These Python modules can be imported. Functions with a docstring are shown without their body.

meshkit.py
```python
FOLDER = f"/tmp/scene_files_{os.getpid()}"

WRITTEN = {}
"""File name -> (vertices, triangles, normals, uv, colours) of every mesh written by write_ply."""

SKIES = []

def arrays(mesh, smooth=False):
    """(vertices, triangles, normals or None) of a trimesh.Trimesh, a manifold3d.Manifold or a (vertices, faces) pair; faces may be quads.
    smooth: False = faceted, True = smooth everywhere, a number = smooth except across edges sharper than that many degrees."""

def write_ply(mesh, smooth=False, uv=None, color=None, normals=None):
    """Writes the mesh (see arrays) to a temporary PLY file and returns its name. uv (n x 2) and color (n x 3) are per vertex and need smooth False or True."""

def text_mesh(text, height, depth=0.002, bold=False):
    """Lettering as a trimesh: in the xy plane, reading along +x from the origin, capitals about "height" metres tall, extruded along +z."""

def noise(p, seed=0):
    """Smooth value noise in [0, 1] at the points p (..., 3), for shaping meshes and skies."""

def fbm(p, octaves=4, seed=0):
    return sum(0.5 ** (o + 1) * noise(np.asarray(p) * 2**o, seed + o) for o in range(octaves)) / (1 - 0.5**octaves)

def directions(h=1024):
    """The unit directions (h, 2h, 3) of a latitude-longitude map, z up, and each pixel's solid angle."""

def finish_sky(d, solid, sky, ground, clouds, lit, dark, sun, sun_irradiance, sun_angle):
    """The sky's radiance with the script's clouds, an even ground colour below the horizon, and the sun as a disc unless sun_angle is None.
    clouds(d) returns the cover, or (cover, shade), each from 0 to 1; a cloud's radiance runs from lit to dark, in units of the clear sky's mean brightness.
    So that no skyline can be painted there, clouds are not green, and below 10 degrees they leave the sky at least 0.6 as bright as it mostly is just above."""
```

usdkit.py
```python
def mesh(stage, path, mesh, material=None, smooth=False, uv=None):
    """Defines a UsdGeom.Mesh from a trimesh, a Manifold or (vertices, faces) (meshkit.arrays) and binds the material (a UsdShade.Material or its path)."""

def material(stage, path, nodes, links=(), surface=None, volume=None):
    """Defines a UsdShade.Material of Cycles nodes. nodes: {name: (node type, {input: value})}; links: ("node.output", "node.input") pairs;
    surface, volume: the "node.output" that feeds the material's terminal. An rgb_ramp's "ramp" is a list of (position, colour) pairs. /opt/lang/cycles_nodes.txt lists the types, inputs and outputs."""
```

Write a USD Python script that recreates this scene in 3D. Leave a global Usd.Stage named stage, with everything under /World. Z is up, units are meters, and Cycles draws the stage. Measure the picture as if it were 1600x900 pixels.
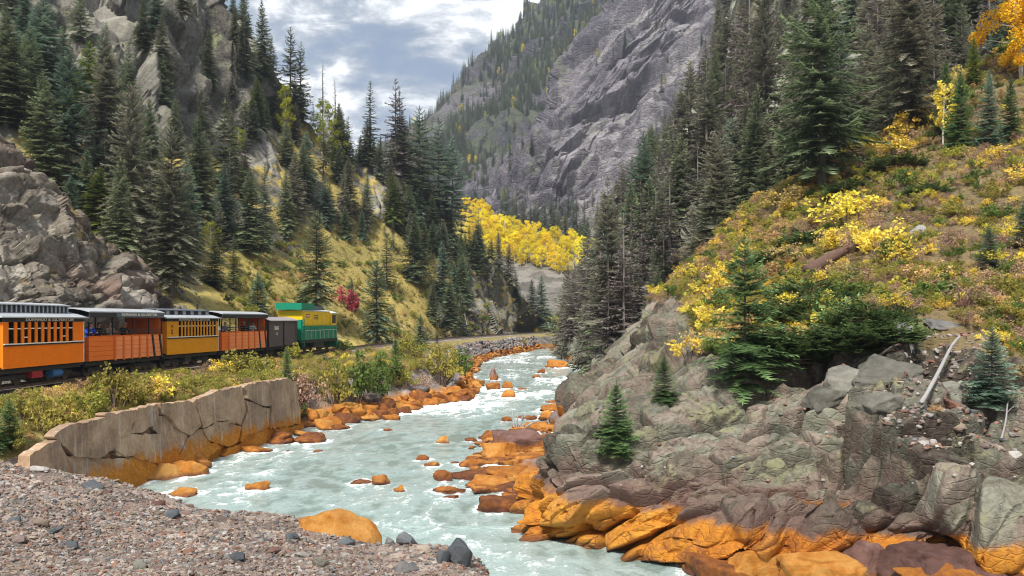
import math
import numpy as np
import trimesh
import manifold3d
import usdkit
import meshkit
from scipy.interpolate import PchipInterpolator
from scipy.spatial import cKDTree
from pxr import Gf, Sdf, Usd, UsdGeom, UsdLux, UsdShade, Vt

# ------------------------------------------------------------------ stage, camera, sky, sun
stage = Usd.Stage.CreateInMemory()
UsdGeom.SetStageUpAxis(stage, UsdGeom.Tokens.z)
UsdGeom.SetStageMetersPerUnit(stage, 1.0)
UsdGeom.Xform.Define(stage, '/World')
UsdGeom.Scope.Define(stage, '/World/Looks')

FOC, CX, HY, EYE = 1400.0, 800.0, 500.0, 6.5       # the lens in pixels of the 1600 wide photograph; eye 6.5 m above the water
cam = UsdGeom.Camera.Define(stage, '/World/camera')
cam.CreateHorizontalApertureAttr(36.0)
cam.CreateVerticalApertureAttr(36.0 * 9 / 16)
cam.CreateFocalLengthAttr(36.0 * FOC / 1600)
cam.CreateVerticalApertureOffsetAttr((HY - 450) / 1600 * 36.0)
cam.CreateClippingRangeAttr(Gf.Vec2f(0.3, 6000))
cam.CreateExposureAttr(0.92)
_x = UsdGeom.Xformable(cam)
_x.AddTranslateOp().Set(Gf.Vec3d(0, 0, EYE))
_x.AddRotateXOp().Set(90.0)

SUN_AZ, SUN_EL = math.radians(-163), math.radians(50)       # azimuth from +y towards +x
SUN_DIR = np.array([math.sin(SUN_AZ) * math.cos(SUN_EL), math.cos(SUN_AZ) * math.cos(SUN_EL), math.sin(SUN_EL)])
sun = UsdLux.DistantLight.Define(stage, '/World/sun')
sun.CreateIntensityAttr(0.95)
sun.CreateAngleAttr(9.0)
sun.CreateNormalizeAttr(True)
sun.CreateColorAttr(Gf.Vec3f(1.0, 0.95, 0.87))
_x = UsdGeom.Xformable(sun)
_m = Gf.Matrix4d().SetLookAt(Gf.Vec3d(*SUN_DIR.tolist()), Gf.Vec3d(0, 0, 0), Gf.Vec3d(0, 0, 1)).GetInverse()
_x.MakeMatrixXform().Set(_m)


class Ref:
    def __init__(self, s):
        self.s = s


class Node:
    def __init__(self, name):
        self.name = name

    def __getitem__(self, out):
        return Ref(f'{self.name}.{out}')


class G:
    """Collects Cycles nodes and links, then makes the material."""
    def __init__(self):
        self.n, self.l = {}, []

    def __call__(self, kind, **inp):
        name = f'{kind}_{len(self.n)}'
        plain = {}
        for k, v in inp.items():
            if isinstance(v, Ref):
                self.l.append((v.s, f'{name}.{k}'))
            else:
                plain[k] = v
        self.n[name] = (kind, plain)
        return Node(name)

    def math(self, t, a, b=None, clamp=False):
        kw = dict(math_type=t, value1=a)
        if b is not None:
            kw['value2'] = b
        if clamp:
            kw['use_clamp'] = True
        return self('math', **kw)['value']

    def noise(self, vec, scale, detail=5, rough=0.55, dist=0.0):
        return self('noise_texture', vector=vec, scale=scale, detail=detail, roughness=rough, distortion=dist)['fac']

    def ramp(self, fac, stops, interp=True):
        return self('rgb_ramp', fac=fac, ramp=stops, interpolate=interp)['color']

    def step(self, fac, a, b):
        return self('map_range', value=fac, from_min=a, from_max=b, to_min=0.0, to_max=1.0, clamp=True, range_type='smoothstep')['result']

    def mix(self, fac, a, b, t='mix'):
        return self('mix_color', blend_type=t, fac=fac, a=a, b=b)['result']

    def scale(self, vec, sx, sy, sz, rot=(0, 0, 0)):
        return self('mapping', mapping_type='point', vector=vec, scale=(sx, sy, sz), rotation=rot)['vector']

    def attr(self, name):
        return self('attribute', attribute=name)['fac']

    def make(self, name, surface=None, volume=None):
        return usdkit.material(stage, '/World/Looks/' + name, self.n, self.l, surface=surface.s if surface else None, volume=volume.s if volume else None)


def sky_material():
    g = G()
    sky = g('sky_texture', sky_type='single_scattering', sun_disc=False, sun_elevation=SUN_EL, sun_rotation=SUN_AZ % (2 * math.pi), altitude=2500.0, air_density=1.0, aerosol_density=1.2, ozone_density=1.0)['color']
    d = g('texture_coordinate')['generated']
    s = g('separate_xyz', vector=d)
    z = g.math('maximum', s['z'], 0.06)
    u = g.math('divide', s['x'], g.math('add', z, 0.25))
    v = g.math('divide', s['y'], g.math('add', z, 0.25))
    uv = g('combine_xyz', x=u, y=v, z=0.37)['vector']
    big = g.noise(g('mapping', mapping_type='point', vector=uv, location=SKY_OFF, scale=(1, 1, 1))['vector'], 3.6, 10, 0.60, 0.35)
    fine = g.noise(g('mapping', mapping_type='point', vector=uv, location=(7.7, 2.2, 1.0), scale=(1, 1.5, 1))['vector'], 9.0, 9, 0.62, 0.4)
    m = g.math('add', g.math('multiply', big, 0.72), g.math('multiply', fine, 0.28))
    cloud = g.ramp(m, [(0.0, (1.4, 2.2, 3.7)), (0.41, (1.7, 2.45, 3.7)), (0.455, (2.2, 2.85, 3.9)), (0.49, (3.1, 3.65, 4.4)), (0.52, (4.7, 5.1, 5.6)), (0.55, (7.4, 7.7, 8.0)), (0.595, (11.0, 11.1, 11.2)), (1.0, (12, 12, 12))])
    cov = g.math('multiply', g.step(m, 0.20, 0.42), 0.98)
    col = g.mix(cov, sky, cloud)
    # use_clamp stays off so that radiance above 1 survives
    for k, (kind, inp) in g.n.items():
        if kind == 'mix_color':
            inp['use_clamp'] = False
    bg = g('background_shader', color=col, strength=0.072)['background']
    return g.make('sky_look', surface=bg)


SKY_OFF = (3.1, 0.4, 0.0)
HAZE = 0.00018
dome = UsdLux.DomeLight.Define(stage, '/World/sky')
dome.CreateIntensityAttr(1.0)
UsdShade.MaterialBindingAPI.Apply(dome.GetPrim()).Bind(sky_material())

# ------------------------------------------------------------------ helpers
RNG = np.random.default_rng(20240)
_names = {}


def numbered(name):
    k = _names.get(name, 0)
    _names[name] = k + 1
    return name if k == 0 else f'{name}_{k:03d}'


def meta(prim, label=None, cat=None, group=None, kind=None):
    p = prim.GetPrim() if hasattr(prim, 'GetPrim') else prim
    for k, v in (('label', label), ('category', cat), ('group', group), ('kind', kind)):
        if v:
            p.SetCustomDataByKey(k, v)
    return p


def raw_mesh(path, v, f, material, smooth=False, prim=None):
    """v, f arrays; prim: {name: per-vertex floats}."""
    m = usdkit.mesh(stage, path, (v, f), material, smooth=smooth)
    for k, a in (prim or {}).items():
        UsdGeom.PrimvarsAPI(m).CreatePrimvar(k, Sdf.ValueTypeNames.FloatArray, 'vertex').Set(Vt.FloatArray.FromNumpy(np.asarray(a, np.float32)))
    return m


def obj(name, v, f, material, parent='/World', smooth=False, prim=None):
    par = parent if isinstance(parent, str) else str(parent.GetPath())
    if par == '/World':
        path = '/World/' + numbered(name)
    else:
        k, p = 0, f'{par}/{name}'
        while stage.GetPrimAtPath(p):
            k += 1
            p = f'{par}/{name}_{k:03d}'
        path = p
    return raw_mesh(path, v, f, material, smooth, prim).GetPrim()


def xform(name, loc=(0, 0, 0), rotz=0.0, scale=None, rot=None):
    x = UsdGeom.Xform.Define(stage, '/World/' + numbered(name))
    x.AddTranslateOp().Set(Gf.Vec3d(*[float(c) for c in loc]))
    if rot is not None:
        x.AddRotateXYZOp().Set(Gf.Vec3f(*[float(c) for c in rot]))
    else:
        x.AddRotateZOp().Set(float(rotz))
    if scale is not None:
        s = (scale,) * 3 if np.ndim(scale) == 0 else scale
        x.AddScaleOp().Set(Gf.Vec3f(*[float(c) for c in s]))
    return x.GetPrim()


def P(px, py, d):
    """The world point that the photograph's pixel shows at depth d."""
    return np.array([(px - CX) / FOC * d, d, EYE + (HY - py) / FOC * d])


def pix(p):
    p = np.asarray(p, float)
    return np.stack([CX + FOC * p[..., 0] / p[..., 1], HY - FOC * (p[..., 2] - EYE) / p[..., 1], p[..., 1]], -1)


def spline(ctrl, n, dens=None):
    """Pchip along the first axis. dens: relative sampling density per control interval."""
    ctrl = np.asarray(ctrl, float)
    k = len(ctrl)
    t = np.linspace(0, k - 1, n)
    if dens is not None:
        w = np.concatenate([[0], np.cumsum(dens)])
        t = np.interp(np.linspace(0, w[-1], n), w, np.arange(k))
    return PchipInterpolator(np.arange(k), ctrl, axis=0)(t), t


def patch(ctrl, nr, nc, dr=None, dc=None):
    a, tr = spline(ctrl, nr, dr)
    b, tc = spline(np.swapaxes(a, 0, 1), nc, dc)
    return np.ascontiguousarray(np.swapaxes(b, 0, 1)), tr, tc


def grid_faces(nr, nc):
    i, j = np.meshgrid(np.arange(nr - 1), np.arange(nc - 1), indexing='ij')
    a = (i * nc + j).ravel()
    return np.stack([a, a + 1, a + nc + 1, a + nc], 1)


def grid_normals(p, toward):
    du = np.gradient(p, axis=0)
    dv = np.gradient(p, axis=1)
    n = np.cross(dv, du)
    n /= np.maximum(np.linalg.norm(n, axis=-1, keepdims=True), 1e-9)
    flip = np.sign((n * (np.asarray(toward) - p)).sum(-1).mean()) or 1
    return n * flip


def cells(q, seed):
    """Voronoi cells of scattered seeds, one per occupied unit voxel: F1, F2, cell number, seed point of each."""
    vox = np.floor(q).astype(np.int64)
    key = (vox[:, 0] * 73856093) ^ (vox[:, 1] * 19349663) ^ (vox[:, 2] * 83492791)
    _, first = np.unique(key, return_index=True)
    r = np.random.default_rng(seed)
    seeds = vox[first] + r.random((len(first), 3))
    d, i = cKDTree(seeds).query(q, k=2, workers=-1)
    return d[:, 0], d[:, 1], i[:, 0], i[:, 1], seeds


def rot_euler(a, b, c):
    return trimesh.transformations.euler_matrix(a, b, c)[:3, :3]


def rocky(p, levels, seed=0, warp=0.13, blend=0.06, res=0.0):
    """Blocky rock relief at points p (n,3): (displacement, tone 0..1). levels: (size, amplitude, crack depth, tilt, R or None, stretch or None)."""
    disp = np.zeros(len(p))
    tone = np.zeros(len(p))
    wsum = 0
    for k, (size, amp, crack, tilt, R, st) in enumerate(levels):
        q0 = p / size
        wv = np.stack([meshkit.fbm(q0 * 1.1 + 11.3 * c, 3, seed + 7 * c + k) - 0.5 for c in range(3)], 1)
        if R is not None:
            q0, wv = q0 @ R.T, wv @ R.T
        if st is not None:
            q0 = q0 / np.asarray(st)
        q = q0 + wv * warp * 2
        f1, f2, i, i2, s = cells(q, seed * 31 + k)
        r = np.random.default_rng(seed * 17 + k + 5)
        off = r.random(len(s)) - 0.5
        tl = r.normal(0, 1, (len(s), 3))

        def height(c):
            return amp * off[c] + 0.20 * size * tilt * np.clip(((q0 - s[c]) * tl[c]).sum(1), -1.3, 1.3)

        gap = (f2 - f1) * size * 0.5 * (1.0 if st is None else min(1.0, float(np.min(st)) * 1.15))
        w = np.clip(gap / np.maximum(blend * size * 0.5, np.asarray(res) * 1.25), 0, 1)
        w = 0.5 + 0.5 * w * w * (3 - 2 * w)
        depth = 0.35 + 0.65 * r.random(len(s))
        fade = 1.0 if np.ndim(res) == 0 else smooth01(size / np.maximum(res, 1e-6), 1.6, 4.2)
        disp += fade * (height(i) * w + height(i2) * (1 - w)) - fade * crack * np.minimum(depth[i], depth[i2]) * np.exp(-(gap / np.maximum(0.032 * size, np.asarray(res) * 0.6)) ** 2) * np.clip(size / np.maximum(np.asarray(res) * 4.0, 1e-6), 0, 1)
        tone += r.random(len(s))[i] / (k + 1)
        wsum += 1 / (k + 1)
    return disp, tone / wsum


def smooth01(x, a, b):
    t = np.clip((x - a) / (b - a), 0, 1)
    return t * t * (3 - 2 * t)

# ------------------------------------------------------------------ materials of the ground
def rock_material(name, greys, lichen, band=None, orange=None, scale=1.0, bump=0.5, soil=None, streak=None, hi=0.66, hues=None):
    """greys: ramp colours by tone and noise; lichen: (colour, from, to); band: (colour, z top, softness); orange: z of the iron stain; soil: ramp where the mesh's 'veg' says so."""
    g = G()
    pos = g('geometry')['position']
    z = g('separate_xyz', vector=pos)['z']
    tone = g.attr('tone')
    n1 = g.noise(pos, 0.9 * scale, 8, 0.62, 0.3)
    n2 = g.noise(g('mapping', mapping_type='point', vector=pos, location=(5, 9, 2))['vector'], 5.0 * scale, 9, 0.75)
    n3 = g.noise(pos, 0.16 * scale, 5, 0.55, 0.6)
    m = g.math('add', g.math('add', g.math('multiply', tone, 0.62), g.math('multiply', n1, 0.32)), g.math('multiply', g.math('subtract', n2, 0.5), 0.85))
    m = g.math('add', m, g.math('multiply', g.math('subtract', n3, 0.5), 0.5))
    k = len(greys)
    col = g.ramp(m, [(0.16 + (hi - 0.16) * i / (k - 1), c) for i, c in enumerate(greys)])
    if hues is not None:
        hf = g.math('fraction', g.math('multiply', tone, 5.3))
        col = g.mix(1.0, col, g.mix(g.step(hf, 0.42, 0.58), hues[0], hues[1]), 'multiply')
    if streak is not None:
        w = g.noise(g('mapping', mapping_type='point', vector=pos, rotation=streak[1], scale=streak[2])['vector'], 1.0, 6, 0.6, 0.4)
        col = g.mix(g.math('multiply', g.step(w, 0.47, 0.66), streak[3]), col, streak[0])
    if band is not None:
        bz = g.math('add', z, g.math('multiply', g.math('subtract', n3, 0.5), 4.5))
        col = g.mix(g.math('multiply', g.math('subtract', 1.0, g.step(bz, band[1] - band[2], band[1] + band[2])), 0.88), col, g.mix(n2, band[0], band[3]))
    if lichen is not None:
        ln = g.math('add', g.math('multiply', g.noise(g('mapping', mapping_type='point', vector=pos, location=(1.5, 3.1, 8.2))['vector'], 0.6 * scale, 6, 0.6, 0.5), 0.6), g.math('multiply', n2, 0.4))
        lf = g.step(ln, lichen[1], lichen[2])
        nz = g('separate_xyz', vector=g('geometry')['normal'])['z']
        lf = g.math('multiply', lf, g.step(nz, -0.3, 0.45))
        if orange is not None:
            lf = g.math('multiply', lf, g.step(z, 1.2, 2.6))
        col = g.mix(g.math('multiply', lf, 0.8), col, g.mix(n2, lichen[0], lichen[3]))
    rough = 0.85
    if orange is not None:
        big = g.noise(pos, 0.55, 5, 0.6, 0.4)
        oz = g.math('subtract', g.math('add', z, g.math('multiply', g.math('subtract', n1, 0.5), 0.5)), g.math('multiply', g.math('subtract', big, 0.5), orange[2]))
        of = g.math('multiply', g.math('subtract', 1.0, g.step(oz, orange[0] - orange[1], orange[0] + orange[1])), g.math('add', 0.72, g.math('multiply', g.step(g.math('add', g.math('multiply', n1, 0.5), g.math('multiply', n2, 0.5)), 0.40, 0.52), 0.28)))
        ocol = g.ramp(g.math('add', g.math('multiply', n2, 0.7), g.math('multiply', tone, 0.3)), [(0.25, (0.17, 0.05, 0.012)), (0.40, (0.36, 0.122, 0.012)), (0.54, (0.50, 0.20, 0.016)), (0.72, (0.56, 0.28, 0.045))])
        col = g.mix(g.math('multiply', of, 0.96), col, ocol)
        wet = g.math('subtract', 1.0, g.step(g.math('add', z, g.math('multiply', g.math('subtract', n2, 0.5), 0.25)), 0.05, 0.26))
        col = g.mix(g.math('multiply', wet, 0.8), col, (0.10, 0.035, 0.016))
        rough = g('map_range', value=wet, from_min=0.0, from_max=1.0, to_min=0.82, to_max=0.35)['result']
    if soil is not None:
        v = g.attr('veg')
        vf = g.step(g.math('add', v, g.math('multiply', g.math('subtract', n1, 0.5), 0.9)), 0.42, 0.58)
        sn = g.noise(pos, 6.0 * scale, 6, 0.7)
        sm = g.math('add', g.math('multiply', sn, 0.6), g.math('multiply', n3, 0.4))
        col = g.mix(vf, col, g.ramp(sm, [(0.3 + 0.4 * i / (len(soil) - 1), c) for i, c in enumerate(soil)]))
    wp = g('vector_math', math_type='add', vector1=g('mapping', mapping_type='point', vector=pos, rotation=(0.2, 0.45, 0.3), scale=(0.7, 1.0, 1.5))['vector'],
           vector2=g('noise_texture', vector=pos, scale=1.6 * scale, detail=3, roughness=0.5)['color'])['vector']
    wp = g('mix_vector', fac=0.22, a=g('mapping', mapping_type='point', vector=pos, rotation=(0.2, 0.45, 0.3), scale=(0.7, 1.0, 1.5))['vector'], b=wp)['result']
    e1 = g.step(g('voronoi_texture', feature='distance_to_edge', vector=wp, scale=2.6 * scale)['distance'], 0.0, 0.09)
    e2 = g.step(g('voronoi_texture', feature='distance_to_edge', vector=wp, scale=7.5 * scale)['distance'], 0.0, 0.11)
    hgt = g.math('add', g.math('multiply', g.noise(pos, 9.0 * scale, 9, 0.72), 0.9), g.math('add', g.math('multiply', e1, 0.34), g.math('multiply', e2, 0.12)))
    b1 = g('bump', height=hgt, strength=min(1.0, bump * 1.5), distance=0.075 / scale)['normal']
    p = g('principled_bsdf', base_color=col, roughness=rough, specular_ior_level=0.3, normal=b1)
    return g.make(name, surface=p['BSDF'])


def plain(name, color, rough=0.7, var=0.0, scale=3.0, metallic=0.0, spec=0.4, bump=0.0, rnd=0.0):
    g = G()
    pos = g('texture_coordinate')['object']
    col = color
    if var:
        n = g.noise(pos, scale, 6, 0.65)
        col = g.mix(n, tuple(c * (1 - var) for c in color), tuple(min(1, c * (1 + var)) for c in color))
    if rnd:
        r = g('object_info')['random']
        col = g('hsv', color=col, hue=0.5, saturation=1.0, value=g('map_range', value=r, from_min=0.0, from_max=1.0, to_min=1 - rnd, to_max=1 + rnd)['result'])['color']
    kw = dict(base_color=col, roughness=rough, metallic=metallic, specular_ior_level=spec)
    if bump:
        kw['normal'] = g('bump', height=g.noise(pos, scale * 4, 6, 0.6), strength=bump, distance=0.05)['normal']
    return g.make(name, surface=g('principled_bsdf', **kw)['BSDF'])


M = {}
M['outcrop'] = rock_material('outcrop_rock', [(0.022, 0.019, 0.015), (0.055, 0.048, 0.039), (0.095, 0.085, 0.070), (0.145, 0.133, 0.112), (0.22, 0.205, 0.175)],
                             ((0.125, 0.13, 0.055), 0.52, 0.60, (0.27, 0.27, 0.15)), band=((0.10, 0.052, 0.042), 1.9, 0.9, (0.165, 0.092, 0.077)), orange=(1.35, 0.12, 1.1), hues=((1.12, 0.98, 0.92), (0.97, 1.03, 0.93)),
                             soil=[(0.065, 0.048, 0.028), (0.115, 0.085, 0.045), (0.20, 0.15, 0.07), (0.15, 0.13, 0.05)])
M['left_rock'] = rock_material('left_outcrop_rock', [(0.030, 0.024, 0.018), (0.080, 0.066, 0.051), (0.14, 0.12, 0.095), (0.21, 0.185, 0.15), (0.31, 0.28, 0.235)],
                               ((0.22, 0.20, 0.09), 0.60, 0.68, (0.33, 0.31, 0.18)), streak=((0.27, 0.16, 0.13), (0.5, 0.2, 0.7), (0.10, 0.22, 0.30), 0.35), soil=[(0.16, 0.12, 0.06), (0.30, 0.22, 0.08), (0.42, 0.32, 0.11)])
M['left_slope'] = rock_material('left_slope_ground', [(0.035, 0.031, 0.026), (0.085, 0.077, 0.065), (0.14, 0.13, 0.11), (0.20, 0.19, 0.162), (0.29, 0.275, 0.24)],
                                ((0.17, 0.19, 0.09), 0.52, 0.64, (0.24, 0.25, 0.13)), scale=0.5, soil=[(0.13, 0.125, 0.045), (0.28, 0.235, 0.07), (0.46, 0.34, 0.10), (0.54, 0.44, 0.17)])
M['right_slope'] = rock_material('right_slope_ground', [(0.05, 0.05, 0.045), (0.10, 0.10, 0.088), (0.16, 0.158, 0.135), (0.23, 0.23, 0.19), (0.30, 0.30, 0.25)],
                                 ((0.17, 0.20, 0.11), 0.46, 0.60, (0.25, 0.27, 0.17)), scale=0.45, orange=(0.5, 0.25, 1.0), soil=[(0.06, 0.055, 0.03), (0.11, 0.09, 0.05), (0.17, 0.13, 0.06)])
M['cliff'] = rock_material('purple_cliff_rock', [(0.022, 0.020, 0.026), (0.060, 0.054, 0.068), (0.105, 0.095, 0.114), (0.165, 0.151, 0.168), (0.26, 0.245, 0.25)],
                           ((0.12, 0.135, 0.08), 0.53, 0.62, (0.18, 0.19, 0.13)), scale=0.09, streak=((0.08, 0.075, 0.09), (0.0, 0.62, 0.15), (0.16, 0.05, 0.02), 0.75), bump=0.9)
M['ridge'] = rock_material('far_ridge_rock', [(0.026, 0.026, 0.034), (0.05, 0.048, 0.060), (0.085, 0.078, 0.096), (0.125, 0.115, 0.133)],
                           ((0.045, 0.060, 0.03), 0.44, 0.56, (0.085, 0.095, 0.045)), scale=0.05, bump=0.9)
M['scree'] = rock_material('scree_ground', [(0.085, 0.078, 0.066), (0.13, 0.12, 0.104), (0.175, 0.162, 0.142), (0.23, 0.215, 0.19)], None, scale=0.4, bump=0.8,
                           soil=[(0.20, 0.19, 0.05), (0.34, 0.29, 0.07), (0.42, 0.36, 0.09)])
M['bank'] = rock_material('bank_ground', [(0.10, 0.085, 0.075), (0.17, 0.145, 0.13), (0.25, 0.21, 0.185), (0.33, 0.28, 0.25)], None, orange=(0.85, 0.3, 1.2), scale=1.0,
                          soil=[(0.13, 0.11, 0.045), (0.27, 0.22, 0.08), (0.40, 0.33, 0.13)])
M['gravel'] = rock_material('gravel_ground', [(0.095, 0.071, 0.058), (0.21, 0.16, 0.13), (0.31, 0.24, 0.20), (0.41, 0.33, 0.28)], None, scale=5.0, bump=1.0, hi=0.72)


def water_material():
    g = G()
    pos = g('geometry')['position']
    foam = g.attr('foam')
    w = g('mapping', mapping_type='point', vector=pos, rotation=(0, 0, 0.25), scale=(0.75, 0.42, 1.0))['vector']
    n1 = g.noise(w, 3.4, 9, 0.72, 0.9)
    n2 = g.noise(w, 11.0, 8, 0.7, 0.6)
    n3 = g.noise(w, 0.25, 4, 0.5, 0.3)
    f = g.math('add', g.math('add', g.math('multiply', n1, 0.62), g.math('multiply', n2, 0.38)), g.math('multiply', foam, 0.34))
    f = g.math('add', f, g.math('multiply', g.math('subtract', n3, 0.5), 0.22))
    white = g.step(f, 0.66, 0.84)
    deep = g.mix(n3, (0.15, 0.215, 0.19), (0.245, 0.31, 0.285))
    milky = g.mix(g.step(f, 0.38, 0.60), deep, (0.33, 0.42, 0.405))
    col = g.mix(white, milky, (0.82, 0.86, 0.86))
    bump = g('bump', height=g.math('add', g.math('multiply', n1, 0.7), g.math('multiply', n2, 0.3)), strength=0.55, distance=0.22)['normal']
    rough = g('map_range', value=white, from_min=0.0, from_max=1.0, to_min=0.12, to_max=0.75)['result']
    return g.make('river_water', surface=g('principled_bsdf', base_color=col, roughness=rough, ior=1.33, specular_ior_level=0.5, normal=bump)['BSDF'])


M['water'] = water_material()

# ------------------------------------------------------------------ plan of the valley: track, waterlines
TRACK = np.array([(-26.4, 5), (-24.9, 25), (-23.9, 40), (-23.7, 47), (-22.9, 56), (-22.0, 64), (-21.0, 73), (-20.4, 81), (-19.5, 92), (-17.8, 110), (-15.4, 130), (-12, 153), (-6.5, 179), (-1.5, 200), (5, 225), (13.5, 250), (24, 275), (40, 305)], float)
RAIL_Z = 3.43
_tx = PchipInterpolator(TRACK[:, 1], TRACK[:, 0])


def track_x(y):
    return _tx(np.asarray(y, float))


WL = np.array([(-15, 10), (-15.2, 25), (-15.2, 30), (-15.0, 35), (-14.2, 40), (-13.1, 45), (-12.0, 50), (-11.3, 55), (-8.6, 60), (-7.2, 65), (-5.2, 70), (-3.6, 73), (-3.4, 80), (-4.2, 91), (-5.2, 105), (-5.2, 125), (-4.2, 147), (-1.2, 165), (2.2, 180), (5.0, 195), (9.5, 210), (15, 225), (25, 250), (40, 285)], float)
WR = np.array([(17, 10), (17, 21), (13, 21.5), (10.5, 22), (8, 22.5), (6, 23), (4.5, 23.6), (3.4, 24.5), (2.4, 25.2), (1.1, 26), (0.75, 27.2), (1.1, 30), (1.4, 33), (1.8, 36), (2.8, 45), (3.9, 57), (4.4, 66), (6.8, 80), (9.4, 100), (9.2, 121), (7.9, 152), (12.9, 190), (22, 215), (34, 245)], float)
_wl = PchipInterpolator(WL[:, 1], WL[:, 0])


# ------------------------------------------------------------------ river
ROCKS = []


def build_river():
    ny, nx = 470, 290
    # rows evenly spaced in the angle under which the eye sees them
    y = 1.0 / np.linspace(1 / 15.0, 1 / 300.0, ny)
    y = np.sort(np.unique(np.round(y, 4)))
    ny = len(y)
    u = np.linspace(0, 1, nx)
    xl = _wl(np.clip(y, 10, 285)) - 2.5
    ymin_r = np.array([8.0 if yy < 24 else np.interp(yy, WR[10:, 1], WR[10:, 0]) for yy in y])
    xr = np.where(y < 28, 16.0, ymin_r + 3.0)
    X = xl[:, None] + (xr - xl)[:, None] * u[None]
    Y = np.repeat(y[:, None], nx, 1)
    q = np.stack([X * 0.75, Y * 0.42, np.zeros_like(X)], -1)
    w1 = meshkit.fbm(q * 0.9, 4, 3) - 0.5
    w2 = 1 - np.abs(2 * meshkit.fbm(q * 1.7 + 30, 4, 9) - 1)
    rap = smooth01(meshkit.fbm(np.stack([X / 7, Y / 14, X * 0], -1) + 5, 3, 21), 0.38, 0.68)
    rap = np.clip(rap * (0.35 + 0.65 * smooth01(Y, 26, 60)) + 0.25 * smooth01(Y, 60, 120), 0, 1)
    Z = 0.20 * w1 + (0.06 + 0.20 * rap) * (w2 - 0.72)
    wake = np.zeros_like(X)
    for rx, ry, rr in ROCKS:
        dx, dy = (X - rx) / rr, (Y - ry) / rr
        ring = np.exp(-((np.hypot(dx, dy) - 1.05) / 0.35) ** 2)
        tail = np.exp(-(dx / (0.75 + 0.12 * np.maximum(-dy, 0))) ** 2) * np.exp(-np.maximum(-dy, 0) / 3.2) * (dy < 0.6)
        wake = np.maximum(wake, np.maximum(ring * 0.75, tail * 0.8))
    Z = Z + 0.05 * wake * (w2 - 0.3)
    foam = np.clip(wake * 0.8 + rap * 0.62 + (w2 - 0.75) * 1.4 + w1 * 0.5, -0.4, 1.1)
    v = np.stack([X, Y, Z], -1).reshape(-1, 3)
    o = obj('river', v, grid_faces(ny, nx), M['water'], smooth=True, prim={'foam': foam.ravel()})
    meta(o, kind='structure')


# ------------------------------------------------------------------ rock relief recipes
R1 = rot_euler(0.35, 0.45, 0.2)
R2 = rot_euler(-0.5, 0.3, 0.9)
R3 = rot_euler(0.2, -0.75, 0.3)
SURF = {}


def keep(name, p):
    SURF[name] = (p.reshape(-1, 3), cKDTree(pix(p.reshape(-1, 3))[:, :2]))


def on(name, px, py, r=6):
    """The nearest visible point of a surface under the photograph's pixel."""
    v, t = SURF[name]
    d, i = t.query([px, py], k=14)
    c = i[d < max(r, d[0] + 1.5)]
    return v[c[np.argmin(v[c, 1])]]


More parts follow.
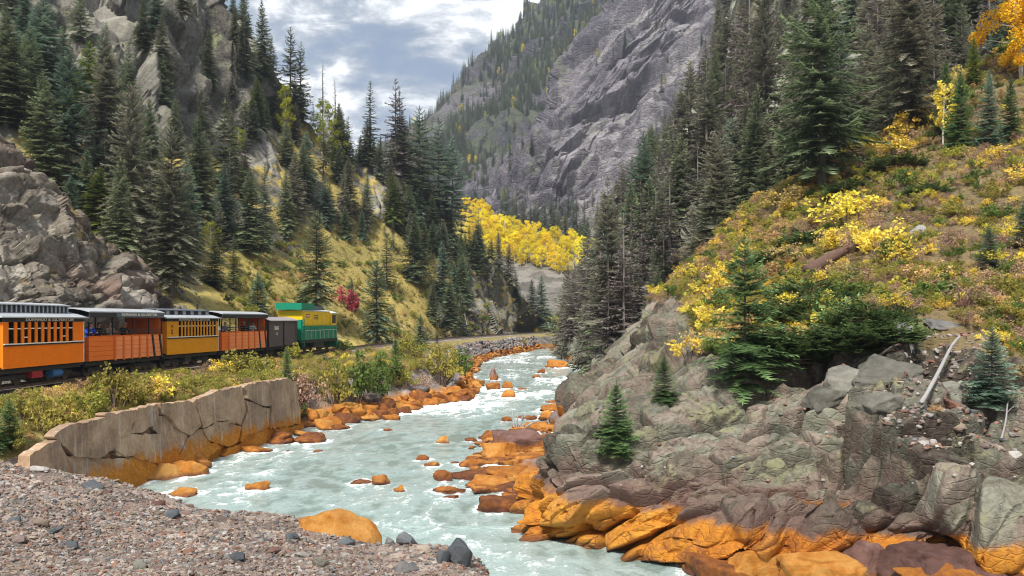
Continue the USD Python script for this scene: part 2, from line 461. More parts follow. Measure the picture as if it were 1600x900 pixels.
def build_patch(name, ctrl, nr, nc, mat, levels, seed, veg=None, dr=None, dc=None, soft=0.0, toward=(0, 0, 12), fine=(0.0, 1.0), kind='structure', amp=None, smooth=False, bias=0.0, warp=0.13):
    p, tr, tc = patch(ctrl, nr, nc, dr, dc)
    n = grid_normals(p, toward)
    flat = p.reshape(-1, 3)
    T, C = np.meshgrid(tr, tc, indexing='ij')
    vg = np.zeros(len(flat)) if veg is None else np.clip(veg(T, C, p, n).ravel(), -0.5, 1.5)
    res = 1.4 * np.maximum(np.linalg.norm(np.gradient(p, axis=0), axis=-1), np.linalg.norm(np.gradient(p, axis=1), axis=-1)).ravel()
    d, tone = rocky(flat, levels, seed, warp, res=res)
    a = (1 - soft * smooth01(vg, 0.35, 0.65))
    if amp is not None:
        a = a * amp(T, C).ravel()
    d = d * a
    if fine[0]:
        d = d + fine[0] * (meshkit.fbm(flat / fine[1], 5, seed + 90) - 0.5)
    q = flat + n.reshape(-1, 3) * (d + bias)[:, None]
    o = obj(name, q, grid_faces(nr, nc), mat, smooth=smooth, prim={'tone': tone, 'veg': vg})
    meta(o, kind=kind)
    keep(name, q.reshape(nr, nc, 3))
    return q.reshape(nr, nc, 3)


def cols(*c):
    """Columns of control points (bottom to top) to rows x columns x 3."""
    return np.swapaxes(np.array([[np.asarray(x, float) if len(x) == 3 and not isinstance(x[0], str) else None for x in k] for k in c], float), 0, 1)


W = lambda x, y, z: np.array([x, y, z], float)


# far forested ridge, left of the cliff
def ridge_ctrl():
    rows = []
    top = [(430, 300), (520, 262), (600, 205), (660, 166), (720, 112), (790, 58), (850, -2), (940, -85), (1050, -180), (1200, -330)]
    for k in range(6):
        t = k / 4.0
        row = []
        for j, (px, py) in enumerate(top):
            if k <= 4:
                base = P(px + 60, 400, 560 + 8 * j)
                up = P(px, py, 860 + 12 * j)
                row.append(base + (up - base) * np.array([t, t ** 1.15, t]))
            else:
                up = P(px, py, 860 + 12 * j)
                row.append(up + W(-20, 160, -70))
        rows.append(row)
    return np.array(rows)


build_patch('far_ridge', ridge_ctrl(), 250, 330, M['ridge'], [(75, 26, 6, 0.8, R3, (0.6, 1, 3.2)), (22, 9, 3, 0.9, R1, (0.7, 1, 2.2))], 4, fine=(9, 30))


# purple cliff in the middle
def cliff_ctrl():
    spec = [(420, 372, 712), (380, 385, 724), (330, 402, 742), (270, 428, 778), (200, 455, 828), (120, 485, 880), (40, 515, 945), (-60, 555, 1020), (-200, 605, 1115), (-330, 660, 1190)]
    rows = []
    for i, (py, d, left) in enumerate(spec):
        row = [P(left + 40, py, d + 150), P(left + 12, py, d + 60), P(left, py, d + 12)]
        for t in (0.07, 0.16, 0.27, 0.38, 0.5, 0.64, 0.8, 1.0):
            px = left + (1500 + 30 * i - left) * t
            bulge = -26 * math.exp(-((t - 0.27) / 0.11) ** 2) + 16 * math.exp(-((t - 0.42) / 0.09) ** 2) - 14 * math.exp(-((t - 0.07) / 0.05) ** 2)
            row.append(P(px, py, d + bulge - 40 * t))
        rows.append(row)
    return np.array(rows)


build_patch('central_cliff', cliff_ctrl(), 430, 500, M['cliff'],
            [(50, 8, 4.5, 0.55, R3, (0.55, 1, 3.0)), (19, 5.0, 6.0, 1.1, rot_euler(0.1, -0.62, 0.2), (0.45, 1, 2.6)), (9.5, 3.4, 3.2, 1.1, rot_euler(0.12, -0.58, 0.3), (0.5, 1, 4.5)), (3.2, 0.8, 0.6, 0.8, R1, None)], 12,
            fine=(0.8, 5), dc=[0.9, 1.0, 1.1, 1.2, 1.3, 1.3, 1.3, 1.1, 0.8, 0.4])


# scree slope and flat below the aspens
def scree_ctrl():
    rows = []
    top = lambda px: np.interp(px, [560, 700, 760, 850, 920, 1150], [350, 338, 352, 362, 372, 372])
    for t, d in ((0.0, 232), (0.10, 240), (0.2, 250), (0.38, 266), (0.58, 288), (0.8, 315), (1.0, 345), (1.02, 400)):
        row = []
        for px in (560, 660, 740, 800, 860, 920, 1000, 1150):
            py = 540 + (float(top(px)) - 540) * min(t, 1.0) + (16 if t > 1 else 0)
            row.append(P(px, py, d + 0.05 * (860 - px)))
        rows.append(row)
    return np.array(rows)


build_patch('scree_slope', scree_ctrl(), 150, 170, M['scree'], [(5, 0.5, 0.25, 0.6, None, None), (2.0, 0.35, 0.15, 0.9, None, None)], 33,
            veg=lambda T, C, p, n: 0.95 - smooth01(-pix(p)[..., 1], -506, -482) * 0.75 * smooth01(pix(p)[..., 0], 745, 800) + 0.5 * smooth01(-pix(p)[..., 1], -400, -380))


# left hillside behind the track
def left_ctrl():
    spec = [
        (-420, [(500, 44), (350, 60), (200, 80), (50, 100), (-150, 125), (-420, 160)]),
        (-150, [(498, 48), (370, 63), (230, 80), (90, 102), (-60, 125), (-330, 160)]),
        (0, [(498, 53), (380, 67), (250, 83), (120, 105), (0, 125), (-250, 160)]),
        (130, [(495, 61), (420, 73), (330, 87), (200, 108), (60, 128), (-200, 165)]),
        (260, [(495, 71), (440, 83), (370, 97), (240, 118), (80, 138), (-150, 170)]),
        (340, [(497, 81), (450, 93), (390, 107), (290, 128), (150, 148), (-40, 175)]),
        (400, [(500, 93), (450, 105), (400, 119), (310, 140), (190, 158), (62, 178)]),
        (470, [(502, 109), (450, 121), (400, 135), (330, 152), (255, 168), (185, 181)]),
        (540, [(507, 123), (460, 135), (410, 149), (350, 164), (290, 176), (245, 186)]),
        (600, [(512, 137), (470, 149), (425, 161), (370, 172), (318, 182), (280, 189)]),
        (660, [(515, 152), (480, 162), (440, 171), (398, 181), (360, 189), (330, 195)]),
        (720, [(517, 176), (490, 183), (458, 189), (425, 195), (395, 200), (372, 204)]),
        (780, [(517, 204), (500, 206), (478, 209), (455, 211), (433, 213), (415, 215)]),
        (822, [(516, 233), (511, 231), (501, 229), (490, 228), (479, 228), (470, 229)]),
        (850, [(516, 250), (514, 250), (511, 250), (508, 251), (506, 252), (505, 254)]),
    ]
    out = []
    for px, pts in spec:
        q = [P(px, py, d) for py, d in pts]
        f = q[0]
        foot = W(float(track_x(f[1])) - 2.6, f[1] - 3, 3.2)
        if px > 700:
            foot = W(f[0] + 0.4, f[1] - 2, 3.0)
        top = q[-1]
        out.append([foot + W(1.2, -1, -0.5), foot] + q + [top + W(-6, 14, -3), top + W(-16, 40, -16), top + W(-26, 80, -40)])
    return cols(*out)


def left_veg(T, C, p, n):
    q = pix(p)
    x, y = q[..., 0], q[..., 1]
    f = meshkit.fbm(p / 9.0, 4, 61)
    v = 0.48 + (f - 0.5) * 1.1
    grass = smooth01(y, 330, 400) * smooth01(-x, -800, -650) * smooth01(x, 330, 390)
    v = v + 0.22 * grass - 0.25 * smooth01(x, 640, 720) * smooth01(y, 380, 430)
    cliffy = np.exp(-((x - 225) / 150) ** 2) * smooth01(-y, -260, -140)
    v = v - 0.75 * cliffy
    v = v + 0.5 * np.exp(-((x - 60) / 45) ** 2 - ((y - 260) / 70) ** 2)
    return v


def left_amp(T, C):
    x = np.interp(C, np.arange(15), [-420, -150, 0, 130, 260, 340, 400, 470, 540, 600, 660, 720, 780, 822, 850])
    c = 0.45 + 1.5 * np.exp(-((x - 210) / 160) ** 2) * smooth01(T, 3.6, 5.0)
    c = c + 0.45 * np.exp(-((x - 780) / 70) ** 2)
    return c * smooth01(T, 0.0, 1.2)


build_patch('left_hillside', left_ctrl(), 460, 540, M['left_slope'],
            [(12, 2.6, 2.2, 0.8, rot_euler(0.1, 0.3, 0.2), (0.55, 0.8, 1.8)), (4.2, 1.2, 1.2, 1.0, R1, (0.6, 1, 1.6)), (1.6, 0.45, 0.5, 1.0, R2, (0.7, 1, 1.4))], 44,
            veg=left_veg, soft=0.72, smooth=True, fine=(0.8, 5), amp=left_amp, dr=[0.2, 0.5, 0.9, 1, 1.2, 1.5, 1.6, 0.3, 0.15, 0.15], dc=[0.3, 0.5, 1, 1.2, 1, 1, 1, 1, 1, 1, 1, 1, 0.9, 0.6])


# near rock outcrop behind the coaches
def outcrop_left_ctrl():
    spec = [
        (-330, [(480, 40), (380, 44), (260, 49), (130, 55)]),
        (-120, [(478, 43), (390, 46.5), (290, 51), (175, 57)]),
        (0, [(478, 46), (400, 49), (320, 53), (215, 59)]),
        (60, [(478, 49), (415, 51.5), (350, 55), (262, 60)]),
        (130, [(480, 53), (435, 55), (390, 58), (332, 62)]),
        (200, [(484, 58), (455, 60), (425, 62.5), (388, 65.5)]),
        (250, [(488, 63), (472, 64.5), (456, 66.5), (436, 69)]),
        (285, [(492, 68), (488, 69), (482, 70), (474, 72)]),
        (320, [(505, 74), (503, 75), (501, 76), (499, 77)]),
    ]
    out = []
    for px, pts in spec:
        q = [P(px, py, d) for py, d in pts]
        foot = W(float(track_x(q[0][1] - 2)) - 2.3, q[0][1] - 2, 3.0)
        t = q[-1]
        out.append([foot] + q + [t + W(-3.0, 3.5, -0.8), t + W(-7, 9, -4), t + W(-10, 14, -10)])
    return cols(*out)


def outcrop_left_veg(T, C, p, n):
    q = pix(p)
    f = meshkit.fbm(p / 4.0, 4, 71)
    return 0.27 + (f - 0.5) * 1.1 + 0.6 * smooth01(T, 4.1, 4.7)


build_patch('left_outcrop', outcrop_left_ctrl(), 230, 300, M['left_rock'],
            [(5.5, 0.9, 0.7, 0.9, rot_euler(0.0, 0.62, 0.2), (1.7, 1, 0.6)), (2.0, 0.32, 0.45, 0.8, rot_euler(0.2, 0.62, 0.3), (1.8, 1, 0.6)), (0.75, 0.10, 0.12, 0.8, rot_euler(0.1, 0.7, 0.1), (1.8, 1, 0.7))], 55,
            veg=outcrop_left_veg, soft=0.7, fine=(0.12, 1.0), amp=lambda T, C: smooth01(T, 0.0, 0.5) * (1 - 0.6 * smooth01(T, 5, 6)), dr=[0.4, 1.2, 1.3, 1.4, 0.7, 0.4, 0.2])


# right outcrop and brush hillside
def right_ctrl():
    B = [
        (W(8.5, 95, -0.7), [(935, 590, 94), (960, 560, 92), (990, 520, 90), (1025, 480, 88), (1060, 440, 88), (1095, 405, 88), (1130, 380, 90), (1165, 340, 92)]),
        (W(4.4, 66, -0.7), [(908, 600, 66.5), (935, 580, 65), (968, 550, 64), (1008, 508, 63), (1045, 465, 63.5), (1085, 432, 66), (1125, 395, 69), (1180, 333, 78)]),
        (W(2.8, 45, -0.7), [(893, 655, 45.5), (918, 620, 45.5), (955, 588, 46.5), (1003, 545, 48), (1050, 485, 51), (1095, 428, 56), (1140, 368, 62), (1205, 315, 70)]),
        (W(1.3, 33, -0.7), [(866, 730, 32.6), (884, 690, 33), (915, 662, 34.5), (968, 625, 37.5), (1030, 572, 42), (1085, 506, 46.5), (1120, 435, 53), (1235, 298, 69)]),
        (W(0.75, 27.3, -0.7), [(842, 795, 27.2), (858, 715, 28.2), (888, 688, 29.8), (955, 655, 33), (1030, 600, 36.5), (1090, 548, 40), (1128, 475, 45.5), (1262, 285, 68)]),
        (W(1.3, 26.0, -0.7), [(882, 810, 25.9), (890, 745, 26.6), (905, 695, 28), (975, 655, 31), (1050, 602, 34.2), (1105, 548, 38), (1142, 475, 43.5), (1285, 272, 68)]),
        (W(3.4, 24.5, -0.7), [(990, 815, 24.6), (1000, 745, 25.6), (1012, 685, 27.2), (1042, 630, 30), (1080, 599, 32.5), (1122, 548, 36.4), (1160, 475, 42.2), (1305, 262, 68)]),
        (W(5.2, 23.4, -0.7), [(1110, 835, 23.4), (1115, 765, 24.6), (1122, 690, 26.5), (1135, 628, 28.8), (1150, 592, 31.2), (1180, 540, 35.2), (1225, 468, 41), (1345, 240, 68)]),
        (W(8.2, 22.5, -0.7), [(1245, 835, 22.6), (1248, 765, 23.8), (1252, 695, 25.7), (1258, 628, 28), (1268, 575, 31), (1285, 520, 34.6), (1315, 450, 40), (1430, 190, 70)]),
        (W(11, 21.9, -0.7), [(1400, 835, 21.8), (1400, 765, 22.8), (1402, 690, 24.8), (1406, 618, 27.4), (1412, 560, 30), (1422, 505, 33.4), (1440, 430, 39), (1520, 120, 73)]),
        (W(14.5, 21.3, -0.7), [(1560, 840, 21.0), (1560, 770, 22.0), (1560, 695, 24.0), (1560, 620, 26.6), (1562, 560, 29.2), (1566, 500, 32.6), (1580, 425, 38), (1620, 60, 76)]),
        (W(20, 20.5, -0.7), [(1800, 850, 20), (1800, 780, 21), (1800, 700, 23), (1800, 610, 26), (1800, 545, 28.6), (1800, 480, 32), (1800, 400, 37), (1800, -20, 78)]),
        (W(34, 17, -0.7), [(2500, 880, 17), (2500, 800, 18.5), (2500, 710, 21), (2500, 610, 24), (2500, 540, 27), (2500, 470, 31), (2500, 380, 36), (2450, -120, 80)]),
    ]
    out = []
    for w0, pts in B:
        q = [P(*x) for x in pts]
        mid = q[6] + (q[7] - q[6]) * np.array([0.48, 0.52, 0.46])
        t = q[-1]
        out.append([w0 + W(0, -0.1, -0.6), w0] + q[:7] + [mid, t, t + W(6, 10, -1.5), t + W(14, 26, -8)])
    return cols(*out)


def right_veg(T, C, p, n):
    q = pix(p)
    x, y = q[..., 0], q[..., 1]
    f = meshkit.fbm(p / 3.2, 4, 81)
    edge = np.interp(x, [850, 930, 1000, 1070, 1120, 1200, 1300, 1390, 1480, 1600], [520, 520, 470, 480, 575, 565, 545, 530, 560, 600])
    # below the edge line bare rock, above it brush
    v = 0.05 + 0.95 * smooth01(edge - y, -25, 40) + (f - 0.5) * 0.6
    return v


build_patch('right_hillside', right_ctrl(), 610, 760, M['outcrop'],
            [(3.0, 0.75, 1.0, 1.2, rot_euler(0.2, 0.42, 0.25), (1.6, 1, 0.75)), (1.25, 0.30, 0.6, 1.2, rot_euler(0.15, 0.5, 0.5), (1.9, 1, 0.65)), (0.5, 0.08, 0.12, 1.0, rot_euler(0.3, 0.4, 0.1), (1.8, 1, 0.65))], 67,
            veg=right_veg, soft=0.72, fine=(0.05, 0.5), bias=0.22, warp=0.045, amp=lambda T, C: 1 - 0.3 * smooth01(T, 9, 11),
            dr=[0.2, 1.0, 1.5, 1.5, 1.4, 1.2, 1.1, 1.0, 0.9, 0.8, 0.4, 0.2], dc=[1.0, 1.3, 1.1, 0.8, 0.6, 1.2, 1.2, 1.3, 1.3, 1.3, 0.7, 0.2])


# steep wooded slope on the right, further up the river
def right_far_ctrl():
    spec = [
        (W(60, 70, 6), [(1500, 300, 84), (1580, 240, 86), (1660, 160, 90), (1740, 80, 96), (1850, -20, 104), (2000, -140, 116), (2150, -330, 134)]),
        (W(38, 74, 5), [(1330, 320, 86), (1400, 262, 88), (1470, 190, 92), (1545, 110, 98), (1640, 10, 106), (1760, -110, 118), (1880, -330, 136)]),
        (W(21, 76, 2), [(1150, 400, 85), (1220, 335, 88), (1290, 265, 92), (1370, 180, 99), (1460, 80, 107), (1570, -60, 120), (1700, -330, 138)]),
        (W(7.5, 78, -0.7), [(975, 545, 82), (1020, 465, 88), (1085, 372, 95), (1185, 250, 104), (1300, 120, 115), (1450, -60, 130), (1600, -320, 148)]),
        (W(9.6, 103, -0.7), [(940, 548, 105), (975, 472, 111), (1035, 382, 118), (1120, 255, 127), (1210, 125, 138), (1330, -60, 152), (1450, -320, 170)]),
        (W(9.0, 130, -0.7), [(908, 548, 131), (935, 492, 136), (985, 412, 142), (1058, 295, 151), (1135, 175, 161), (1228, 0, 176), (1330, -260, 197)]),
        (W(8.0, 152, -0.7), [(888, 546, 152.5), (906, 502, 156), (945, 432, 161), (1002, 335, 170), (1064, 225, 180), (1145, 65, 194), (1240, -190, 217)]),
        (W(13.0, 190, -0.7), [(900, 530, 191), (910, 492, 194), (932, 432, 198), (968, 362, 205), (1014, 292, 213), (1084, 175, 225), (1184, -60, 247)]),
        (W(24, 222, -0.7), [(960, 525, 223), (965, 492, 226), (980, 440, 230), (1010, 380, 236), (1050, 310, 244), (1110, 200, 256), (1200, -20, 276)]),
        (W(44, 260, -0.7), [(1045, 525, 261), (1050, 492, 264), (1060, 440, 268), (1080, 380, 274), (1110, 310, 282), (1160, 200, 294), (1240, -20, 314)]),
    ]
    out = []
    for w0, pts in spec:
        q = [P(*x) for x in pts]
        out.append([w0] + q + [q[-1] + W(30, 30, 2)])
    return cols(*out)


build_patch('right_wooded_slope', right_far_ctrl(), 230, 300, M['right_slope'], [(11, 3.2, 1.4, 0.9, R1, (0.8, 1, 1.5)), (4, 1.3, 0.6, 0.9, R2, None), (1.6, 0.5, 0.2, 0.9, R1, None)], 77,
            veg=lambda T, C, p, n: 0.42 + (meshkit.fbm(p / 7, 4, 5) - 0.5) * 1.0, soft=0.6, amp=lambda T, C: 0.3 + 0.7 * smooth01(T, 0, 1))


# left bank from the track to the water, with the track bed
def bank_ctrl():
    Y = [6, 20, 27, 30, 34, 38, 42, 46, 50, 53, 55, 58, 62, 66, 70, 74, 80, 90, 105, 125, 147, 165, 180, 195, 210, 225, 250, 285]
    out = []
    for y in Y:
        w = float(_wl(max(y, 10)))
        t = float(track_x(y))
        walled = 29 <= y <= 53.5
        wx = np.interp(y, [29, 34, 38, 45, 53], [-16.0, -15.5, -15.1, -13.9, -13.2])
        if walled:
            zt = float(np.interp(y, [29, 31, 34, 39, 45, 53], [1.8, 2.1, 2.5, 3.0, 3.0, 2.85]))
            r = [W(wx + 2.5, y, -1.0), W(wx + 0.8, y, -0.5), W(wx - 0.45, y, -0.2), W(wx - 0.75, y, zt - 0.35), W(wx - 1.1, y, zt), W((wx + t + 2.4) / 2, y, max(zt, 2.8)), W(t + 2.6, y, 2.95), W(t + 1.9, y, 3.1), W(t - 1.9, y, 3.1), W(t - 4.5, y, 3.0)]
        else:
            gap = max(w - (t + 2.4), 3.0)
            e = min(gap * 0.75, 2.6 if y > 100 else 4.5)
            top = 2.7 if y > 54 else 2.0
            r = [W(w + 1.6, y, -1.1), W(w + 0.4, y, -0.25), W(w - 0.28 * e, y, 0.45), W(w - 0.65 * e, y, 1.2 if y < 100 else 1.6), W(w - e, y, top), W((w - e + t + 2.4) / 2, y, 2.85), W(t + 2.5, y, 2.95), W(t + 1.9, y, 3.1), W(t - 1.9, y, 3.1), W(t - 4.5, y, 3.0)]
        out.append(r)
    return cols(*out)


build_patch('left_bank', bank_ctrl(), 150, 420, M['bank'], [(1.6, 0.42, 0.2, 0.8, None, None), (0.6, 0.18, 0.08, 0.9, None, None)], 88,
            veg=lambda T, C, p, n: 0.2 + 0.75 * smooth01(T, 3.4, 4.3) - 0.75 * smooth01(T, 6.0, 6.6) + (meshkit.fbm(p / 2.5, 3, 8) - 0.5) * 0.7,
            soft=0.75, amp=lambda T, C: 0.1 + 0.9 * (1 - smooth01(T, 5.2, 6.2)), fine=(0.12, 0.7), dr=[0.4, 1, 1.2, 1.2, 1.2, 0.9, 0.7, 0.5, 0.5])


# gravel bank in front
def gravel_ctrl():
    edge = [(-900, 690, 31), (-330, 712, 30), (-60, 722, 29), (60, 733, 28), (150, 747, 27.2), (230, 772, 26), (300, 797, 24.6), (380, 803, 24.2), (450, 812, 23.4), (520, 838, 21.4), (600, 850, 20.2), (690, 853, 19.4), (735, 872, 18.4), (768, 905, 17.0), (800, 980, 14.8), (835, 1200, 11)]
    out = []
    for k, (px, py, d) in enumerate(edge):
        e = P(px, py, d)
        t_ = min(1.0, max(0.0, (k - 8) / 3.0))
        beyond = e + W(0.5 + 0.12 * k, 1.6, -0.9) * (1 - t_) + W(0.15, 0.45, -0.85) * t_
        wet = e + W(1.0 + 0.22 * k, 3.4, -2.4) * (1 - t_) + W(0.35, 0.9, -2.6) * t_
        near = W(-13 + 17.0 * k / 15, 2.0, 4.1)
        m1 = e + (near - e) * np.array([0.12, 0.12, 0.10])
        m2 = e + (near - e) * np.array([0.36, 0.36, 0.33])
        m3 = e + (near - e) * np.array([0.66, 0.66, 0.68])
        out.append([wet, beyond, e, m1, m2, m3, near])
    return cols(*out)


build_patch('gravel_bank', gravel_ctrl(), 220, 360, M['gravel'], [(1.1, 0.06, 0.0, 0.25, None, None)], 99, fine=(0.30, 2.5), dr=[0.5, 1, 1.2, 1.2, 1, 0.6])

# one sheet of ground under everything, out to the horizon
_gx, _gy = np.meshgrid(np.linspace(-2500, 2500, 25), np.linspace(-2500, 2500, 25), indexing='ij')
_gv = np.stack([_gx, _gy, np.full_like(_gx, -2.2)], -1).reshape(-1, 3)
meta(obj('ground', _gv, grid_faces(25, 25), M['scree'], prim={'tone': np.full(625, 0.5), 'veg': np.full(625, 0.0)}), kind='structure')

# ------------------------------------------------------------------ plants
def leaf_material(name, cols_, trans=0.3, rough=0.6, scale=2.0, sat=1.0, spread=0.3, hue=0.02, tips=False):
    """cols_: dark to light; varied by noise along the plant and by plant."""
    g = G()
    pos = g('texture_coordinate')['object']
    r = g('object_info')['random']
    wp = g('geometry')['position']
    n = g.noise(wp, scale, 4, 0.6)
    n2 = g.noise(wp, scale * 6, 3, 0.6)
    m = g.math('add', g.math('multiply', n, 0.6), g.math('multiply', n2, 0.4))
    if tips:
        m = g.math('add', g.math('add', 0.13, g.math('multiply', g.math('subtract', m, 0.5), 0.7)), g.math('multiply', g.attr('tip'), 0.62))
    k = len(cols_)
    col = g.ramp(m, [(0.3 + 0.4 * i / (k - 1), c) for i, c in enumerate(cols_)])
    col = g('hsv', color=col, hue=g('map_range', value=r, from_min=0.0, from_max=1.0, to_min=0.5 - hue, to_max=0.5 + hue)['result'], saturation=sat,
            value=g('map_range', value=g.math('fraction', g.math('multiply', r, 7.3)), from_min=0.0, from_max=1.0, to_min=1 - spread, to_max=1 + spread)['result'])['color']
    p = g('principled_bsdf', base_color=col, roughness=rough, specular_ior_level=0.25)['BSDF']
    t = g('translucent_bsdf', color=col)['BSDF']
    return g.make(name, surface=g('mix_closure', fac=trans, closure1=p, closure2=t)['closure'])


M['bark'] = plain('spruce_bark', (0.115, 0.10, 0.085), 0.9, 0.4, 12.0, rnd=0.3)
M['grey_bark'] = plain('grey_bark', (0.15, 0.135, 0.125), 0.9, 0.35, 10.0, rnd=0.2)
M['dead_wood'] = plain('dead_wood', (0.30, 0.285, 0.275), 0.9, 0.35, 10.0, rnd=0.2)
M['aspen_bark'] = plain('aspen_bark', (0.50, 0.48, 0.42), 0.8, 0.35, 8.0)
M['stem'] = plain('shrub_stem', (0.16, 0.11, 0.085), 0.9, 0.4, 14.0)
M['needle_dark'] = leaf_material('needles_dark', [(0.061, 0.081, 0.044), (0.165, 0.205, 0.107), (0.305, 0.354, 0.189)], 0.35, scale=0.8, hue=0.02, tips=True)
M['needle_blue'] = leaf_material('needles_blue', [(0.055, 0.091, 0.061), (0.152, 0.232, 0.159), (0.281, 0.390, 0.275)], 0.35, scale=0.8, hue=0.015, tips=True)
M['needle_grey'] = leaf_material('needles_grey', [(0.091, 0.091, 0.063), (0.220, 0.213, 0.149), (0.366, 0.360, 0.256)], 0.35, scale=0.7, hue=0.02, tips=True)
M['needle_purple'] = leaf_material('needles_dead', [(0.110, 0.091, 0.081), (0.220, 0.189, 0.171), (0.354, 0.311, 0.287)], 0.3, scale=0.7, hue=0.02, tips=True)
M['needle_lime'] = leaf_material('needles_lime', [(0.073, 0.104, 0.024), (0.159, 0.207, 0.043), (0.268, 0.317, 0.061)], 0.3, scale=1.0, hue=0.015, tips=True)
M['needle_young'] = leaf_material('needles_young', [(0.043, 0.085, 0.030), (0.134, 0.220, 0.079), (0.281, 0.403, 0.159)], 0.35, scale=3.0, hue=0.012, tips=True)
M['juniper'] = leaf_material('juniper_green', [(0.035, 0.065, 0.022), (0.10, 0.16, 0.05), (0.23, 0.31, 0.11)], 0.25, scale=2.5, hue=0.012, tips=True)
M['aspen_gold'] = leaf_material('aspen_gold_leaves', [(0.62, 0.44, 0.012), (0.84, 0.69, 0.02), (0.90, 0.82, 0.06)], 0.4, scale=0.35, spread=0.18, hue=0.012)
M['aspen_amber'] = leaf_material('aspen_amber_leaves', [(0.60, 0.33, 0.008), (0.82, 0.52, 0.012), (0.90, 0.66, 0.04)], 0.4, scale=0.35, spread=0.1, hue=0.01)
M['aspen_lime'] = leaf_material('aspen_lime_leaves', [(0.13, 0.16, 0.012), (0.28, 0.31, 0.02), (0.46, 0.44, 0.04)], 0.4, scale=0.4, spread=0.2)
M['leaf_yellow'] = leaf_material('yellow_leaves', [(0.60, 0.42, 0.04), (0.80, 0.62, 0.08), (0.88, 0.78, 0.24)], 0.35, scale=2.0, spread=0.2)
M['leaf_orange'] = leaf_material('orange_leaves', [(0.34, 0.20, 0.07), (0.55, 0.38, 0.14), (0.72, 0.56, 0.26)], 0.3, scale=2.0, spread=0.25)
M['leaf_brown'] = leaf_material('brown_leaves', [(0.20, 0.115, 0.08), (0.35, 0.22, 0.14), (0.55, 0.41, 0.27)], 0.2, scale=2.5, spread=0.3)
M['leaf_green'] = leaf_material('green_leaves', [(0.05, 0.085, 0.02), (0.12, 0.18, 0.035), (0.24, 0.29, 0.07)], 0.35, scale=1.5, spread=0.22)
M['leaf_olive'] = leaf_material('olive_leaves', [(0.14, 0.14, 0.03), (0.30, 0.28, 0.05), (0.50, 0.43, 0.08)], 0.35, scale=1.5, spread=0.22)
M['leaf_red'] = leaf_material('red_leaves', [(0.20, 0.02, 0.03), (0.42, 0.05, 0.075), (0.55, 0.12, 0.13)], 0.35, scale=1.5, spread=0.15)
M['grass_dry'] = leaf_material('dry_grass', [(0.20, 0.15, 0.05), (0.40, 0.31, 0.11), (0.55, 0.45, 0.20)], 0.3, scale=1.5, spread=0.25)
M['grass_green'] = leaf_material('green_grass', [(0.14, 0.15, 0.03), (0.30, 0.29, 0.06), (0.46, 0.41, 0.10)], 0.3, scale=1.5, spread=0.25)


def tris(a, b, c):
    """Triangles from corner arrays (n,3)."""
    n = len(a)
    v = np.stack([a, b, c], 1).reshape(-1, 3)
    return v, np.arange(3 * n).reshape(n, 3)


def join(parts):
    vs, fs, n = [], [], 0
    for v, f in parts:
        f = np.asarray(f)
        if f.shape[1] == 4:
            f = np.vstack([f[:, [0, 1, 2]], f[:, [0, 2, 3]]])
        vs.append(np.asarray(v, float))
        fs.append(f + n)
        n += len(v)
    return np.vstack(vs), np.vstack(fs)


def tube(path, radii, sides=6, cap=True):
    path = np.asarray(path, float)
    radii = np.broadcast_to(np.asarray(radii, float), (len(path),))
    t = np.gradient(path, axis=0)
    t /= np.maximum(np.linalg.norm(t, axis=1, keepdims=True), 1e-9)
    ref = np.where(np.abs(t[:, 2:3]) > 0.9, np.array([[1.0, 0, 0]]), np.array([[0, 0, 1.0]]))
    a = np.cross(t, ref)
    a /= np.maximum(np.linalg.norm(a, axis=1, keepdims=True), 1e-9)
    b = np.cross(t, a)
    th = np.linspace(0, 2 * np.pi, sides, endpoint=False)
    v = path[:, None] + radii[:, None, None] * (np.cos(th)[None, :, None] * a[:, None] + np.sin(th)[None, :, None] * b[:, None])
    n = len(path)
    i, j = np.meshgrid(np.arange(n - 1), np.arange(sides), indexing='ij')
    q = np.stack([i * sides + j, i * sides + (j + 1) % sides, (i + 1) * sides + (j + 1) % sides, (i + 1) * sides + j], -1).reshape(-1, 4)
    f = np.vstack([q[:, [0, 1, 2]], q[:, [0, 2, 3]]])
    if cap:
        c = np.array([[0, k, k + 1] for k in range(1, sides - 1)])
        f = np.vstack([f, c[:, ::-1], c + (n - 1) * sides])
    return v.reshape(-1, 3), f


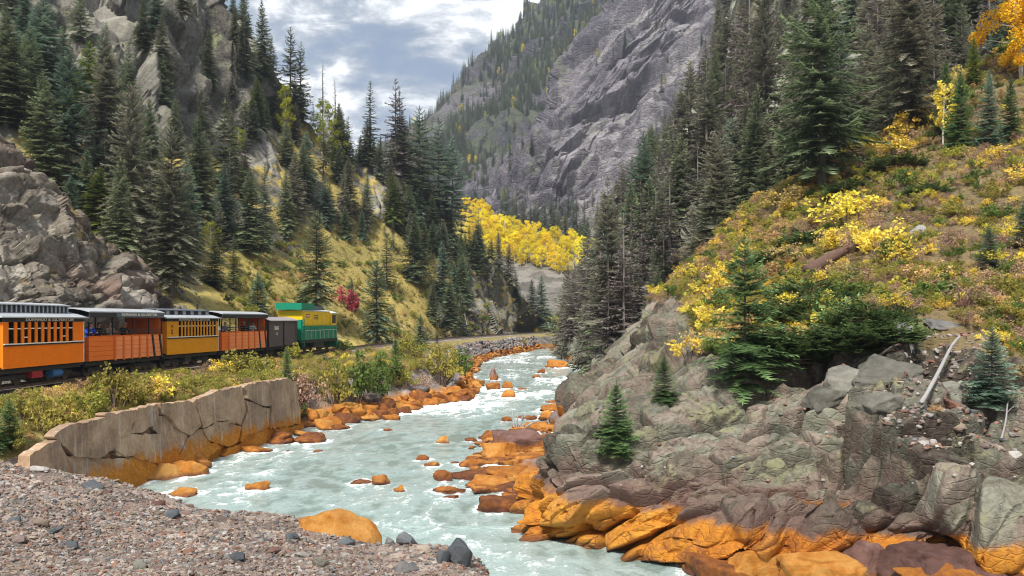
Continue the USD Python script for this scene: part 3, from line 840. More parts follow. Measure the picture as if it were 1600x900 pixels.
def fronds(o, az, L, slope, droop, tip, rng, twigs=10, wid=0.34, hang=0.25, thick=1.0):
    """Conifer branches: o (n,3) origins, az headings, L lengths. Each is a spray of flat twig triangles on both sides of a drooping axis."""
    n = len(o)
    s = (np.arange(twigs) + 0.6) / twigs
    d = np.stack([np.cos(az), np.sin(az), np.zeros(n)], 1)
    side = np.stack([-np.sin(az), np.cos(az), np.zeros(n)], 1)

    def axis(u):
        z = slope[:, None] * u - droop[:, None] * u ** 2 + tip[:, None] * u ** 4
        return o[:, None] + d[:, None] * (L[:, None, None] * u[..., None]) + np.array([0, 0, 1.0]) * (L[:, None] * z)[..., None]

    out, att = [], []
    U = np.repeat(s[None], n, 0)
    for sgn in (-1, 1):
        u = np.clip(U + rng.normal(0, 0.03, U.shape), 0.03, 1)
        p0 = axis(u)
        p1 = axis(np.clip(u + 0.9 / twigs * thick, 0, 1.05))
        ln = L[:, None] * wid * (1.15 - 0.75 * u) * (0.65 + 0.7 * rng.random(U.shape)) * np.minimum(1, 0.45 + u * 2.2)
        fw = 0.55 + 0.35 * rng.random(U.shape)
        tip_ = p0 + side[:, None] * (sgn * ln)[..., None] + d[:, None] * (ln * fw)[..., None]
        tip_[..., 2] -= ln * hang * (0.4 + 1.2 * rng.random(U.shape))
        out.append(tris(p0.reshape(-1, 3), p1.reshape(-1, 3), tip_.reshape(-1, 3)))
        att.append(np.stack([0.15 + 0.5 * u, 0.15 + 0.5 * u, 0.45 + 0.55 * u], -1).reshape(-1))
    # hanging twigs below the axis
    u = np.clip(U + rng.normal(0, 0.04, U.shape), 0.05, 1)
    p0, p1 = axis(u), axis(np.clip(u + 1.1 / twigs, 0, 1.08))
    t = (p0 + p1) / 2 + d[:, None] * (L[:, None] * 0.10)[..., None]
    t[..., 2] -= L[:, None] * (0.10 + 0.16 * rng.random(U.shape)) * (1.1 - 0.6 * u) * (hang / 0.25)
    t += side[:, None] * (rng.normal(0, 0.05, U.shape) * L[:, None])[..., None]
    out.append(tris(p0.reshape(-1, 3), p1.reshape(-1, 3), t.reshape(-1, 3)))
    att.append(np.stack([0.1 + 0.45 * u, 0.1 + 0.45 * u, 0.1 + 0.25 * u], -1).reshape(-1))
    e0, e1, e2 = axis(np.full((n, 1), 0.86))[:, 0], axis(np.full((n, 1), 1.12))[:, 0], axis(np.full((n, 1), 0.9))[:, 0]
    out.append(tris(e0 + side * (L * 0.05)[:, None], e2 - side * (L * 0.05)[:, None], e1))
    att.append(np.tile([0.7, 0.7, 1.0], n))
    v, f = join(out)
    return v, f, np.concatenate(att)


def conifer(seed, whorls=26, per=6, spread=0.17, bare=0.06, droop=0.35, twigs=9, sparse=0.0, gap_top=0.0, shape=0.85, hang=0.25, wid=0.34, irregular=0.25, trunk_r=0.011):
    """A conifer one unit tall: (trunk mesh, crown mesh)."""
    rng = np.random.default_rng(seed)
    hs = bare + (0.985 - bare) * (np.linspace(0, 1, whorls) ** 0.93)
    bend = rng.normal(0, 0.006, 2)
    tz = np.linspace(0, 1, 9)
    tp = np.stack([bend[0] * np.sin(tz * 3), bend[1] * np.sin(tz * 2.3), tz], 1)
    tr = trunk_r * (1 - tz) ** 0.8 + 0.0008
    tr[0] *= 1.35
    trunk = tube(tp, tr, 7)
    O, A, L, S, D, T = [], [], [], [], [], []
    lobe = rng.random(8) * irregular * 1.6
    for h in hs:
        if rng.random() < sparse:
            continue
        k = max(3, int(round(per * (0.75 + 0.5 * rng.random()))))
        for j in range(k):
            if rng.random() < sparse * 0.6 + gap_top * max(0, h - 0.6) * 1.2:
                continue
            az = 2 * np.pi * (j + rng.random() * 0.8) / k + rng.random()
            hh = h + rng.normal(0, 0.006)
            prof = (1 - h) ** shape * (1 if h > bare + 0.12 else 0.75 + 0.25 * (h - bare) / 0.12)
            ln = spread * prof * (1 - irregular + 2 * irregular * rng.random()) * (1 + 0.25 * (lobe[int(az / 0.7854) % 8] - 0.2)) + 0.010
            O.append((np.interp(hh, tz, tp[:, 0]), np.interp(hh, tz, tp[:, 1]), hh))
            A.append(az)
            L.append(ln)
            S.append(-0.05 + 0.75 * h * h + rng.normal(0, 0.07))
            D.append(droop * (1.15 - 0.7 * h) + rng.normal(0, 0.06))
            T.append(0.16 + rng.normal(0, 0.05))
    crown = fronds(np.array(O), np.array(A), np.array(L), np.array(S), np.array(D), np.array(T), rng, twigs, wid, hang)
    tipv = tris(np.array([[-0.006, 0, 0.955], [0, -0.006, 0.955]]), np.array([[0.006, 0, 0.955], [0, 0.006, 0.955]]), np.array([[tp[-1, 0], tp[-1, 1], 1.01]] * 2))
    v, f = join([crown[:2], tipv])
    return trunk, (v, f, np.append(crown[2], np.full(len(tipv[0]), 0.8)))


def snag(seed):
    rng = np.random.default_rng(seed)
    tz = np.linspace(0, 1, 7)
    parts = [tube(np.stack([0.006 * np.sin(tz * 3 + seed), 0.004 * np.cos(tz * 4), tz], 1), 0.0105 * (1 - tz) ** 0.9 + 0.0012, 6)]
    br = []
    for h in np.linspace(0.28, 0.97, 60):
        az, ln = rng.random() * 6.28, 0.075 * (1 - h) ** 0.6 * (0.3 + rng.random()) + 0.006
        a = np.array([0, 0, h])
        b = a + ln * np.array([math.cos(az), math.sin(az), rng.normal(-0.15, 0.25)])
        br.append(tube([a, (a + b) / 2 + np.array([0, 0, 0.1 * ln]), b], [0.0024, 0.0016, 0.0006], 3, False))
    return parts[0], join(br)


def leaf_cloud(centers, radii, count, size, rng, flat=0.0):
    """Small four-sided leaves scattered through lumps; centers (n,3), radii (n,3)."""
    k = rng.integers(0, len(centers), count)
    u = rng.normal(0, 1, (count, 3))
    u /= np.linalg.norm(u, axis=1, keepdims=True)
    r = rng.random(count) ** 0.42
    c = centers[k] + u * radii[k] * r[:, None]
    a = rng.normal(0, 1, (count, 3))
    a[:, 2] *= 1 - flat
    a /= np.linalg.norm(a, axis=1, keepdims=True)
    b = np.cross(a, rng.normal(0, 1, (count, 3)))
    b /= np.maximum(np.linalg.norm(b, axis=1, keepdims=True), 1e-9)
    s = size * (0.6 + 0.8 * rng.random((count, 1)))
    v = np.stack([c - a * s, c + b * s * 0.62, c + a * s, c - b * s * 0.62], 1).reshape(-1, 3)
    f = np.arange(4 * count).reshape(-1, 4)
    return v, np.vstack([f[:, [0, 1, 2]], f[:, [0, 2, 3]]])


def aspen(seed, leaves=3800, width=0.2, size=0.011, low=0.26):
    rng = np.random.default_rng(seed)
    tz = np.linspace(0, 0.93, 8)
    tp = np.stack([0.02 * np.sin(tz * 4 + seed), 0.02 * np.sin(tz * 3 + 2 * seed), tz], 1)
    parts = [tube(tp, 0.012 * (1 - tz) + 0.0015, 6)]
    C, R = [], []
    for h in np.linspace(low, 0.97, 30):
        for _ in range(2):
            az = rng.random() * 6.28
            prof = width * math.sin(min(1, max(0.06, h - 0.12 + max(0, 0.26 - low)) / 0.5) * 1.57) * (1.04 - h) ** 0.45 * 1.25
            ln = prof * (0.25 + 0.75 * rng.random())
            a = np.array([np.interp(h * 0.93, tz, tp[:, 0]), np.interp(h * 0.93, tz, tp[:, 1]), h * 0.9])
            b = a + np.array([math.cos(az) * ln, math.sin(az) * ln, 0.06 * rng.random() + 0.3 * ln])
            parts.append(tube([a, b], [0.0035, 0.001], 3, False))
            C.append(b)
            R.append(np.array([1, 1, 1.15]) * (0.028 + 0.03 * rng.random()) * (0.6 + prof * 3))
    crown = leaf_cloud(np.array(C), np.array(R), leaves, size, rng)
    return join(parts), crown


def shrub(seed, leaves=900, size=0.045, lumps=16, height=1.0, spread=0.75, stems=14, dens=1.0):
    """A bush about one unit tall."""
    rng = np.random.default_rng(seed)
    parts, C, R = [], [], []
    for k in range(stems):
        az, out = rng.random() * 6.28, spread * math.sqrt(rng.random())
        b = np.array([math.cos(az) * out, math.sin(az) * out, height * (1 - 0.5 * (out / spread) ** 2) * (0.7 + 0.35 * rng.random())])
        a = b * np.array([0.15, 0.15, 0])
        mid = a + (b - a) * np.array([0.35, 0.35, 0.55])
        parts.append(tube([a - np.array([0, 0, 0.1]), mid, b], [0.014, 0.010, 0.004], 4, False))
        for t in (0.55, 0.8, 1.0):
            C.append(a + (b - a) * t + rng.normal(0, 0.06, 3))
            R.append(np.array([1, 1, 0.8]) * (0.10 + 0.12 * rng.random()) * dens)
    return join(parts), leaf_cloud(np.array(C), np.array(R), leaves, size, rng)


def juniper(seed, n=240, twigs=8):
    """A low spreading mat of evergreen sprays, one unit in half width."""
    rng = np.random.default_rng(seed)
    az = rng.random(n) * 6.28
    rr = np.sqrt(rng.random(n)) * 0.85
    ph = rng.random(n) * 6.28
    o = np.stack([np.cos(ph) * rr, np.sin(ph) * rr, 0.05 + 0.42 * (1 - rr ** 2) * rng.random(n) + 0.06 * np.sin(ph * 3)], 1)
    az = ph + rng.normal(0, 0.7, n)
    L = 0.22 + 0.22 * rng.random(n)
    stems = join([tube([[0, 0, -0.05], o[k] * np.array([0.5, 0.5, 0.55]), o[k]], [0.03, 0.02, 0.008], 4, False) for k in range(0, n, 8)])
    return stems, fronds(o, az, L, 0.35 + rng.normal(0, 0.12, n), 0.35 + rng.normal(0, 0.1, n), np.full(n, 0.18), rng, twigs, 0.30, 0.12)


def tuft(seed, blades=60, h=0.5, w=0.018, lean=0.5):
    rng = np.random.default_rng(seed)
    az = rng.random(blades) * 6.28
    r = rng.random(blades) * 0.22
    o = np.stack([np.cos(az) * r, np.sin(az) * r, np.full(blades, -0.04)], 1)
    ln = h * (0.5 + 0.6 * rng.random(blades))
    d = np.stack([np.cos(az), np.sin(az), np.zeros(blades)], 1) * (lean * rng.random(blades) * ln)[:, None]
    tip = o + d + np.array([0, 0, 1.0]) * ln[:, None]
    sd = np.stack([-np.sin(az + rng.normal(0, 1, blades)), np.cos(az), np.zeros(blades)], 1) * w
    return tris(o - sd, o + sd, tip)


KIND = {}


def kind(key, parts):
    """A class prim that the instances reference. parts: [(name, (v, f), material)]."""
    c = stage.CreateClassPrim('/World/_' + key)
    for name, (v, f, *tip), m in parts:
        p = f'/World/_{key}/{name}'
        k = 0
        while stage.GetPrimAtPath(p):
            k += 1
            p = f'/World/_{key}/{name}_{k:03d}'
        raw_mesh(p, v, f, M[m], False, {'tip': tip[0]} if tip else None)
    KIND[key] = c.GetPath()


def put(key, name, loc, scale, rotz, label, cat, group=None, rot=None):
    x = xform(name, loc, rotz, scale, rot)
    x.GetReferences().AddInternalReference(KIND[key])
    x.SetInstanceable(True)
    meta(x, label, cat, group)
    return x


_SPEC = dict(
    spruce=[dict(seed=s, whorls=34, per=8, spread=0.185 + 0.018 * (s % 3), twigs=12, droop=0.40, wid=0.40) for s in (1, 2, 3, 4)],
    layered=[dict(seed=s, whorls=24, per=8, spread=0.21, twigs=13, droop=0.28, wid=0.38, sparse=0.05, irregular=0.32, hang=0.14) for s in (11, 12, 13)],
    slim=[dict(seed=s, whorls=34, per=6, spread=0.105, twigs=8, droop=0.45, bare=0.03) for s in (21, 22, 23)],
    thin=[dict(seed=s, whorls=30, per=6, spread=0.15, twigs=9, droop=0.40, sparse=0.16, irregular=0.45, gap_top=0.5, bare=0.16) for s in (31, 32, 33, 34)],
    young=[dict(seed=s, whorls=26, per=11, spread=0.30, twigs=13, droop=0.22, bare=0.02, trunk_r=0.014, shape=0.95, hang=0.14, irregular=0.3, wid=0.42) for s in (41, 42, 43)],
    open=[dict(seed=s, whorls=30, per=9, spread=0.27, twigs=15, wid=0.40, droop=0.30, bare=0.05, sparse=0.10, irregular=0.45, hang=0.14, trunk_r=0.014, shape=0.8) for s in (51, 52)],
    giant=[dict(seed=s, whorls=40, per=8, spread=0.215, twigs=18, droop=0.42, bare=0.09, sparse=0.04, irregular=0.38, hang=0.16, wid=0.24, trunk_r=0.016, shape=0.62) for s in (61, 62)],
)
MESHES = {k: [conifer(**d) for d in v] for k, v in _SPEC.items()}


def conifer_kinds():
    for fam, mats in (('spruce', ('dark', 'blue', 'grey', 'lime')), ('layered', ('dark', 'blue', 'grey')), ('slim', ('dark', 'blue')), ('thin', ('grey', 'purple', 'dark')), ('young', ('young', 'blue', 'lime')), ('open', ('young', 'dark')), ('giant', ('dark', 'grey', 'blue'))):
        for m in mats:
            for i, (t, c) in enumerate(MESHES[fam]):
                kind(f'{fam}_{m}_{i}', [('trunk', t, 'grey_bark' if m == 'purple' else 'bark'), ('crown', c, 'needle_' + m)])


conifer_kinds()
for i in range(3):
    t, c = snag(i + 5)
    kind(f'snag_{i}', [('trunk', t, 'grey_bark'), ('branches', c, 'grey_bark')])
for i in range(4):
    t, c = aspen(i + 3, 3800, 0.19 + 0.03 * i, 0.011, 0.12)
    kind(f'aspen_gold_{i}', [('trunk', t, 'aspen_bark'), ('crown', c, 'aspen_gold')])
    kind(f'aspen_lime_{i}', [('trunk', t, 'aspen_bark'), ('crown', c, 'aspen_lime')])
kind('aspen_big', [(n, m, k) for n, m, k in zip(('trunk', 'crown'), aspen(77, 18000, 0.27, 0.0085, 0.08), ('aspen_bark', 'aspen_amber'))])
kind('aspen_young', [(n, m, k) for n, m, k in zip(('trunk', 'crown'), aspen(78, 900, 0.2, 0.020), ('aspen_bark', 'leaf_yellow'))])
for m in ('yellow', 'orange', 'brown', 'green', 'olive', 'red'):
    for i in range(3):
        s = dict(yellow=(620, 0.05), orange=(700, 0.042), brown=(600, 0.036), green=(1300, 0.045), olive=(1000, 0.045), red=(900, 0.05))[m]
        t, c = shrub(100 + i + len(m) * 7, s[0], s[1])
        kind(f'shrub_{m}_{i}', [('stems', t, 'stem'), ('leaves', c, 'leaf_' + m)])
for i in range(3):
    t, c = juniper(200 + i, 420)
    kind(f'juniper_{i}', [('stems', t, 'stem'), ('sprays', c, 'juniper')])


# ---- what the terrain hides: depth seen from the eye at half the photograph's size
ZW, ZH = 800, 450
ZB = np.full((ZH, ZW), 1e9)


def splat():
    for name, (v, t) in SURF.items():
        q = pix(v)
        ok = (q[:, 2] > 1) & (q[:, 0] >= 0) & (q[:, 0] < 1600) & (q[:, 1] >= 0) & (q[:, 1] < 900)
        x, y = (q[ok, 0] / 2).astype(int), (q[ok, 1] / 2).astype(int)
        for dx in (0, 1):
            for dy in (0, 1):
                np.minimum.at(ZB, (np.clip(y + dy, 0, ZH - 1), np.clip(x + dx, 0, ZW - 1)), q[ok, 2])


splat()
TAKEN = np.zeros((ZH, ZW), bool)
PLANTS = []          # everything that stands, to be sorted near to far


def plant(key, name, base, h, label=None, cat=None, group=None, w=0.16, sure=False, stuff=None, rotz=None, rot=None, wide=1.0):
    PLANTS.append(dict(key=key, name=name, base=np.asarray(base, float), h=h, label=label, cat=cat, group=group, w=w * wide, sure=sure, stuff=stuff, rotz=rotz, rot=rot, wide=wide))


def seen_pixels(p):
    """Rough number of half-size pixels in which the plant shows, and marks them."""
    b = p['base']
    x, y, d = pix(b)
    k = FOC / d / 2
    x, y, hh, ww = x / 2, y / 2, p['h'] * k, max(p['w'] * p['h'] * k, 0.6)
    y0, y1, x0, x1 = int(max(0, y - hh)), int(min(ZH - 1, y)), int(max(0, x - ww)), int(min(ZW - 1, x + ww))
    if y1 < y0 or x1 < x0 or y1 < 0 or x1 < 0 or y0 >= ZH or x0 >= ZW:
        return 0
    yy, xx = np.mgrid[y0:y1 + 1, x0:x1 + 1]
    inside = np.abs(xx - x) <= ww * np.clip((yy - (y - hh)) / max(hh, 1), 0.05, 1) + 0.5
    win = (slice(y0, y1 + 1), slice(x0, x1 + 1))
    vis = inside & (ZB[win] > d - 1.5) & ~TAKEN[win]
    TAKEN[win] |= inside & (ZB[win] > d - 1.5)
    return int(vis.sum())

# ------------------------------------------------------------------ planting
def tree_at(key, px, by, ty, surf, label, cat='spruce', group=None, wide=1.0, name=None, sink=0.15, d=None):
    b = on(surf, px, by) if d is None else P(px, by, d)
    h = (by - ty) / FOC * b[1]
    nm = name or {'aspen': 'aspen_tree', 'snag': 'dead_tree'}.get(key.split('_')[0], 'spruce_tree')
    plant(key, nm, b - W(0, 0, sink), h, label, cat, group, sure=True, wide=wide, w=0.17)


LH, RH, RW, SC = 'left_hillside', 'right_hillside', 'right_wooded_slope', 'scree_slope'
GL, GR = 'spruces on the wooded slope behind the train', 'spruces on the steep slope across the river'
for key, px, by, ty, sf, wide, label in [
    ('spruce_dark_0', 8, 195, 15, LH, 1.5, 'big dark spruce above the grassy ledge, cut by the frame edge'),
    ('spruce_blue_1', 72, 150, -10, LH, 1.5, 'broad bluish spruce at the cliff foot, second from the frame edge'),
    ('giant_blue_1', 106, 308, 75, LH, 1.05, 'tall bluish green spruce standing on the yellow grass ledge'),
    ('spruce_lime_2', 138, 190, 62, LH, 1.7, 'rounded bright green spruce against the grey cliff'),
    ('spruce_grey_1', 165, 285, 45, LH, 1.0, 'tall thin spruce with pale trunk before the cliff'),
    ('giant_grey_1', 205, 400, 128, LH, 0.75, 'tall grey green spruce behind the small yellow green spruce'),
    ('spruce_lime_1', 158, 358, 255, LH, 1.7, 'small yellow green spruce above the reddish outcrop rock'),
    ('giant_grey_0', 272, 458, 192, LH, 0.85, 'tallest grey spruce straight above the second coach'),
    ('spruce_dark_2', 232, 395, 150, LH, 1.0, 'dark spruce close behind the outcrop crest'),
    ('spruce_dark_3', 310, 350, 178, LH, 1.1, 'dark green spruce beside the tallest grey spruce'),
    ('spruce_dark_1', 336, 448, 372, LH, 1.5, 'short dark spruce with a wide skirt above the second coach'),
    ('layered_dark_2', 352, 300, 150, LH, 1.1, 'dark spruce below the cliff, uphill of the yellow patch'),
    ('spruce_dark_0', 392, 398, 262, LH, 1.2, 'dark full spruce on the grass slope above the boxcar'),
    ('slim_dark_1', 416, 392, 250, LH, 1.2, 'slim dark spruce leaning on its neighbour above the boxcar'),
    ('young_blue_0', 403, 487, 418, LH, 1.0, 'small dense blue green spruce just behind the boxcar'),
    ('giant_dark_0', 495, 488, 326, LH, 0.92, 'dark layered spruce standing right behind the locomotive'),
    ('slim_dark_0', 385, 120, -25, LH, 1.4, 'dark spruce on the high cliff edge beside the sky'),
    ('spruce_dark_2', 408, 130, 0, LH, 0.9, 'dark skyline spruce at the top of the crest'),
    ('thin_grey_0', 430, 190, 72, LH, 1.0, 'sparse skyline spruce below the cliff edge'),
    ('layered_dark_1', 455, 185, 38, LH, 0.95, 'tall twin skyline spruce, the higher one with spaced branches'),
    ('layered_dark_2', 471, 195, 62, LH, 0.85, 'tall twin skyline spruce, the lower one with spaced branches'),
    ('snag_0', 511, 215, 92, LH, 1.4, 'bare dead trunk on the skyline over the lime aspens'),
    ('snag_1', 527, 225, 112, LH, 1.5, 'bare leaning dead trunk on the skyline beside the lime aspens'),
    ('spruce_dark_1', 532, 262, 158, LH, 1.0, 'dark skyline spruce right of the lime aspens'),
    ('thin_dark_1', 546, 268, 180, LH, 1.1, 'short sparse spruce on the skyline dip'),
    ('slim_dark_2', 581, 248, 114, LH, 1.35, 'lone dark spire spruce on the skyline dip'),
    ('thin_purple_0', 622, 300, 120, LH, 1.2, 'tall spruce with a bare purplish top on the spur'),
    ('thin_purple_1', 637, 290, 122, LH, 0.9, 'second bare topped spruce on the spur'),
    ('spruce_dark_3', 628, 312, 172, LH, 1.1, 'dark full spruce under the two bare tops'),
    ('layered_dark_0', 656, 322, 158, LH, 1.2, 'dark spruce with spaced branches on the spur ridge'),
    ('layered_blue_1', 688, 350, 180, LH, 1.15, 'tall bluish spruce on the spur ridge, before the last'),
    ('layered_blue_2', 711, 362, 208, LH, 1.1, 'last tall bluish spruce on the spur ridge'),
    ('spruce_blue_3', 746, 415, 345, LH, 1.2, 'dark spruce before the golden aspens on the spur'),
    ('spruce_dark_2', 766, 430, 372, LH, 1.2, 'lowest dark spruce before the golden aspens'),
    ('layered_dark_1', 606, 450, 362, LH, 1.2, 'dark spruce uphill of the tall riverside spruce'),
    ('young_blue_1', 551, 478, 432, LH, 0.9, 'small spruce beside the crimson bush'),
    ('spruce_dark_0', 648, 440, 330, LH, 1.2, 'dark spruce on the grassy side of the spur'),
    ('spruce_blue_2', 690, 470, 375, LH, 1.3, 'bluish spruce over the rocky cut by the track'),
    ('spruce_dark_1', 722, 480, 395, LH, 1.1, 'spruce rooted in the rocky cut beside the pale pole'),
    ('spruce_dark_3', 676, 505, 440, LH, 1.2, 'low spruce on the yellow grass behind the track'),
]:
    tree_at(key, px, by, ty, sf, label, 'dead tree' if key.startswith('snag') else 'spruce', GL, wide)
for key, px, by, ty, wide, label in [('aspen_lime_0', 446, 215, 125, 1.0, 'lime green aspen under the twin skyline spruces'), ('aspen_lime_1', 506, 240, 150, 1.1, 'lime green aspen on the skyline, paler of the pair'),
                                     ('aspen_lime_2', 522, 262, 178, 1.1, 'lime green aspen on the skyline, lower of the pair'), ('aspen_lime_3', 330, 385, 340, 1.5, 'small yellow green aspen over the second coach'), ('aspen_lime_1', 372, 240, 195, 1.6, 'yellow green aspen clump high under the cliff')]:
    tree_at(key, px, by, ty, LH, label, 'aspen', 'lime aspens on the slope behind the train', wide)

# trees between the track and the river, standing on the bank
for key, px, by, ty, wide, label in [
    ('giant_blue_0', 590, 534, 402, 0.95, 'tall dense spruce between the locomotive and the river bend'),
    ('young_young_0', 620, 582, 520, 0.8, 'small dark spruce among the riverbank bushes'),
    ('spruce_dark_1', 658, 548, 487, 1.3, 'pointed spruce by the track over the riverbank bushes'),
    ('slim_dark_0', 684, 560, 500, 1.5, 'slim small spruce over the greenest riverbank bush'),
    ('young_young_1', 448, 608, 545, 0.7, 'small spruce at the far end of the concrete wall'),
    ('young_blue_2', 419, 588, 553, 0.8, 'tiny bluish spruce behind the concrete wall'),
    ('young_young_2', 14, 690, 610, 1.1, 'young spruce at the near end of the concrete wall'),
    ('young_young_0', -10, 705, 625, 1.0, 'young spruce by the frame edge at the gravel'),
]:
    b = on('left_bank', px, by)
    plant(key, 'spruce_tree', b - W(0, 0, 0.1), (by - ty) / FOC * b[1], label, 'spruce', 'young spruces along the left riverbank', sure=True, wide=wide, w=0.2)
tree_at('spruce_blue_1', 848, 513, 428, SC, 'lone blue green spruce by the far track below the scree', 'spruce', None, 1.25)

# right side, one by one
for key, px, by, ty, sf, wide, label in [
    ('giant_dark_0', 1284, 292, -70, RH, 1.0, 'giant spruce with a thick trunk at the head of the brush slope'),
    ('giant_grey_1', 1418, 205, -95, RH, 0.95, 'big brownish spruce uphill of the giant spruce'),
    ('giant_grey_0', 1190, 330, -60, RW, 0.55, 'tall ragged grey spruce just downhill of the giant spruce'),
    ('layered_grey_0', 1115, 405, 200, RH, 1.35, 'olive grey spruce with open branches over the lichen rocks'),
    ('thin_grey_1', 1078, 300, 92, RW, 1.3, 'sparse leaning spruce before the purple cliff'),
    ('thin_purple_2', 1165, 300, -70, RW, 0.9, 'very tall bare grey trunk before the purple cliff'),
    ('young_young_0', 1478, 215, 85, RH, 0.62, 'bright green young spruce above the young golden aspen'),
    ('young_young_1', 1500, 235, 95, RH, 0.62, 'dense young spruce beside the young golden aspen'),
    ('young_blue_1', 1546, 225, 100, RH, 0.6, 'blue green young spruce below the big golden aspen'),
    ('young_young_2', 1580, 215, 108, RH, 0.65, 'young spruce under the big golden aspen at the frame edge'),
    ('young_lime_0', 1520, 130, 48, RH, 0.6, 'lime green young spruce beside the big golden aspen'),
    ('young_lime_1', 1340, 235, 178, RH, 1.1, 'lime green young spruce at the foot of the giant spruce'),
    ('open_young_0', 1157, 603, 362, RH, 0.95, 'open spruce standing on the rock over the river'),
    ('young_young_2', 1037, 626, 545, RH, 1.1, 'small spruce in the cleft of the lichen rock'),
    ('young_young_1', 962, 702, 586, RH, 1.05, 'drooping young spruce at the rock corner by the water'),
    ('young_blue_0', 1550, 622, 500, RH, 1.15, 'blue green spruce beside the leaning grey log'),
    ('young_blue_2', 1540, 422, 342, RH, 0.95, 'small bluish spruce in the brown brush'),
    ('young_blue_1', 1598, 380, 300, RH, 1.0, 'bluish spruce in the brush at the frame edge'),
]:
    tree_at(key, px, by, ty, sf, label, 'spruce', None, wide)
tree_at('aspen_big', 1590, 122, -120, RH, 'big golden aspen at the top of the brush slope', 'aspen', None, 1.1)
tree_at('aspen_young', 1472, 222, 118, RH, 'thin young golden aspen at the top of the brush slope', 'aspen', None, 1.1)

PHR = {'spruce_dark': 'dark green spruce', 'spruce_blue': 'bluish green spruce', 'spruce_grey': 'grey green spruce', 'spruce_lime': 'yellow green spruce', 'layered_dark': 'layered dark spruce', 'layered_blue': 'layered bluish spruce',
       'layered_grey': 'layered grey spruce', 'slim_dark': 'slender dark spruce', 'slim_blue': 'slender bluish spruce', 'thin_grey': 'thin dying grey spruce', 'thin_purple': 'bare purplish dead spruce', 'thin_dark': 'thin dark spruce'}


def band(v, table):
    for lim, s in table:
        if v < lim:
            return s
    return table[-1][1]


def where_left(x, y):
    a = band(x, [(130, 'over the near coach'), (262, 'over the first open car'), (348, 'over the second coach'), (427, 'over the second open car'), (470, 'over the boxcar'), (530, 'over the locomotive'), (620, 'over the riverside spruce'), (720, 'over the willows'), (2000, 'on the spur end')])
    return band(y, [(130, 'topmost '), (215, 'near the skyline '), (300, 'high up '), (390, 'halfway up '), (2000, 'low down ')]) + a


def where_right(x, y):
    a = band(x, [(905, 'at the far river bend'), (950, 'above the orange right bank'), (1010, 'facing the golden aspens'), (1070, 'beyond the lichen rocks'), (1130, 'behind the olive grey spruce'), (1200, 'before the purple cliff'), (1290, 'beside the giant spruce'), (1400, 'behind the giant spruce'), (2000, 'behind the big brownish spruce')])
    return band(y, [(60, 'highest up '), (160, 'high up '), (270, 'midway up '), (380, 'low down '), (2000, 'at the foot ')]) + a


def scatter(surf, n, seed, prob, hrange, fams, gap, where, group, stuff, tall=None):
    """Trees spread over a surface. prob(px, py, p): acceptance; fams: [(weight, key, variants)]."""
    r = np.random.default_rng(seed)
    v, _ = SURF[surf]
    q = pix(v)
    ok = np.where((q[:, 0] > -120) & (q[:, 0] < 1720) & (q[:, 1] > -420) & (q[:, 1] < 620))[0]
    pr = np.clip(prob(q[ok, 0], q[ok, 1], v[ok]), 0, 1) * (v[ok, 1] ** 0)
    pick = r.permutation(ok[r.random(len(ok)) < pr])
    cell, got = {}, 0
    wts = np.array([f[0] for f in fams], float)
    for i in pick:
        if q[i, 1] > 440 and q[i, 0] < 340:
            continue
        c = (int(v[i, 0] // gap), int(v[i, 1] // gap), int(v[i, 2] // (gap * 1.5)))
        if cell.get(c):
            continue
        cell[c] = 1
        x, y, d = q[i]
        lo, hi = hrange(x, y) if callable(hrange) else hrange
        h = lo + (hi - lo) * r.random() ** 1.3
        _, fam, nv = fams[r.choice(len(fams), p=wts / wts.sum())]
        plant(f'{fam}_{r.integers(nv)}', 'spruce_tree', v[i] - W(0, 0, 0.25), h, (PHR[fam], where(x, y)), 'spruce', group, stuff=stuff, wide=0.85 + 0.45 * r.random(), rotz=r.random() * 360)
        got += 1
        if got >= n:
            break


def p_left(x, y, p):
    f = meshkit.fbm(p / 14.0, 3, 300)
    a = 0.25 + smooth01(f, 0.36, 0.62)
    a = a * (1 - 0.95 * smooth01(y, 330, 420) * smooth01(x, 335, 360) * smooth01(-x, -600, -520))       # grass slope
    a = a * (1 - 0.85 * smooth01(y, 425, 470) * smooth01(x, 300, 350))
    a = a * (1 - 0.8 * np.exp(-((x - 230) / 95) ** 2) * smooth01(-y, -210, -150))                          # bare cliff
    a = a * (1 - 0.75 * smooth01(x, 740, 790))
    a = a * (1 - smooth01(x, 375, 390) * smooth01(-x, -650, -630) * smooth01(y, 395, 415))
    a = a * (1 - 0.9 * smooth01(-x, -70, -30) * smooth01(y, 190, 230))
    a = a * (1 - 0.55 * np.exp(-((x - 590) / 40) ** 2 - ((y - 300) / 40) ** 2))
    return a


scatter(LH, 215, 5, p_left, lambda x, y: (6.0, 12.0) if y > 240 or x < 330 else (4.5, 9.5),
        [(4, 'spruce_dark', 4), (2.4, 'spruce_blue', 4), (2.4, 'spruce_grey', 4), (1.6, 'layered_dark', 3), (1.0, 'layered_grey', 3), (0.8, 'slim_dark', 3), (1.2, 'thin_grey', 4), (0.5, 'thin_purple', 4), (0.8, 'spruce_lime', 4)], 3.8, where_left, GL, 'left_forest')


def p_right(x, y, p):
    f = meshkit.fbm(p / 12.0, 3, 310)
    return 0.35 + smooth01(f, 0.35, 0.6)


scatter(RW, 600, 6, p_right, lambda x, y: (8.0, 16.0), [(1.2, 'spruce_dark', 4), (2.0, 'spruce_grey', 4), (1.4, 'layered_grey', 3), (3.4, 'thin_grey', 4), (4.6, 'thin_purple', 4), (0.6, 'layered_dark', 3), (0.6, 'spruce_blue', 4)], 3.0, where_right, GR, 'right_forest')

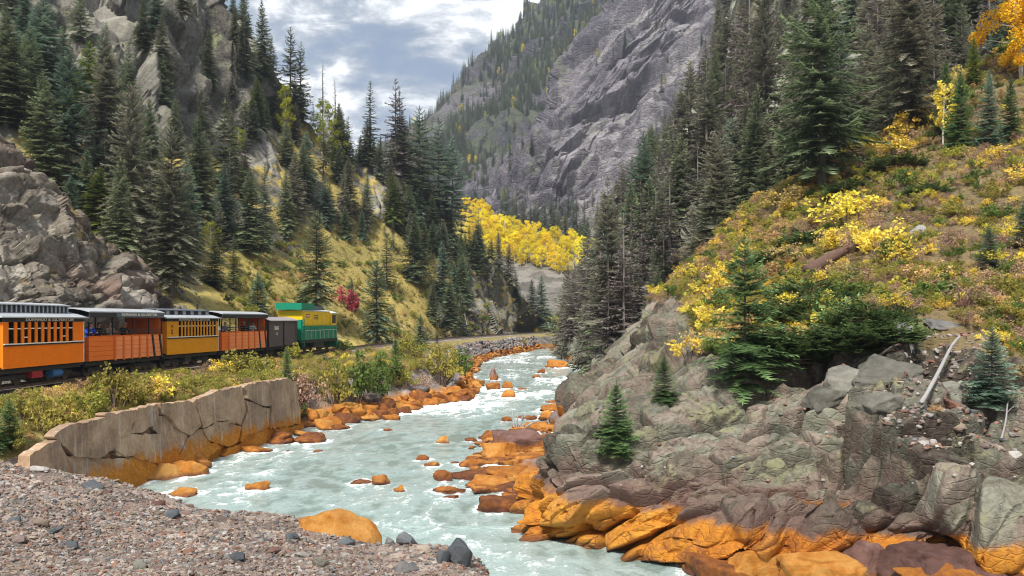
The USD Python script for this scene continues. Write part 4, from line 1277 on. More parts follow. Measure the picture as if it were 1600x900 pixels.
# dark conifers behind the golden aspens, at the cliff's foot
_r = np.random.default_rng(77)
for k, (px, by) in enumerate([(792, 345), (806, 352), (818, 350), (829, 356), (840, 352), (851, 358), (862, 354), (872, 360), (883, 356), (894, 362), (902, 358), (866, 366), (845, 366), (782, 338), (912, 366)]):
    b = on(SC, px, by + 6)
    plant(f'slim_{"dark" if k % 3 else "blue"}_{k % 3}', 'spruce_tree', b, (42 + 22 * _r.random()) / FOC * b[1], ('slender dark spruce', 'behind the golden aspens at the cliff foot'), 'spruce', 'dark spruces behind the golden aspens', w=0.13, wide=1.5)

# golden aspen stand
_r = np.random.default_rng(78)
for row, (lift, n) in enumerate([(0, 17), (11, 18), (22, 18), (33, 16)]):
    for k in range(n):
        px = 690 + 222 * (k + _r.normal(0, 0.75)) / n
        by = np.interp(px, [690, 735, 765, 795, 830, 870, 912], [352, 374, 388, 402, 411, 421, 430]) - lift * (0.55 + 0.45 * smooth01(np.array(px), 760, 840)) + _r.normal(0, 2)
        b = on(SC, px, by)
        plant(f'aspen_gold_{_r.integers(4)}', 'aspen_tree', b - W(0, 0, 0.2), (26 + 20 * _r.random()) / FOC * b[1], ('golden aspen', ['in the front row of the far stand', 'in the second row of the far stand', 'in the third row of the far stand', 'in the back row of the far stand'][row]), 'aspen', 'golden aspens above the scree', w=0.2, wide=1.5)
for k in range(16):
    px = 700 + 85 * _r.random()
    by = np.interp(px, [690, 735, 765, 795], [352, 374, 388, 402]) - 30 * _r.random() - 5
    b = on(SC, px, by)
    plant(f'aspen_gold_{k % 4}', 'aspen_tree', b - W(0, 0, 0.2), (34 + 12 * _r.random()) / FOC * b[1], ('golden aspen', 'at the spur end of the far stand'), 'aspen', 'golden aspens above the scree', w=0.2, wide=1.5)
for px, by, ty in [(803, 408, 380), (812, 412, 392), (796, 404, 372), (760, 392, 360)]:
    b = on(SC, px, by)
    plant(f'aspen_gold_{px % 4}', 'aspen_tree', b, (by - ty) / FOC * b[1], ('short golden aspen', 'at the top edge of the scree'), 'aspen', 'golden aspens above the scree', wide=1.7)


# ---- brush slope on the right: shrubs one by one
def where_brush(x, y):
    a = band(x, [(1120, 'by lichen rocks'), (1210, 'by the open spruce'), (1300, 'by the dark log'), (1400, 'by the broad juniper'), (1480, 'by the grey stone'), (1560, 'by the bluish spruce'), (2000, 'by the frame edge')])
    return band(y, [(240, 'atop the brush slope '), (320, 'high on the brush slope '), (400, 'midway on the brush slope '), (470, 'low on the brush slope '), (2000, 'on the rock edge ')]) + a


SHR = [('yellow', 1372, 400, 62, 'round golden shrub beside the dark fallen log', 1.1), ('yellow', 1322, 350, 60, 'wide yellow shrub below the juniper mat', 1.5), ('yellow', 1395, 415, 40, 'yellow shrub at the log end', 1.2),
       ('yellow', 1128, 470, 48, 'bright yellow shrub behind the open spruce', 1.2), ('yellow', 1112, 490, 36, 'small bright yellow shrub on the lichen rock', 1.0), ('orange', 1105, 545, 40, 'orange shrub in the rock cleft', 1.3),
       ('yellow', 1075, 560, 45, 'pale yellow shrub beside the cleft spruce', 1.1), ('orange', 1230, 330, 42, 'orange yellow shrub on the slope rim', 1.4), ('yellow', 1285, 290, 34, 'yellow shrub at the foot of the giant spruce', 1.4),
       ('yellow', 1425, 215, 42, 'tall yellow shrub left of the young golden aspen', 1.2), ('yellow', 1400, 240, 36, 'yellow shrub on the rim before the lime spruce', 1.3), ('yellow', 1540, 555, 14, 'lime leaved sapling over the blue spruce', 1.0),
       ('orange', 1595, 590, 24, 'orange leaved shrub beside the blue green spruce', 1.4), ('yellow', 1590, 420, 34, 'yellow shrub beside the small bluish spruce', 1.3), ('orange', 1462, 640, 14, 'small orange plant among loose stones', 1.2)]
for c, px, by, hp, label, wide in SHR:
    b = on(RH, px, by)
    plant(f'shrub_{c}_{px % 3}', 'shrub', b - W(0, 0, 0.08), hp / FOC * b[1], label, 'shrub', 'leafy shrubs on the brush slope', sure=True, w=0.6, wide=wide)
for k, (px, by, wd, hp, label) in enumerate([(1300, 545, 84, 50, 'juniper mat spilling over the middle of the rock edge'), (1248, 540, 80, 50, 'juniper mat on the rock edge, second uphill of the open spruce'), (1345, 530, 80, 46, 'juniper mat on the rock edge above the big slab'), (1285, 500, 84, 44, 'juniper mat in the middle of the dense green patch'), (1235, 492, 70, 44, 'juniper mat at the river side of the dense green patch'), (1330, 480, 76, 40, 'juniper mat at the top of the dense green patch'), (1378, 520, 60, 36, 'juniper mat at the uphill end of the rock edge'), (1215, 560, 70, 62, 'juniper mat beside the open spruce'), (1355, 505, 66, 60, 'juniper mat under the dark log'), (1262, 385, 46, 34, 'juniper mat on the upper slope rim'),
                                             (1330, 300, 36, 30, 'small juniper mat high on the slope'), (1215, 408, 42, 30, 'juniper mat above the pale stone'), (1405, 260, 44, 30, 'juniper mat below the yellow rim shrubs'), (1168, 420, 30, 26, 'small juniper mat at the slope rim'), (1448, 300, 36, 24, 'flat juniper patch in the brown brush'), (1262, 470, 60, 50, 'juniper mat below the pale stone')]):
    b = on(RH, px, by)
    plant(f'juniper_{k % 3}', 'juniper_bush', b - W(0, 0, 0.1), hp / FOC * b[1] * 1.4, label, 'juniper', 'juniper mats on the brush slope', sure=True, w=0.9, wide=wd / hp * 0.75)
_r = np.random.default_rng(91)
v, _ = SURF[RH]
q = pix(v)
rim = np.interp(q[:, 0], [850, 930, 1000, 1070, 1120, 1200, 1300, 1380, 1480, 1540, 1600], [505, 505, 460, 470, 555, 545, 525, 490, 478, 500, 540])
okb = np.where((q[:, 1] < rim) & (q[:, 0] > 990) & (q[:, 0] < 1640) & (q[:, 1] > 60))[0]
cellb = set()
nb = 0
for i in _r.permutation(okb):
    x, y, d = q[i]
    g = 1.15 + d * 0.012
    c = tuple((v[i] // g).astype(int))
    if c in cellb or ZB[int(y // 2), min(ZW - 1, int(x // 2))] < d - 1.0:
        continue
    cellb.add(c)
    f = meshkit.fbm(v[i][None] / 4.0, 3, 401)[0]
    left = smooth01(np.array(1330 - x), -60, 120)
    wts = np.array([0.20 + 1.0 * left + 0.5 * (f > 0.60), 0.25 + 0.25 * left, 0.8 * (1 - left) + 0.12, 0.30, 0.34])
    cname = ['yellow', 'orange', 'brown', 'green', 'olive'][_r.choice(5, p=wts / wts.sum())]
    plant(f'shrub_{cname}_{_r.integers(3)}', 'shrub', v[i] - W(0, 0, 0.1), 0.45 + 0.75 * _r.random(), (f'{cname} leaved shrub' if cname != 'brown' else 'brown dry shrub', where_brush(x, y)), 'shrub', 'leafy shrubs on the brush slope', stuff='brush', w=0.6, wide=0.9 + 0.5 * _r.random(), rotz=_r.random() * 360)
    nb += 1
    if nb > 420:
        break

# ---- bushes on the left bank, one by one
LBK = 'left_bank'
for c, px, by, hp, label, wide in [
    ('olive', 178, 650, 85, 'tall yellow green bush hiding the wheels of the first open car', 0.75), ('olive', 205, 640, 60, 'yellow green bush before the first open car', 0.9), ('olive', 75, 680, 80, 'yellow bush at the broken wall end', 0.9),
    ('orange', 95, 668, 50, 'reddish orange bush above the cracked slab', 0.9), ('orange', 228, 625, 42, 'reddish bush on the wall top', 0.9), ('yellow', 255, 622, 42, 'yellow bush on the wall top', 1.0), ('olive', 140, 655, 55, 'low yellow green bush behind the wall', 1.0),
    ('olive', 30, 655, 45, 'yellow bush beside the young spruce', 1.1), ('olive', 375, 590, 46, 'large yellow green bush before the second open car', 1.2), ('yellow', 352, 585, 34, 'golden bush before the second coach', 1.1), ('olive', 405, 590, 36, 'yellow green bush before the boxcar', 1.0),
    ('olive', 300, 610, 30, 'low olive bush on the wall top', 1.2), ('brown', 320, 585, 26, 'dry brown bush beside the coach wheels', 1.0),
    ('green', 560, 632, 78, 'bright green willow bush on the riverbank', 0.75), ('olive', 525, 640, 76, 'olive willow bush on the riverbank', 0.6), ('green', 585, 622, 60, 'dark green willow bush on the riverbank', 0.8), ('olive', 690, 600, 62, 'large green yellow willow at the river bend', 0.85),
    ('green', 712, 590, 50, 'green willow bush over the orange shore', 0.8), ('olive', 630, 605, 34, 'small yellow bush between two willow bushes', 0.9), ('brown', 490, 640, 66, 'tan leafless willow bush beyond the wall', 0.8), ('brown', 470, 625, 60, 'brown leafless bush at the wall end', 0.7),
    ('green', 470, 650, 22, 'low green plant at the foot of the wall end', 1.3), ('brown', 655, 608, 34, 'dry bush beside the green yellow willow', 1.0), ('olive', 640, 560, 40, 'yellow bush between the two bank spruces', 1.0), ('green', 600, 590, 45, 'green bush below the tall bank spruce', 0.9),
    ('olive', 815, 537, 10, 'low green bush on the stone embankment', 1.6), ('olive', 452, 560, 26, 'olive bush under the boxcar', 1.1), ('green', 540, 548, 20, 'low green bush at the locomotive front', 1.3), ('green', 512, 566, 14, 'low weed patch below the locomotive', 1.5),
    ('olive', 20, 700, 42, 'orange yellow weeds at the gravel edge', 1.0)]:
    b = on(LBK, px, by)
    plant(f'shrub_{c}_{px % 3}', 'bush', b - W(0, 0, 0.08), hp / FOC * b[1], label, 'bush', 'bushes along the left bank', sure=True, w=0.6, wide=wide)
for px, by, hp, label in [(542, 478, 30, 'crimson bush behind the locomotive front'), (553, 488, 20, 'low crimson bush below the taller one')]:
    b = on(LH, px, by)
    plant('shrub_red_0' if hp > 25 else 'shrub_red_1', 'bush', b, hp / FOC * b[1], label, 'bush', None, sure=True, w=0.6, wide=0.9)

# ---- keep what shows, number those alike, and define
PLANTS.sort(key=lambda p: p['base'][1])
for p in PLANTS:
    p['seen'] = seen_pixels(p)
keepers = [p for p in PLANTS if p['sure'] and p['seen'] > 0]
auto = sorted([p for p in PLANTS if not p['sure']], key=lambda p: -p['seen'])
single, rest = [], []
count = {}
LIMIT = {'spruce_tree': 240, 'aspen_tree': 75, 'shrub': 190}
for p in auto:
    c = count.get(p['name'], 0)
    if p['seen'] >= (26 if p['name'] != 'aspen_tree' else 6) and c < LIMIT.get(p['name'], 300):
        count[p['name']] = c + 1
        single.append(p)
    else:
        rest.append(p)
ORD = 'first second third fourth fifth sixth seventh eighth ninth tenth eleventh twelfth thirteenth fourteenth fifteenth sixteenth seventeenth eighteenth nineteenth twentieth'.split()
byl = {}
for p in single:
    byl.setdefault(p['label'], []).append(p)
for (a, b), ps in byl.items():
    ps.sort(key=lambda p: float(pix(p['base'])[0]))
    for k, p in enumerate(ps):
        if len(ps) == 1:
            p['label'] = f'{a} {b}'
        elif len(ps) == 2:
            p['label'] = f'{a} {b}, {("left", "right")[k]} of two'
        elif k < len(ORD):
            p['label'] = f'{a} {b}, {ORD[k]} from left'
        else:
            p['label'] = f'{a} {b}'
for p in keepers + single:
    r = np.random.default_rng(int(abs(p['base'][0]) * 1000 + p['base'][1] * 10) % 99991)
    h = p['h']
    put(p['key'], p['name'], p['base'], (h * p['wide'], h * p['wide'], h), p['rotz'] if p['rotz'] is not None else r.random() * 360, p['label'], p['cat'], p['group'])


def instancer(name, items, kindlabel='stuff'):
    """items: [(key, position, (sx, sy, sz), rotation about z in degrees)] as ONE point instancer."""
    if not items:
        return
    path = '/World/' + numbered(name)
    pi = UsdGeom.PointInstancer.Define(stage, path)
    keys = sorted({i[0] for i in items})
    for k in keys:
        x = UsdGeom.Xform.Define(stage, f'{path}/kinds/{k}')
        x.GetPrim().GetReferences().AddInternalReference(KIND[k])
        pi.CreatePrototypesRel().AddTarget(x.GetPath())
    at = {k: n for n, k in enumerate(keys)}
    pi.CreateProtoIndicesAttr(Vt.IntArray([at[i[0]] for i in items]))
    pi.CreatePositionsAttr(Vt.Vec3fArray.FromNumpy(np.array([i[1] for i in items], np.float32)))
    pi.CreateScalesAttr(Vt.Vec3fArray.FromNumpy(np.array([i[2] for i in items], np.float32)))
    qs = []
    for i in items:
        rz = i[3]
        if np.ndim(rz) == 0:
            a = math.radians(rz) / 2
            qs.append(Gf.Quath(math.cos(a), 0, 0, math.sin(a)))
        else:
            qs.append(Gf.Quath(*[float(c) for c in rz]))
    pi.CreateOrientationsAttr(Vt.QuathArray(qs))
    meta(pi, kind=kindlabel)


for st in sorted({p['stuff'] for p in rest if p['stuff']}):
    ps = [p for p in rest if p['stuff'] == st]
    instancer(st, [(p['key'], p['base'], (p['h'] * p['wide'], p['h'] * p['wide'], p['h']), p['rotz'] or 0.0) for p in ps])

# ---- far-off woods that read as one mass
def mass(name, surf, n, seed, prob, keys, hr, gap=None, tilt=False, zs=0.2):
    r = np.random.default_rng(seed)
    v, _ = SURF[surf]
    q = pix(v)
    ok = np.where((q[:, 2] > 4) & (q[:, 0] > -160) & (q[:, 0] < 2000) & (q[:, 1] > -250) & (q[:, 1] < 980))[0]
    pr = np.clip(prob(q[ok, 0], q[ok, 1], v[ok]), 0, 1)
    pick = r.choice(ok, size=n, replace=True, p=pr / pr.sum())
    items = []
    wts = np.array([k[0] for k in keys], float)
    wts /= wts.sum()
    for i in pick:
        _, fam, nv, rel = keys[r.choice(len(keys), p=wts)]
        h = (hr[0] + (hr[1] - hr[0]) * r.random()) * rel
        w = h * (0.8 + 0.5 * r.random())
        items.append((f'{fam}_{r.integers(nv)}', v[i] + np.append(r.normal(0, 0.3, 2), -zs * h * 0.2), (w, w, h), r.random() * 360))
    instancer(name, items)


def far_prob(x, y, p):
    f = meshkit.fbm(p / np.array([60, 60, 140.0]), 4, 500)
    nearness = smooth01(y - np.interp(x, [430, 520, 600, 660, 720, 790, 850, 940, 1050], [300, 262, 205, 166, 120, 68, 10, -75, -180]), 190, 90)
    return 0.04 + smooth01(f, 0.42, 0.58) * 0.9 * (0.25 + 0.75 * nearness)


mass('ridge_forest', 'far_ridge', 5600, 501, far_prob, [(3, 'slim_dark', 3, 1), (2, 'slim_blue', 3, 1), (0.10, 'aspen_gold', 4, 0.6), (0.25, 'aspen_lime', 4, 0.6)], (9, 16))
mass('cliff_trees', 'central_cliff', 420, 502, lambda x, y, p: smooth01(meshkit.fbm(p / np.array([40, 40, 70.0]), 4, 510), 0.54, 0.66) * (0.25 + 0.75 * smooth01(x, 960, 1060)) + 0.02 + 0.5 * smooth01(y, 300, 350), [(3, 'slim_dark', 3, 1), (1, 'slim_blue', 3, 1), (0.15, 'aspen_lime', 4, 0.6)], (7, 14))

# ---- ground cover
for i in range(3):
    kind(f'tuft_dry_{i}', [('blades', tuft(600 + i), 'grass_dry')])
    kind(f'tuft_green_{i}', [('blades', tuft(610 + i), 'grass_green')])
mass('slope_grass', LH, 3800, 503, lambda x, y, p: smooth01(y, 300, 420) * smooth01(x, 330, 380) * smooth01(-x, -840, -740) + 0.15 * np.exp(-((x - 60) / 60) ** 2), [(2, 'tuft_dry', 3, 1), (1.6, 'tuft_green', 3, 1), (0.22, 'shrub_olive', 3, 1.1), (0.12, 'shrub_green', 3, 1.2), (0.06, 'shrub_orange', 3, 1)], (0.5, 1.3))
mass('bank_grass', LBK, 5200, 504, lambda x, y, p: smooth01(p[:, 2], 2.0, 2.7) * (np.abs(p[:, 0] - track_x(p[:, 1])) > 2.2) * smooth01(-p[:, 1], -150, -90) * (p[:, 0] > track_x(p[:, 1])), [(2, 'tuft_dry', 3, 1), (2, 'tuft_green', 3, 1), (0.28, 'shrub_olive', 3, 0.8), (0.10, 'shrub_orange', 3, 0.7), (0.10, 'shrub_brown', 3, 0.8), (0.06, 'shrub_yellow', 3, 0.7)], (0.4, 0.95))
mass('valley_shrubs', SC, 900, 505, lambda x, y, p: smooth01(y, 478, 500) + 0.5 * smooth01(y, 440, 480) * smooth01(-x, -840, -800), [(1.5, 'shrub_olive', 3, 1), (1, 'shrub_green', 3, 0.9), (0.5, 'shrub_yellow', 3, 0.9), (1, 'tuft_green', 3, 1)], (0.8, 2.2))
_edge = lambda x: np.interp(x, [850, 930, 1000, 1070, 1120, 1200, 1300, 1380, 1480, 1540, 1600], [520, 520, 470, 480, 560, 555, 530, 500, 492, 520, 570])
mass('brush_cover', RH, 11000, 506, lambda x, y, p: smooth01(_edge(x) - y, -8, 25) * (x > 980), [(1.6, 'shrub_brown', 3, 1), (0.6, 'shrub_orange', 3, 1), (0.55, 'shrub_yellow', 3, 1), (1.5, 'shrub_olive', 3, 1), (0.6, 'shrub_green', 3, 1), (2.0, 'tuft_dry', 3, 1)], (0.22, 0.62))

# ------------------------------------------------------------------ stones, boulders, logs
def stone_mesh(seed, dims, sub=3, rough=0.10, boxy=0.5):
    """An angular boulder: a hull of scattered points, subdivided and roughened; dims are half sizes."""
    r = np.random.default_rng(seed)
    n = 16
    u = r.normal(0, 1, (n, 3))
    u /= np.linalg.norm(u, axis=1, keepdims=True)
    u = u / (np.abs(u).max(1, keepdims=True) * boxy + (1 - boxy))
    h = trimesh.convex.convex_hull(u)
    v, f = h.vertices, h.faces
    for _ in range(sub):
        v, f = trimesh.remesh.subdivide(v, f)
    m = trimesh.Trimesh(v, f, process=True)
    if boxy < 0.3:
        trimesh.smoothing.filter_laplacian(m, lamb=0.4, iterations=4)
    elif sub > 1:
        trimesh.smoothing.filter_laplacian(m, lamb=0.25, iterations=1)
    v, f = np.array(m.vertices), np.array(m.faces)
    nn = v / np.maximum(np.linalg.norm(v, axis=1, keepdims=True), 1e-6)
    if sub > 1:
        v = v + nn * rocky(v + seed, [(0.7, 0.08, 0.035, 0.7, None, (1.4, 1, 0.8)), (0.28, 0.03, 0.012, 0.6, None, None)], seed)[0][:, None] * (rough / 0.08)
    v = v + nn * ((meshkit.fbm(v * 2.5 + seed, 4, seed) - 0.5) * rough * 1.6)[:, None]
    return v * np.asarray(dims), f


def stone_mat(name, cols_, wet=True, scale=3.0, rnd=0.18, stain=False):
    g = G()
    pos = g('geometry')['position']
    r = g('object_info')['random']
    n = g.noise(pos, scale, 8, 0.66, 0.2)
    n2 = g.noise(pos, scale * 0.3, 4, 0.55)
    m = g.math('add', g.math('multiply', n, 0.62), g.math('add', g.math('multiply', n2, 0.38), g.math('multiply', g.math('subtract', r, 0.5), rnd * 2)))
    k = len(cols_)
    col = g.ramp(m, [(0.28 + 0.42 * i / (k - 1), c) for i, c in enumerate(cols_)])
    rough = 0.8
    if stain:
        z0 = g('separate_xyz', vector=pos)['z']
        sf = g.math('subtract', 1.0, g.step(g.math('add', z0, g.math('multiply', g.math('subtract', n2, 0.5), 1.2)), 0.25, 0.65))
        col = g.mix(g.math('multiply', sf, 0.85), col, g.ramp(n, [(0.3, (0.22, 0.07, 0.012)), (0.6, (0.40, 0.15, 0.015)), (0.8, (0.48, 0.22, 0.04))]))
    if wet:
        z = g('separate_xyz', vector=pos)['z']
        wf = g.math('subtract', 1.0, g.step(g.math('add', z, g.math('multiply', g.math('subtract', n, 0.5), 0.25)), 0.04, 0.20))
        col = g.mix(g.math('multiply', wf, 0.75), col, (0.11, 0.03, 0.018))
        rough = g('map_range', value=wf, from_min=0.0, from_max=1.0, to_min=0.75, to_max=0.3)['result']
    b = g('bump', height=g.noise(pos, scale * 4, 9, 0.75), strength=0.8, distance=0.12)['normal']
    return g.make(name, surface=g('principled_bsdf', base_color=col, roughness=rough, specular_ior_level=0.35, normal=b)['BSDF'])


M['orange'] = stone_mat('orange_stone', [(0.10, 0.034, 0.014), (0.25, 0.082, 0.014), (0.41, 0.155, 0.018), (0.50, 0.25, 0.06)])
M['maroon'] = stone_mat('maroon_stone', [(0.075, 0.036, 0.028), (0.15, 0.075, 0.06), (0.25, 0.145, 0.12)], stain=True)
M['purple_stone'] = stone_mat('purple_stone', [(0.12, 0.084, 0.072), (0.21, 0.155, 0.137), (0.31, 0.24, 0.215)], wet=False, stain=True)
M['grey_stone'] = stone_mat('grey_stone', [(0.11, 0.105, 0.10), (0.21, 0.20, 0.19), (0.33, 0.32, 0.30)], wet=False)
M['slate_stone'] = stone_mat('slate_stone', [(0.055, 0.06, 0.068), (0.10, 0.11, 0.12), (0.18, 0.19, 0.20)], wet=False)
M['tan_stone'] = stone_mat('tan_stone', [(0.17, 0.13, 0.097), (0.285, 0.22, 0.17), (0.41, 0.335, 0.27)], wet=False)
M['pale_stone'] = stone_mat('pale_stone', [(0.26, 0.235, 0.21), (0.38, 0.35, 0.32), (0.52, 0.49, 0.45)], wet=False)
M['green_stone'] = stone_mat('green_grey_stone', [(0.075, 0.070, 0.056), (0.165, 0.158, 0.13), (0.29, 0.28, 0.235)], wet=False)
M['rust_stone'] = stone_mat('rust_stone', [(0.15, 0.07, 0.045), (0.25, 0.125, 0.085), (0.35, 0.20, 0.14)], wet=False)


def stone(name, mat, c, dims, rotz, label, cat, group=None, seed=1, sub=3, rough=0.10, boxy=0.5, tilt=(0, 0)):
    v, f = stone_mesh(seed, dims, sub, rough, boxy)
    R = rot_euler(tilt[0], tilt[1], rotz)
    if abs(c[2]) < 0.35 and c[1] < 130:
        ROCKS.append((float(c[0]), float(c[1]), float(max(dims[0], 0.2))))
    return meta(obj(name, v @ R.T + np.asarray(c), f, M[mat], smooth=32 if False else True), label, cat, group)


def water_at(px, py):
    d = EYE * FOC / (py - HY)
    return P(px, py, d)


GB = 'orange stained boulders in the river'
# (colour, pixel centre x, waterline y, width, height, label)
for k, (m, px, py, w, h, label) in enumerate([
    ('orange', 527, 858, 134, 56, 'big rounded orange boulder at the tip of the gravel bank'),
    ('orange', 788, 797, 84, 26, 'long flat orange block in front of the orange ledge'),
    ('orange', 691, 752, 34, 18, 'orange pyramid shaped stone below the orange ledge'),
    ('orange', 703, 769, 60, 12, 'low orange slab in mid river below the ledge'),
    ('maroon', 594, 757, 30, 16, 'dark red block in mid river beside a low maroon slab'),
    ('orange', 624, 770, 20, 14, 'small square orange stone in mid river'),
    ('maroon', 563, 755, 40, 6, 'low maroon slab barely above the water beside the red block'),
    ('orange', 404, 766, 54, 12, 'flat rust orange stone awash above the gravel bank'),
    ('orange', 275, 776, 58, 13, 'long orange stone near the wall foot'),
    ('orange', 660, 720, 26, 10, 'small orange stone, upstream one of a mid river pair'),
    ('orange', 676, 729, 28, 9, 'small orange stone, downstream one of a mid river pair'),
    ('orange', 694, 693, 26, 14, 'rounded orange stone alone in mid river'),
    ('maroon', 709, 725, 18, 5, 'tiny dark stone next to the mid river pair'),
    ('maroon', 703, 778, 30, 5, 'maroon slab awash below the orange slab'),
    ('orange', 530, 672, 30, 10, 'small orange stone awash below the riverbank bushes'),
    ('orange', 610, 657, 30, 11, 'dark orange stone at the shore under the willows'),
    ('maroon', 604, 674, 20, 5, 'small maroon stone in the stream under the willows'),
    ('maroon', 495, 707, 20, 6, 'small dark stone in the stream beside the wall'),
    ('maroon', 450, 707, 16, 6, 'dark stone awash near the wall end'),
    ('maroon', 771, 594, 22, 18, 'dark cone shaped rock standing in the upper river'),
    ('orange', 770, 609, 26, 12, 'orange block just below the dark cone rock'),
    ('orange', 793, 607, 18, 12, 'orange block beside the block below the cone rock'),
    ('orange', 793, 621, 26, 13, 'orange boulder at the end of the orange shore spit'),
    ('maroon', 815, 609, 16, 4, 'flat maroon stone beside the orange shore spit'),
    ('orange', 845, 583, 16, 7, 'orange stone in the upper river right of the cone rock'),
    ('maroon', 839, 590, 16, 5, 'dark stone in the upper river just below an orange one'),
    ('maroon', 865, 630, 28, 5, 'maroon slab awash off the right bank'),
    ('maroon', 795, 630, 8, 4, 'tiny dark stone off the orange spit'),
    ('maroon', 862, 548, 10, 4, 'small stone at the far end of the river'),
    ('orange', 870, 574, 40, 12, 'orange rock shelf at the foot of the far dark trees'),
    ('orange', 905, 592, 36, 8, 'orange flat rocks at the right bank below the dark trees'),
    ('orange', 792, 659, 16, 10, 'square orange stone above the broken orange ledge'),
    ('maroon', 822, 655, 36, 6, 'reddish slab above the broken orange ledge'),
    ('orange', 855, 650, 24, 10, 'orange stone by the right bank above the ledge'),
    ('orange', 735, 690, 24, 8, 'orange tip stone of the ledge, pointing across the river'),
    ('orange', 765, 688, 40, 16, 'broken orange stone at the tip of the ledge'),
]):
    c = water_at(px, py)
    s = c[1] / FOC
    hw, hh = w * s / 2, h * s
    if k == 0:
        c = P(px, 838, 21.5)
        s = c[1] / FOC
        hw, hh = w * s / 2, h * s
        stone('boulder', m, c + W(0, 0.3, -0.15), (hw * 1.05, hw * 0.8, hh * 0.85), 0.1, label, 'boulder', None, 3, 4, 0.05, 0.1, (0.0, 0.12))
        continue
    cone = 'cone' in label and k == 19
    stone('boulder', m, c + W(0, hw * 0.3, -0.04 if not cone else 0), (hw, hw * 0.75, hh * (1.0 if not cone else 1.05)), 0.4 * math.sin(k * 2.3), label, 'boulder', GB, 40 + k, 3, 0.09, 0.25 if cone or 'rounded' in label else 0.65, (0.06 * math.sin(k), 0.08 * math.cos(k * 1.7)))

# the broken orange ledge reaching out from the right bank
_r = np.random.default_rng(31)
led = []
for k, (px, py, w, h, m, label) in enumerate([
    (888, 664, 46, 30, 'purple_stone', 'large striped purple boulder between the ledge and the grey rock'), (812, 702, 70, 34, 'maroon', 'overhanging dark red block with twigs on top of the ledge'), (778, 712, 44, 30, 'orange', 'square orange block under the dark red block'),
    (826, 722, 96, 22, 'orange', 'long brownish orange slab under the overhanging red block'), (850, 735, 60, 24, 'purple_stone', 'pale purple slab lying on the orange ledge'), (748, 724, 50, 14, 'orange', 'low orange slab at the river side of the ledge'),
    (745, 742, 60, 18, 'orange', 'thin orange slab reaching furthest into the river'), (795, 742, 60, 20, 'orange', 'cracked orange block in the middle of the ledge'), (835, 752, 56, 26, 'orange', 'orange block close to the grey rock'), (765, 757, 58, 17, 'orange', 'orange block on the lower edge of the ledge'),
    (808, 765, 62, 18, 'orange', 'orange slab on the lower edge of the ledge'), (838, 776, 40, 28, 'orange', 'upright orange block against the grey rock'), (868, 690, 30, 20, 'orange', 'orange block on top of the ledge by the purple boulder'), (845, 668, 44, 16, 'orange', 'orange slab upstream of the purple boulder'),
    (815, 676, 30, 12, 'orange', 'small orange slab upstream of the twigs'), (880, 648, 50, 18, 'orange', 'orange rock on the bank above the purple boulder'), (870, 636, 40, 12, 'orange', 'orange rocks at the upstream end of the ledge'), (905, 640, 36, 16, 'orange', 'orange rock against the wooded bank'),
    (853, 784, 26, 16, 'orange', 'small orange block at the base of the grey rock'), (786, 748, 30, 12, 'orange', 'small orange stone on the ledge surface'), (820, 740, 30, 12, 'orange', 'small orange stone wedged under the pale slab'), (758, 735, 26, 12, 'orange', 'small orange stone at the ledge tip'), ]):
    c = water_at(px, py + 6)
    s = c[1] / FOC
    hw, hh = w * s / 2 * 1.3, h * s * 1.12
    stone('ledge_rock', m, c + W(0, hw * 0.35, hh * 0.12 if m != 'orange' else 0.0), (hw, hw * 0.8, hh * 0.8), 0.3 * math.sin(k * 1.9), label, 'rock', 'broken rocks of the orange ledge', 140 + k, 3, 0.07, 0.8, (0.05 * math.sin(k * 3), 0.10 * math.cos(k * 2.1)))

items = []
for k in range(260):
    t, u = _r.random(), _r.random()
    px = 735 + 140 * u ** 0.8
    py = 640 + (150 * t) * (0.55 + 0.45 * u) + (1 - u) * 55
    if py > 792 or (u < 0.3 and not 680 < py < 770):
        continue
    c = water_at(px, py)
    s = 0.12 + 0.26 * _r.random() ** 1.6
    items.append((f'pebble_orange_{_r.integers(3)}', c + W(0, 0, 0.06 + 0.25 * u * _r.random()), (s * 1.3, s, s * 0.8), _r.random() * 360))
LEDGE = items
# stones along both shores: only the nearest get words of their own
sh = []
for y, n, sz in [(54, 6, 0.9), (57, 7, 1.0), (60, 8, 0.9), (64, 8, 0.8), (68, 8, 0.8), (71, 8, 0.8), (75, 6, 0.8), (80, 5, 0.9), (86, 5, 0.9), (93, 5, 0.9), (100, 5, 1.0), (112, 5, 1.0), (125, 4, 1.2), (140, 4, 1.2)]:
    for k in range(n):
        yy = y + _r.normal(0, 1.6)
        off = _r.random() ** 1.2 * (3.0 if y < 100 else 1.8) - 0.5
        sh.append((float(_wl(yy)) - off, yy, sz * (0.45 + 0.75 * _r.random()), off))
sh.sort(key=lambda t: t[1])
seq = {}
for k, (x, y, s, off) in enumerate(sh):
    hi = 0.1 + max(0, off) * 0.38
    m = 'orange' if off < 1.7 else ('purple_stone' if _r.random() < 0.6 else 'grey_stone')
    zone = 'at the wall end' if y < 58.5 else 'under the willows' if y < 67 else 'on the orange spit' if y < 78 else 'below the stone embankment'
    col = {'orange': 'orange stained stone', 'purple_stone': 'purplish grey stone', 'grey_stone': 'grey stone'}[m]
    lab = f'{col} {"at the waterline" if off < 0.6 else "higher on the shore"} {zone}'
    n_ = seq[lab] = seq.get(lab, 0) + 1
    lab += f', {ORD[n_ - 1]} going upstream' if n_ <= len(ORD) else ', past the twelfth going upstream'
    stone('shore_stone', m, (x, y, hi), (s, s * 0.75, s * (0.45 + 0.3 * _r.random())), _r.random() * 3, lab, 'stone', f'{col}s along the left shore {zone}', 300 + k, 2, 0.1, 0.6)
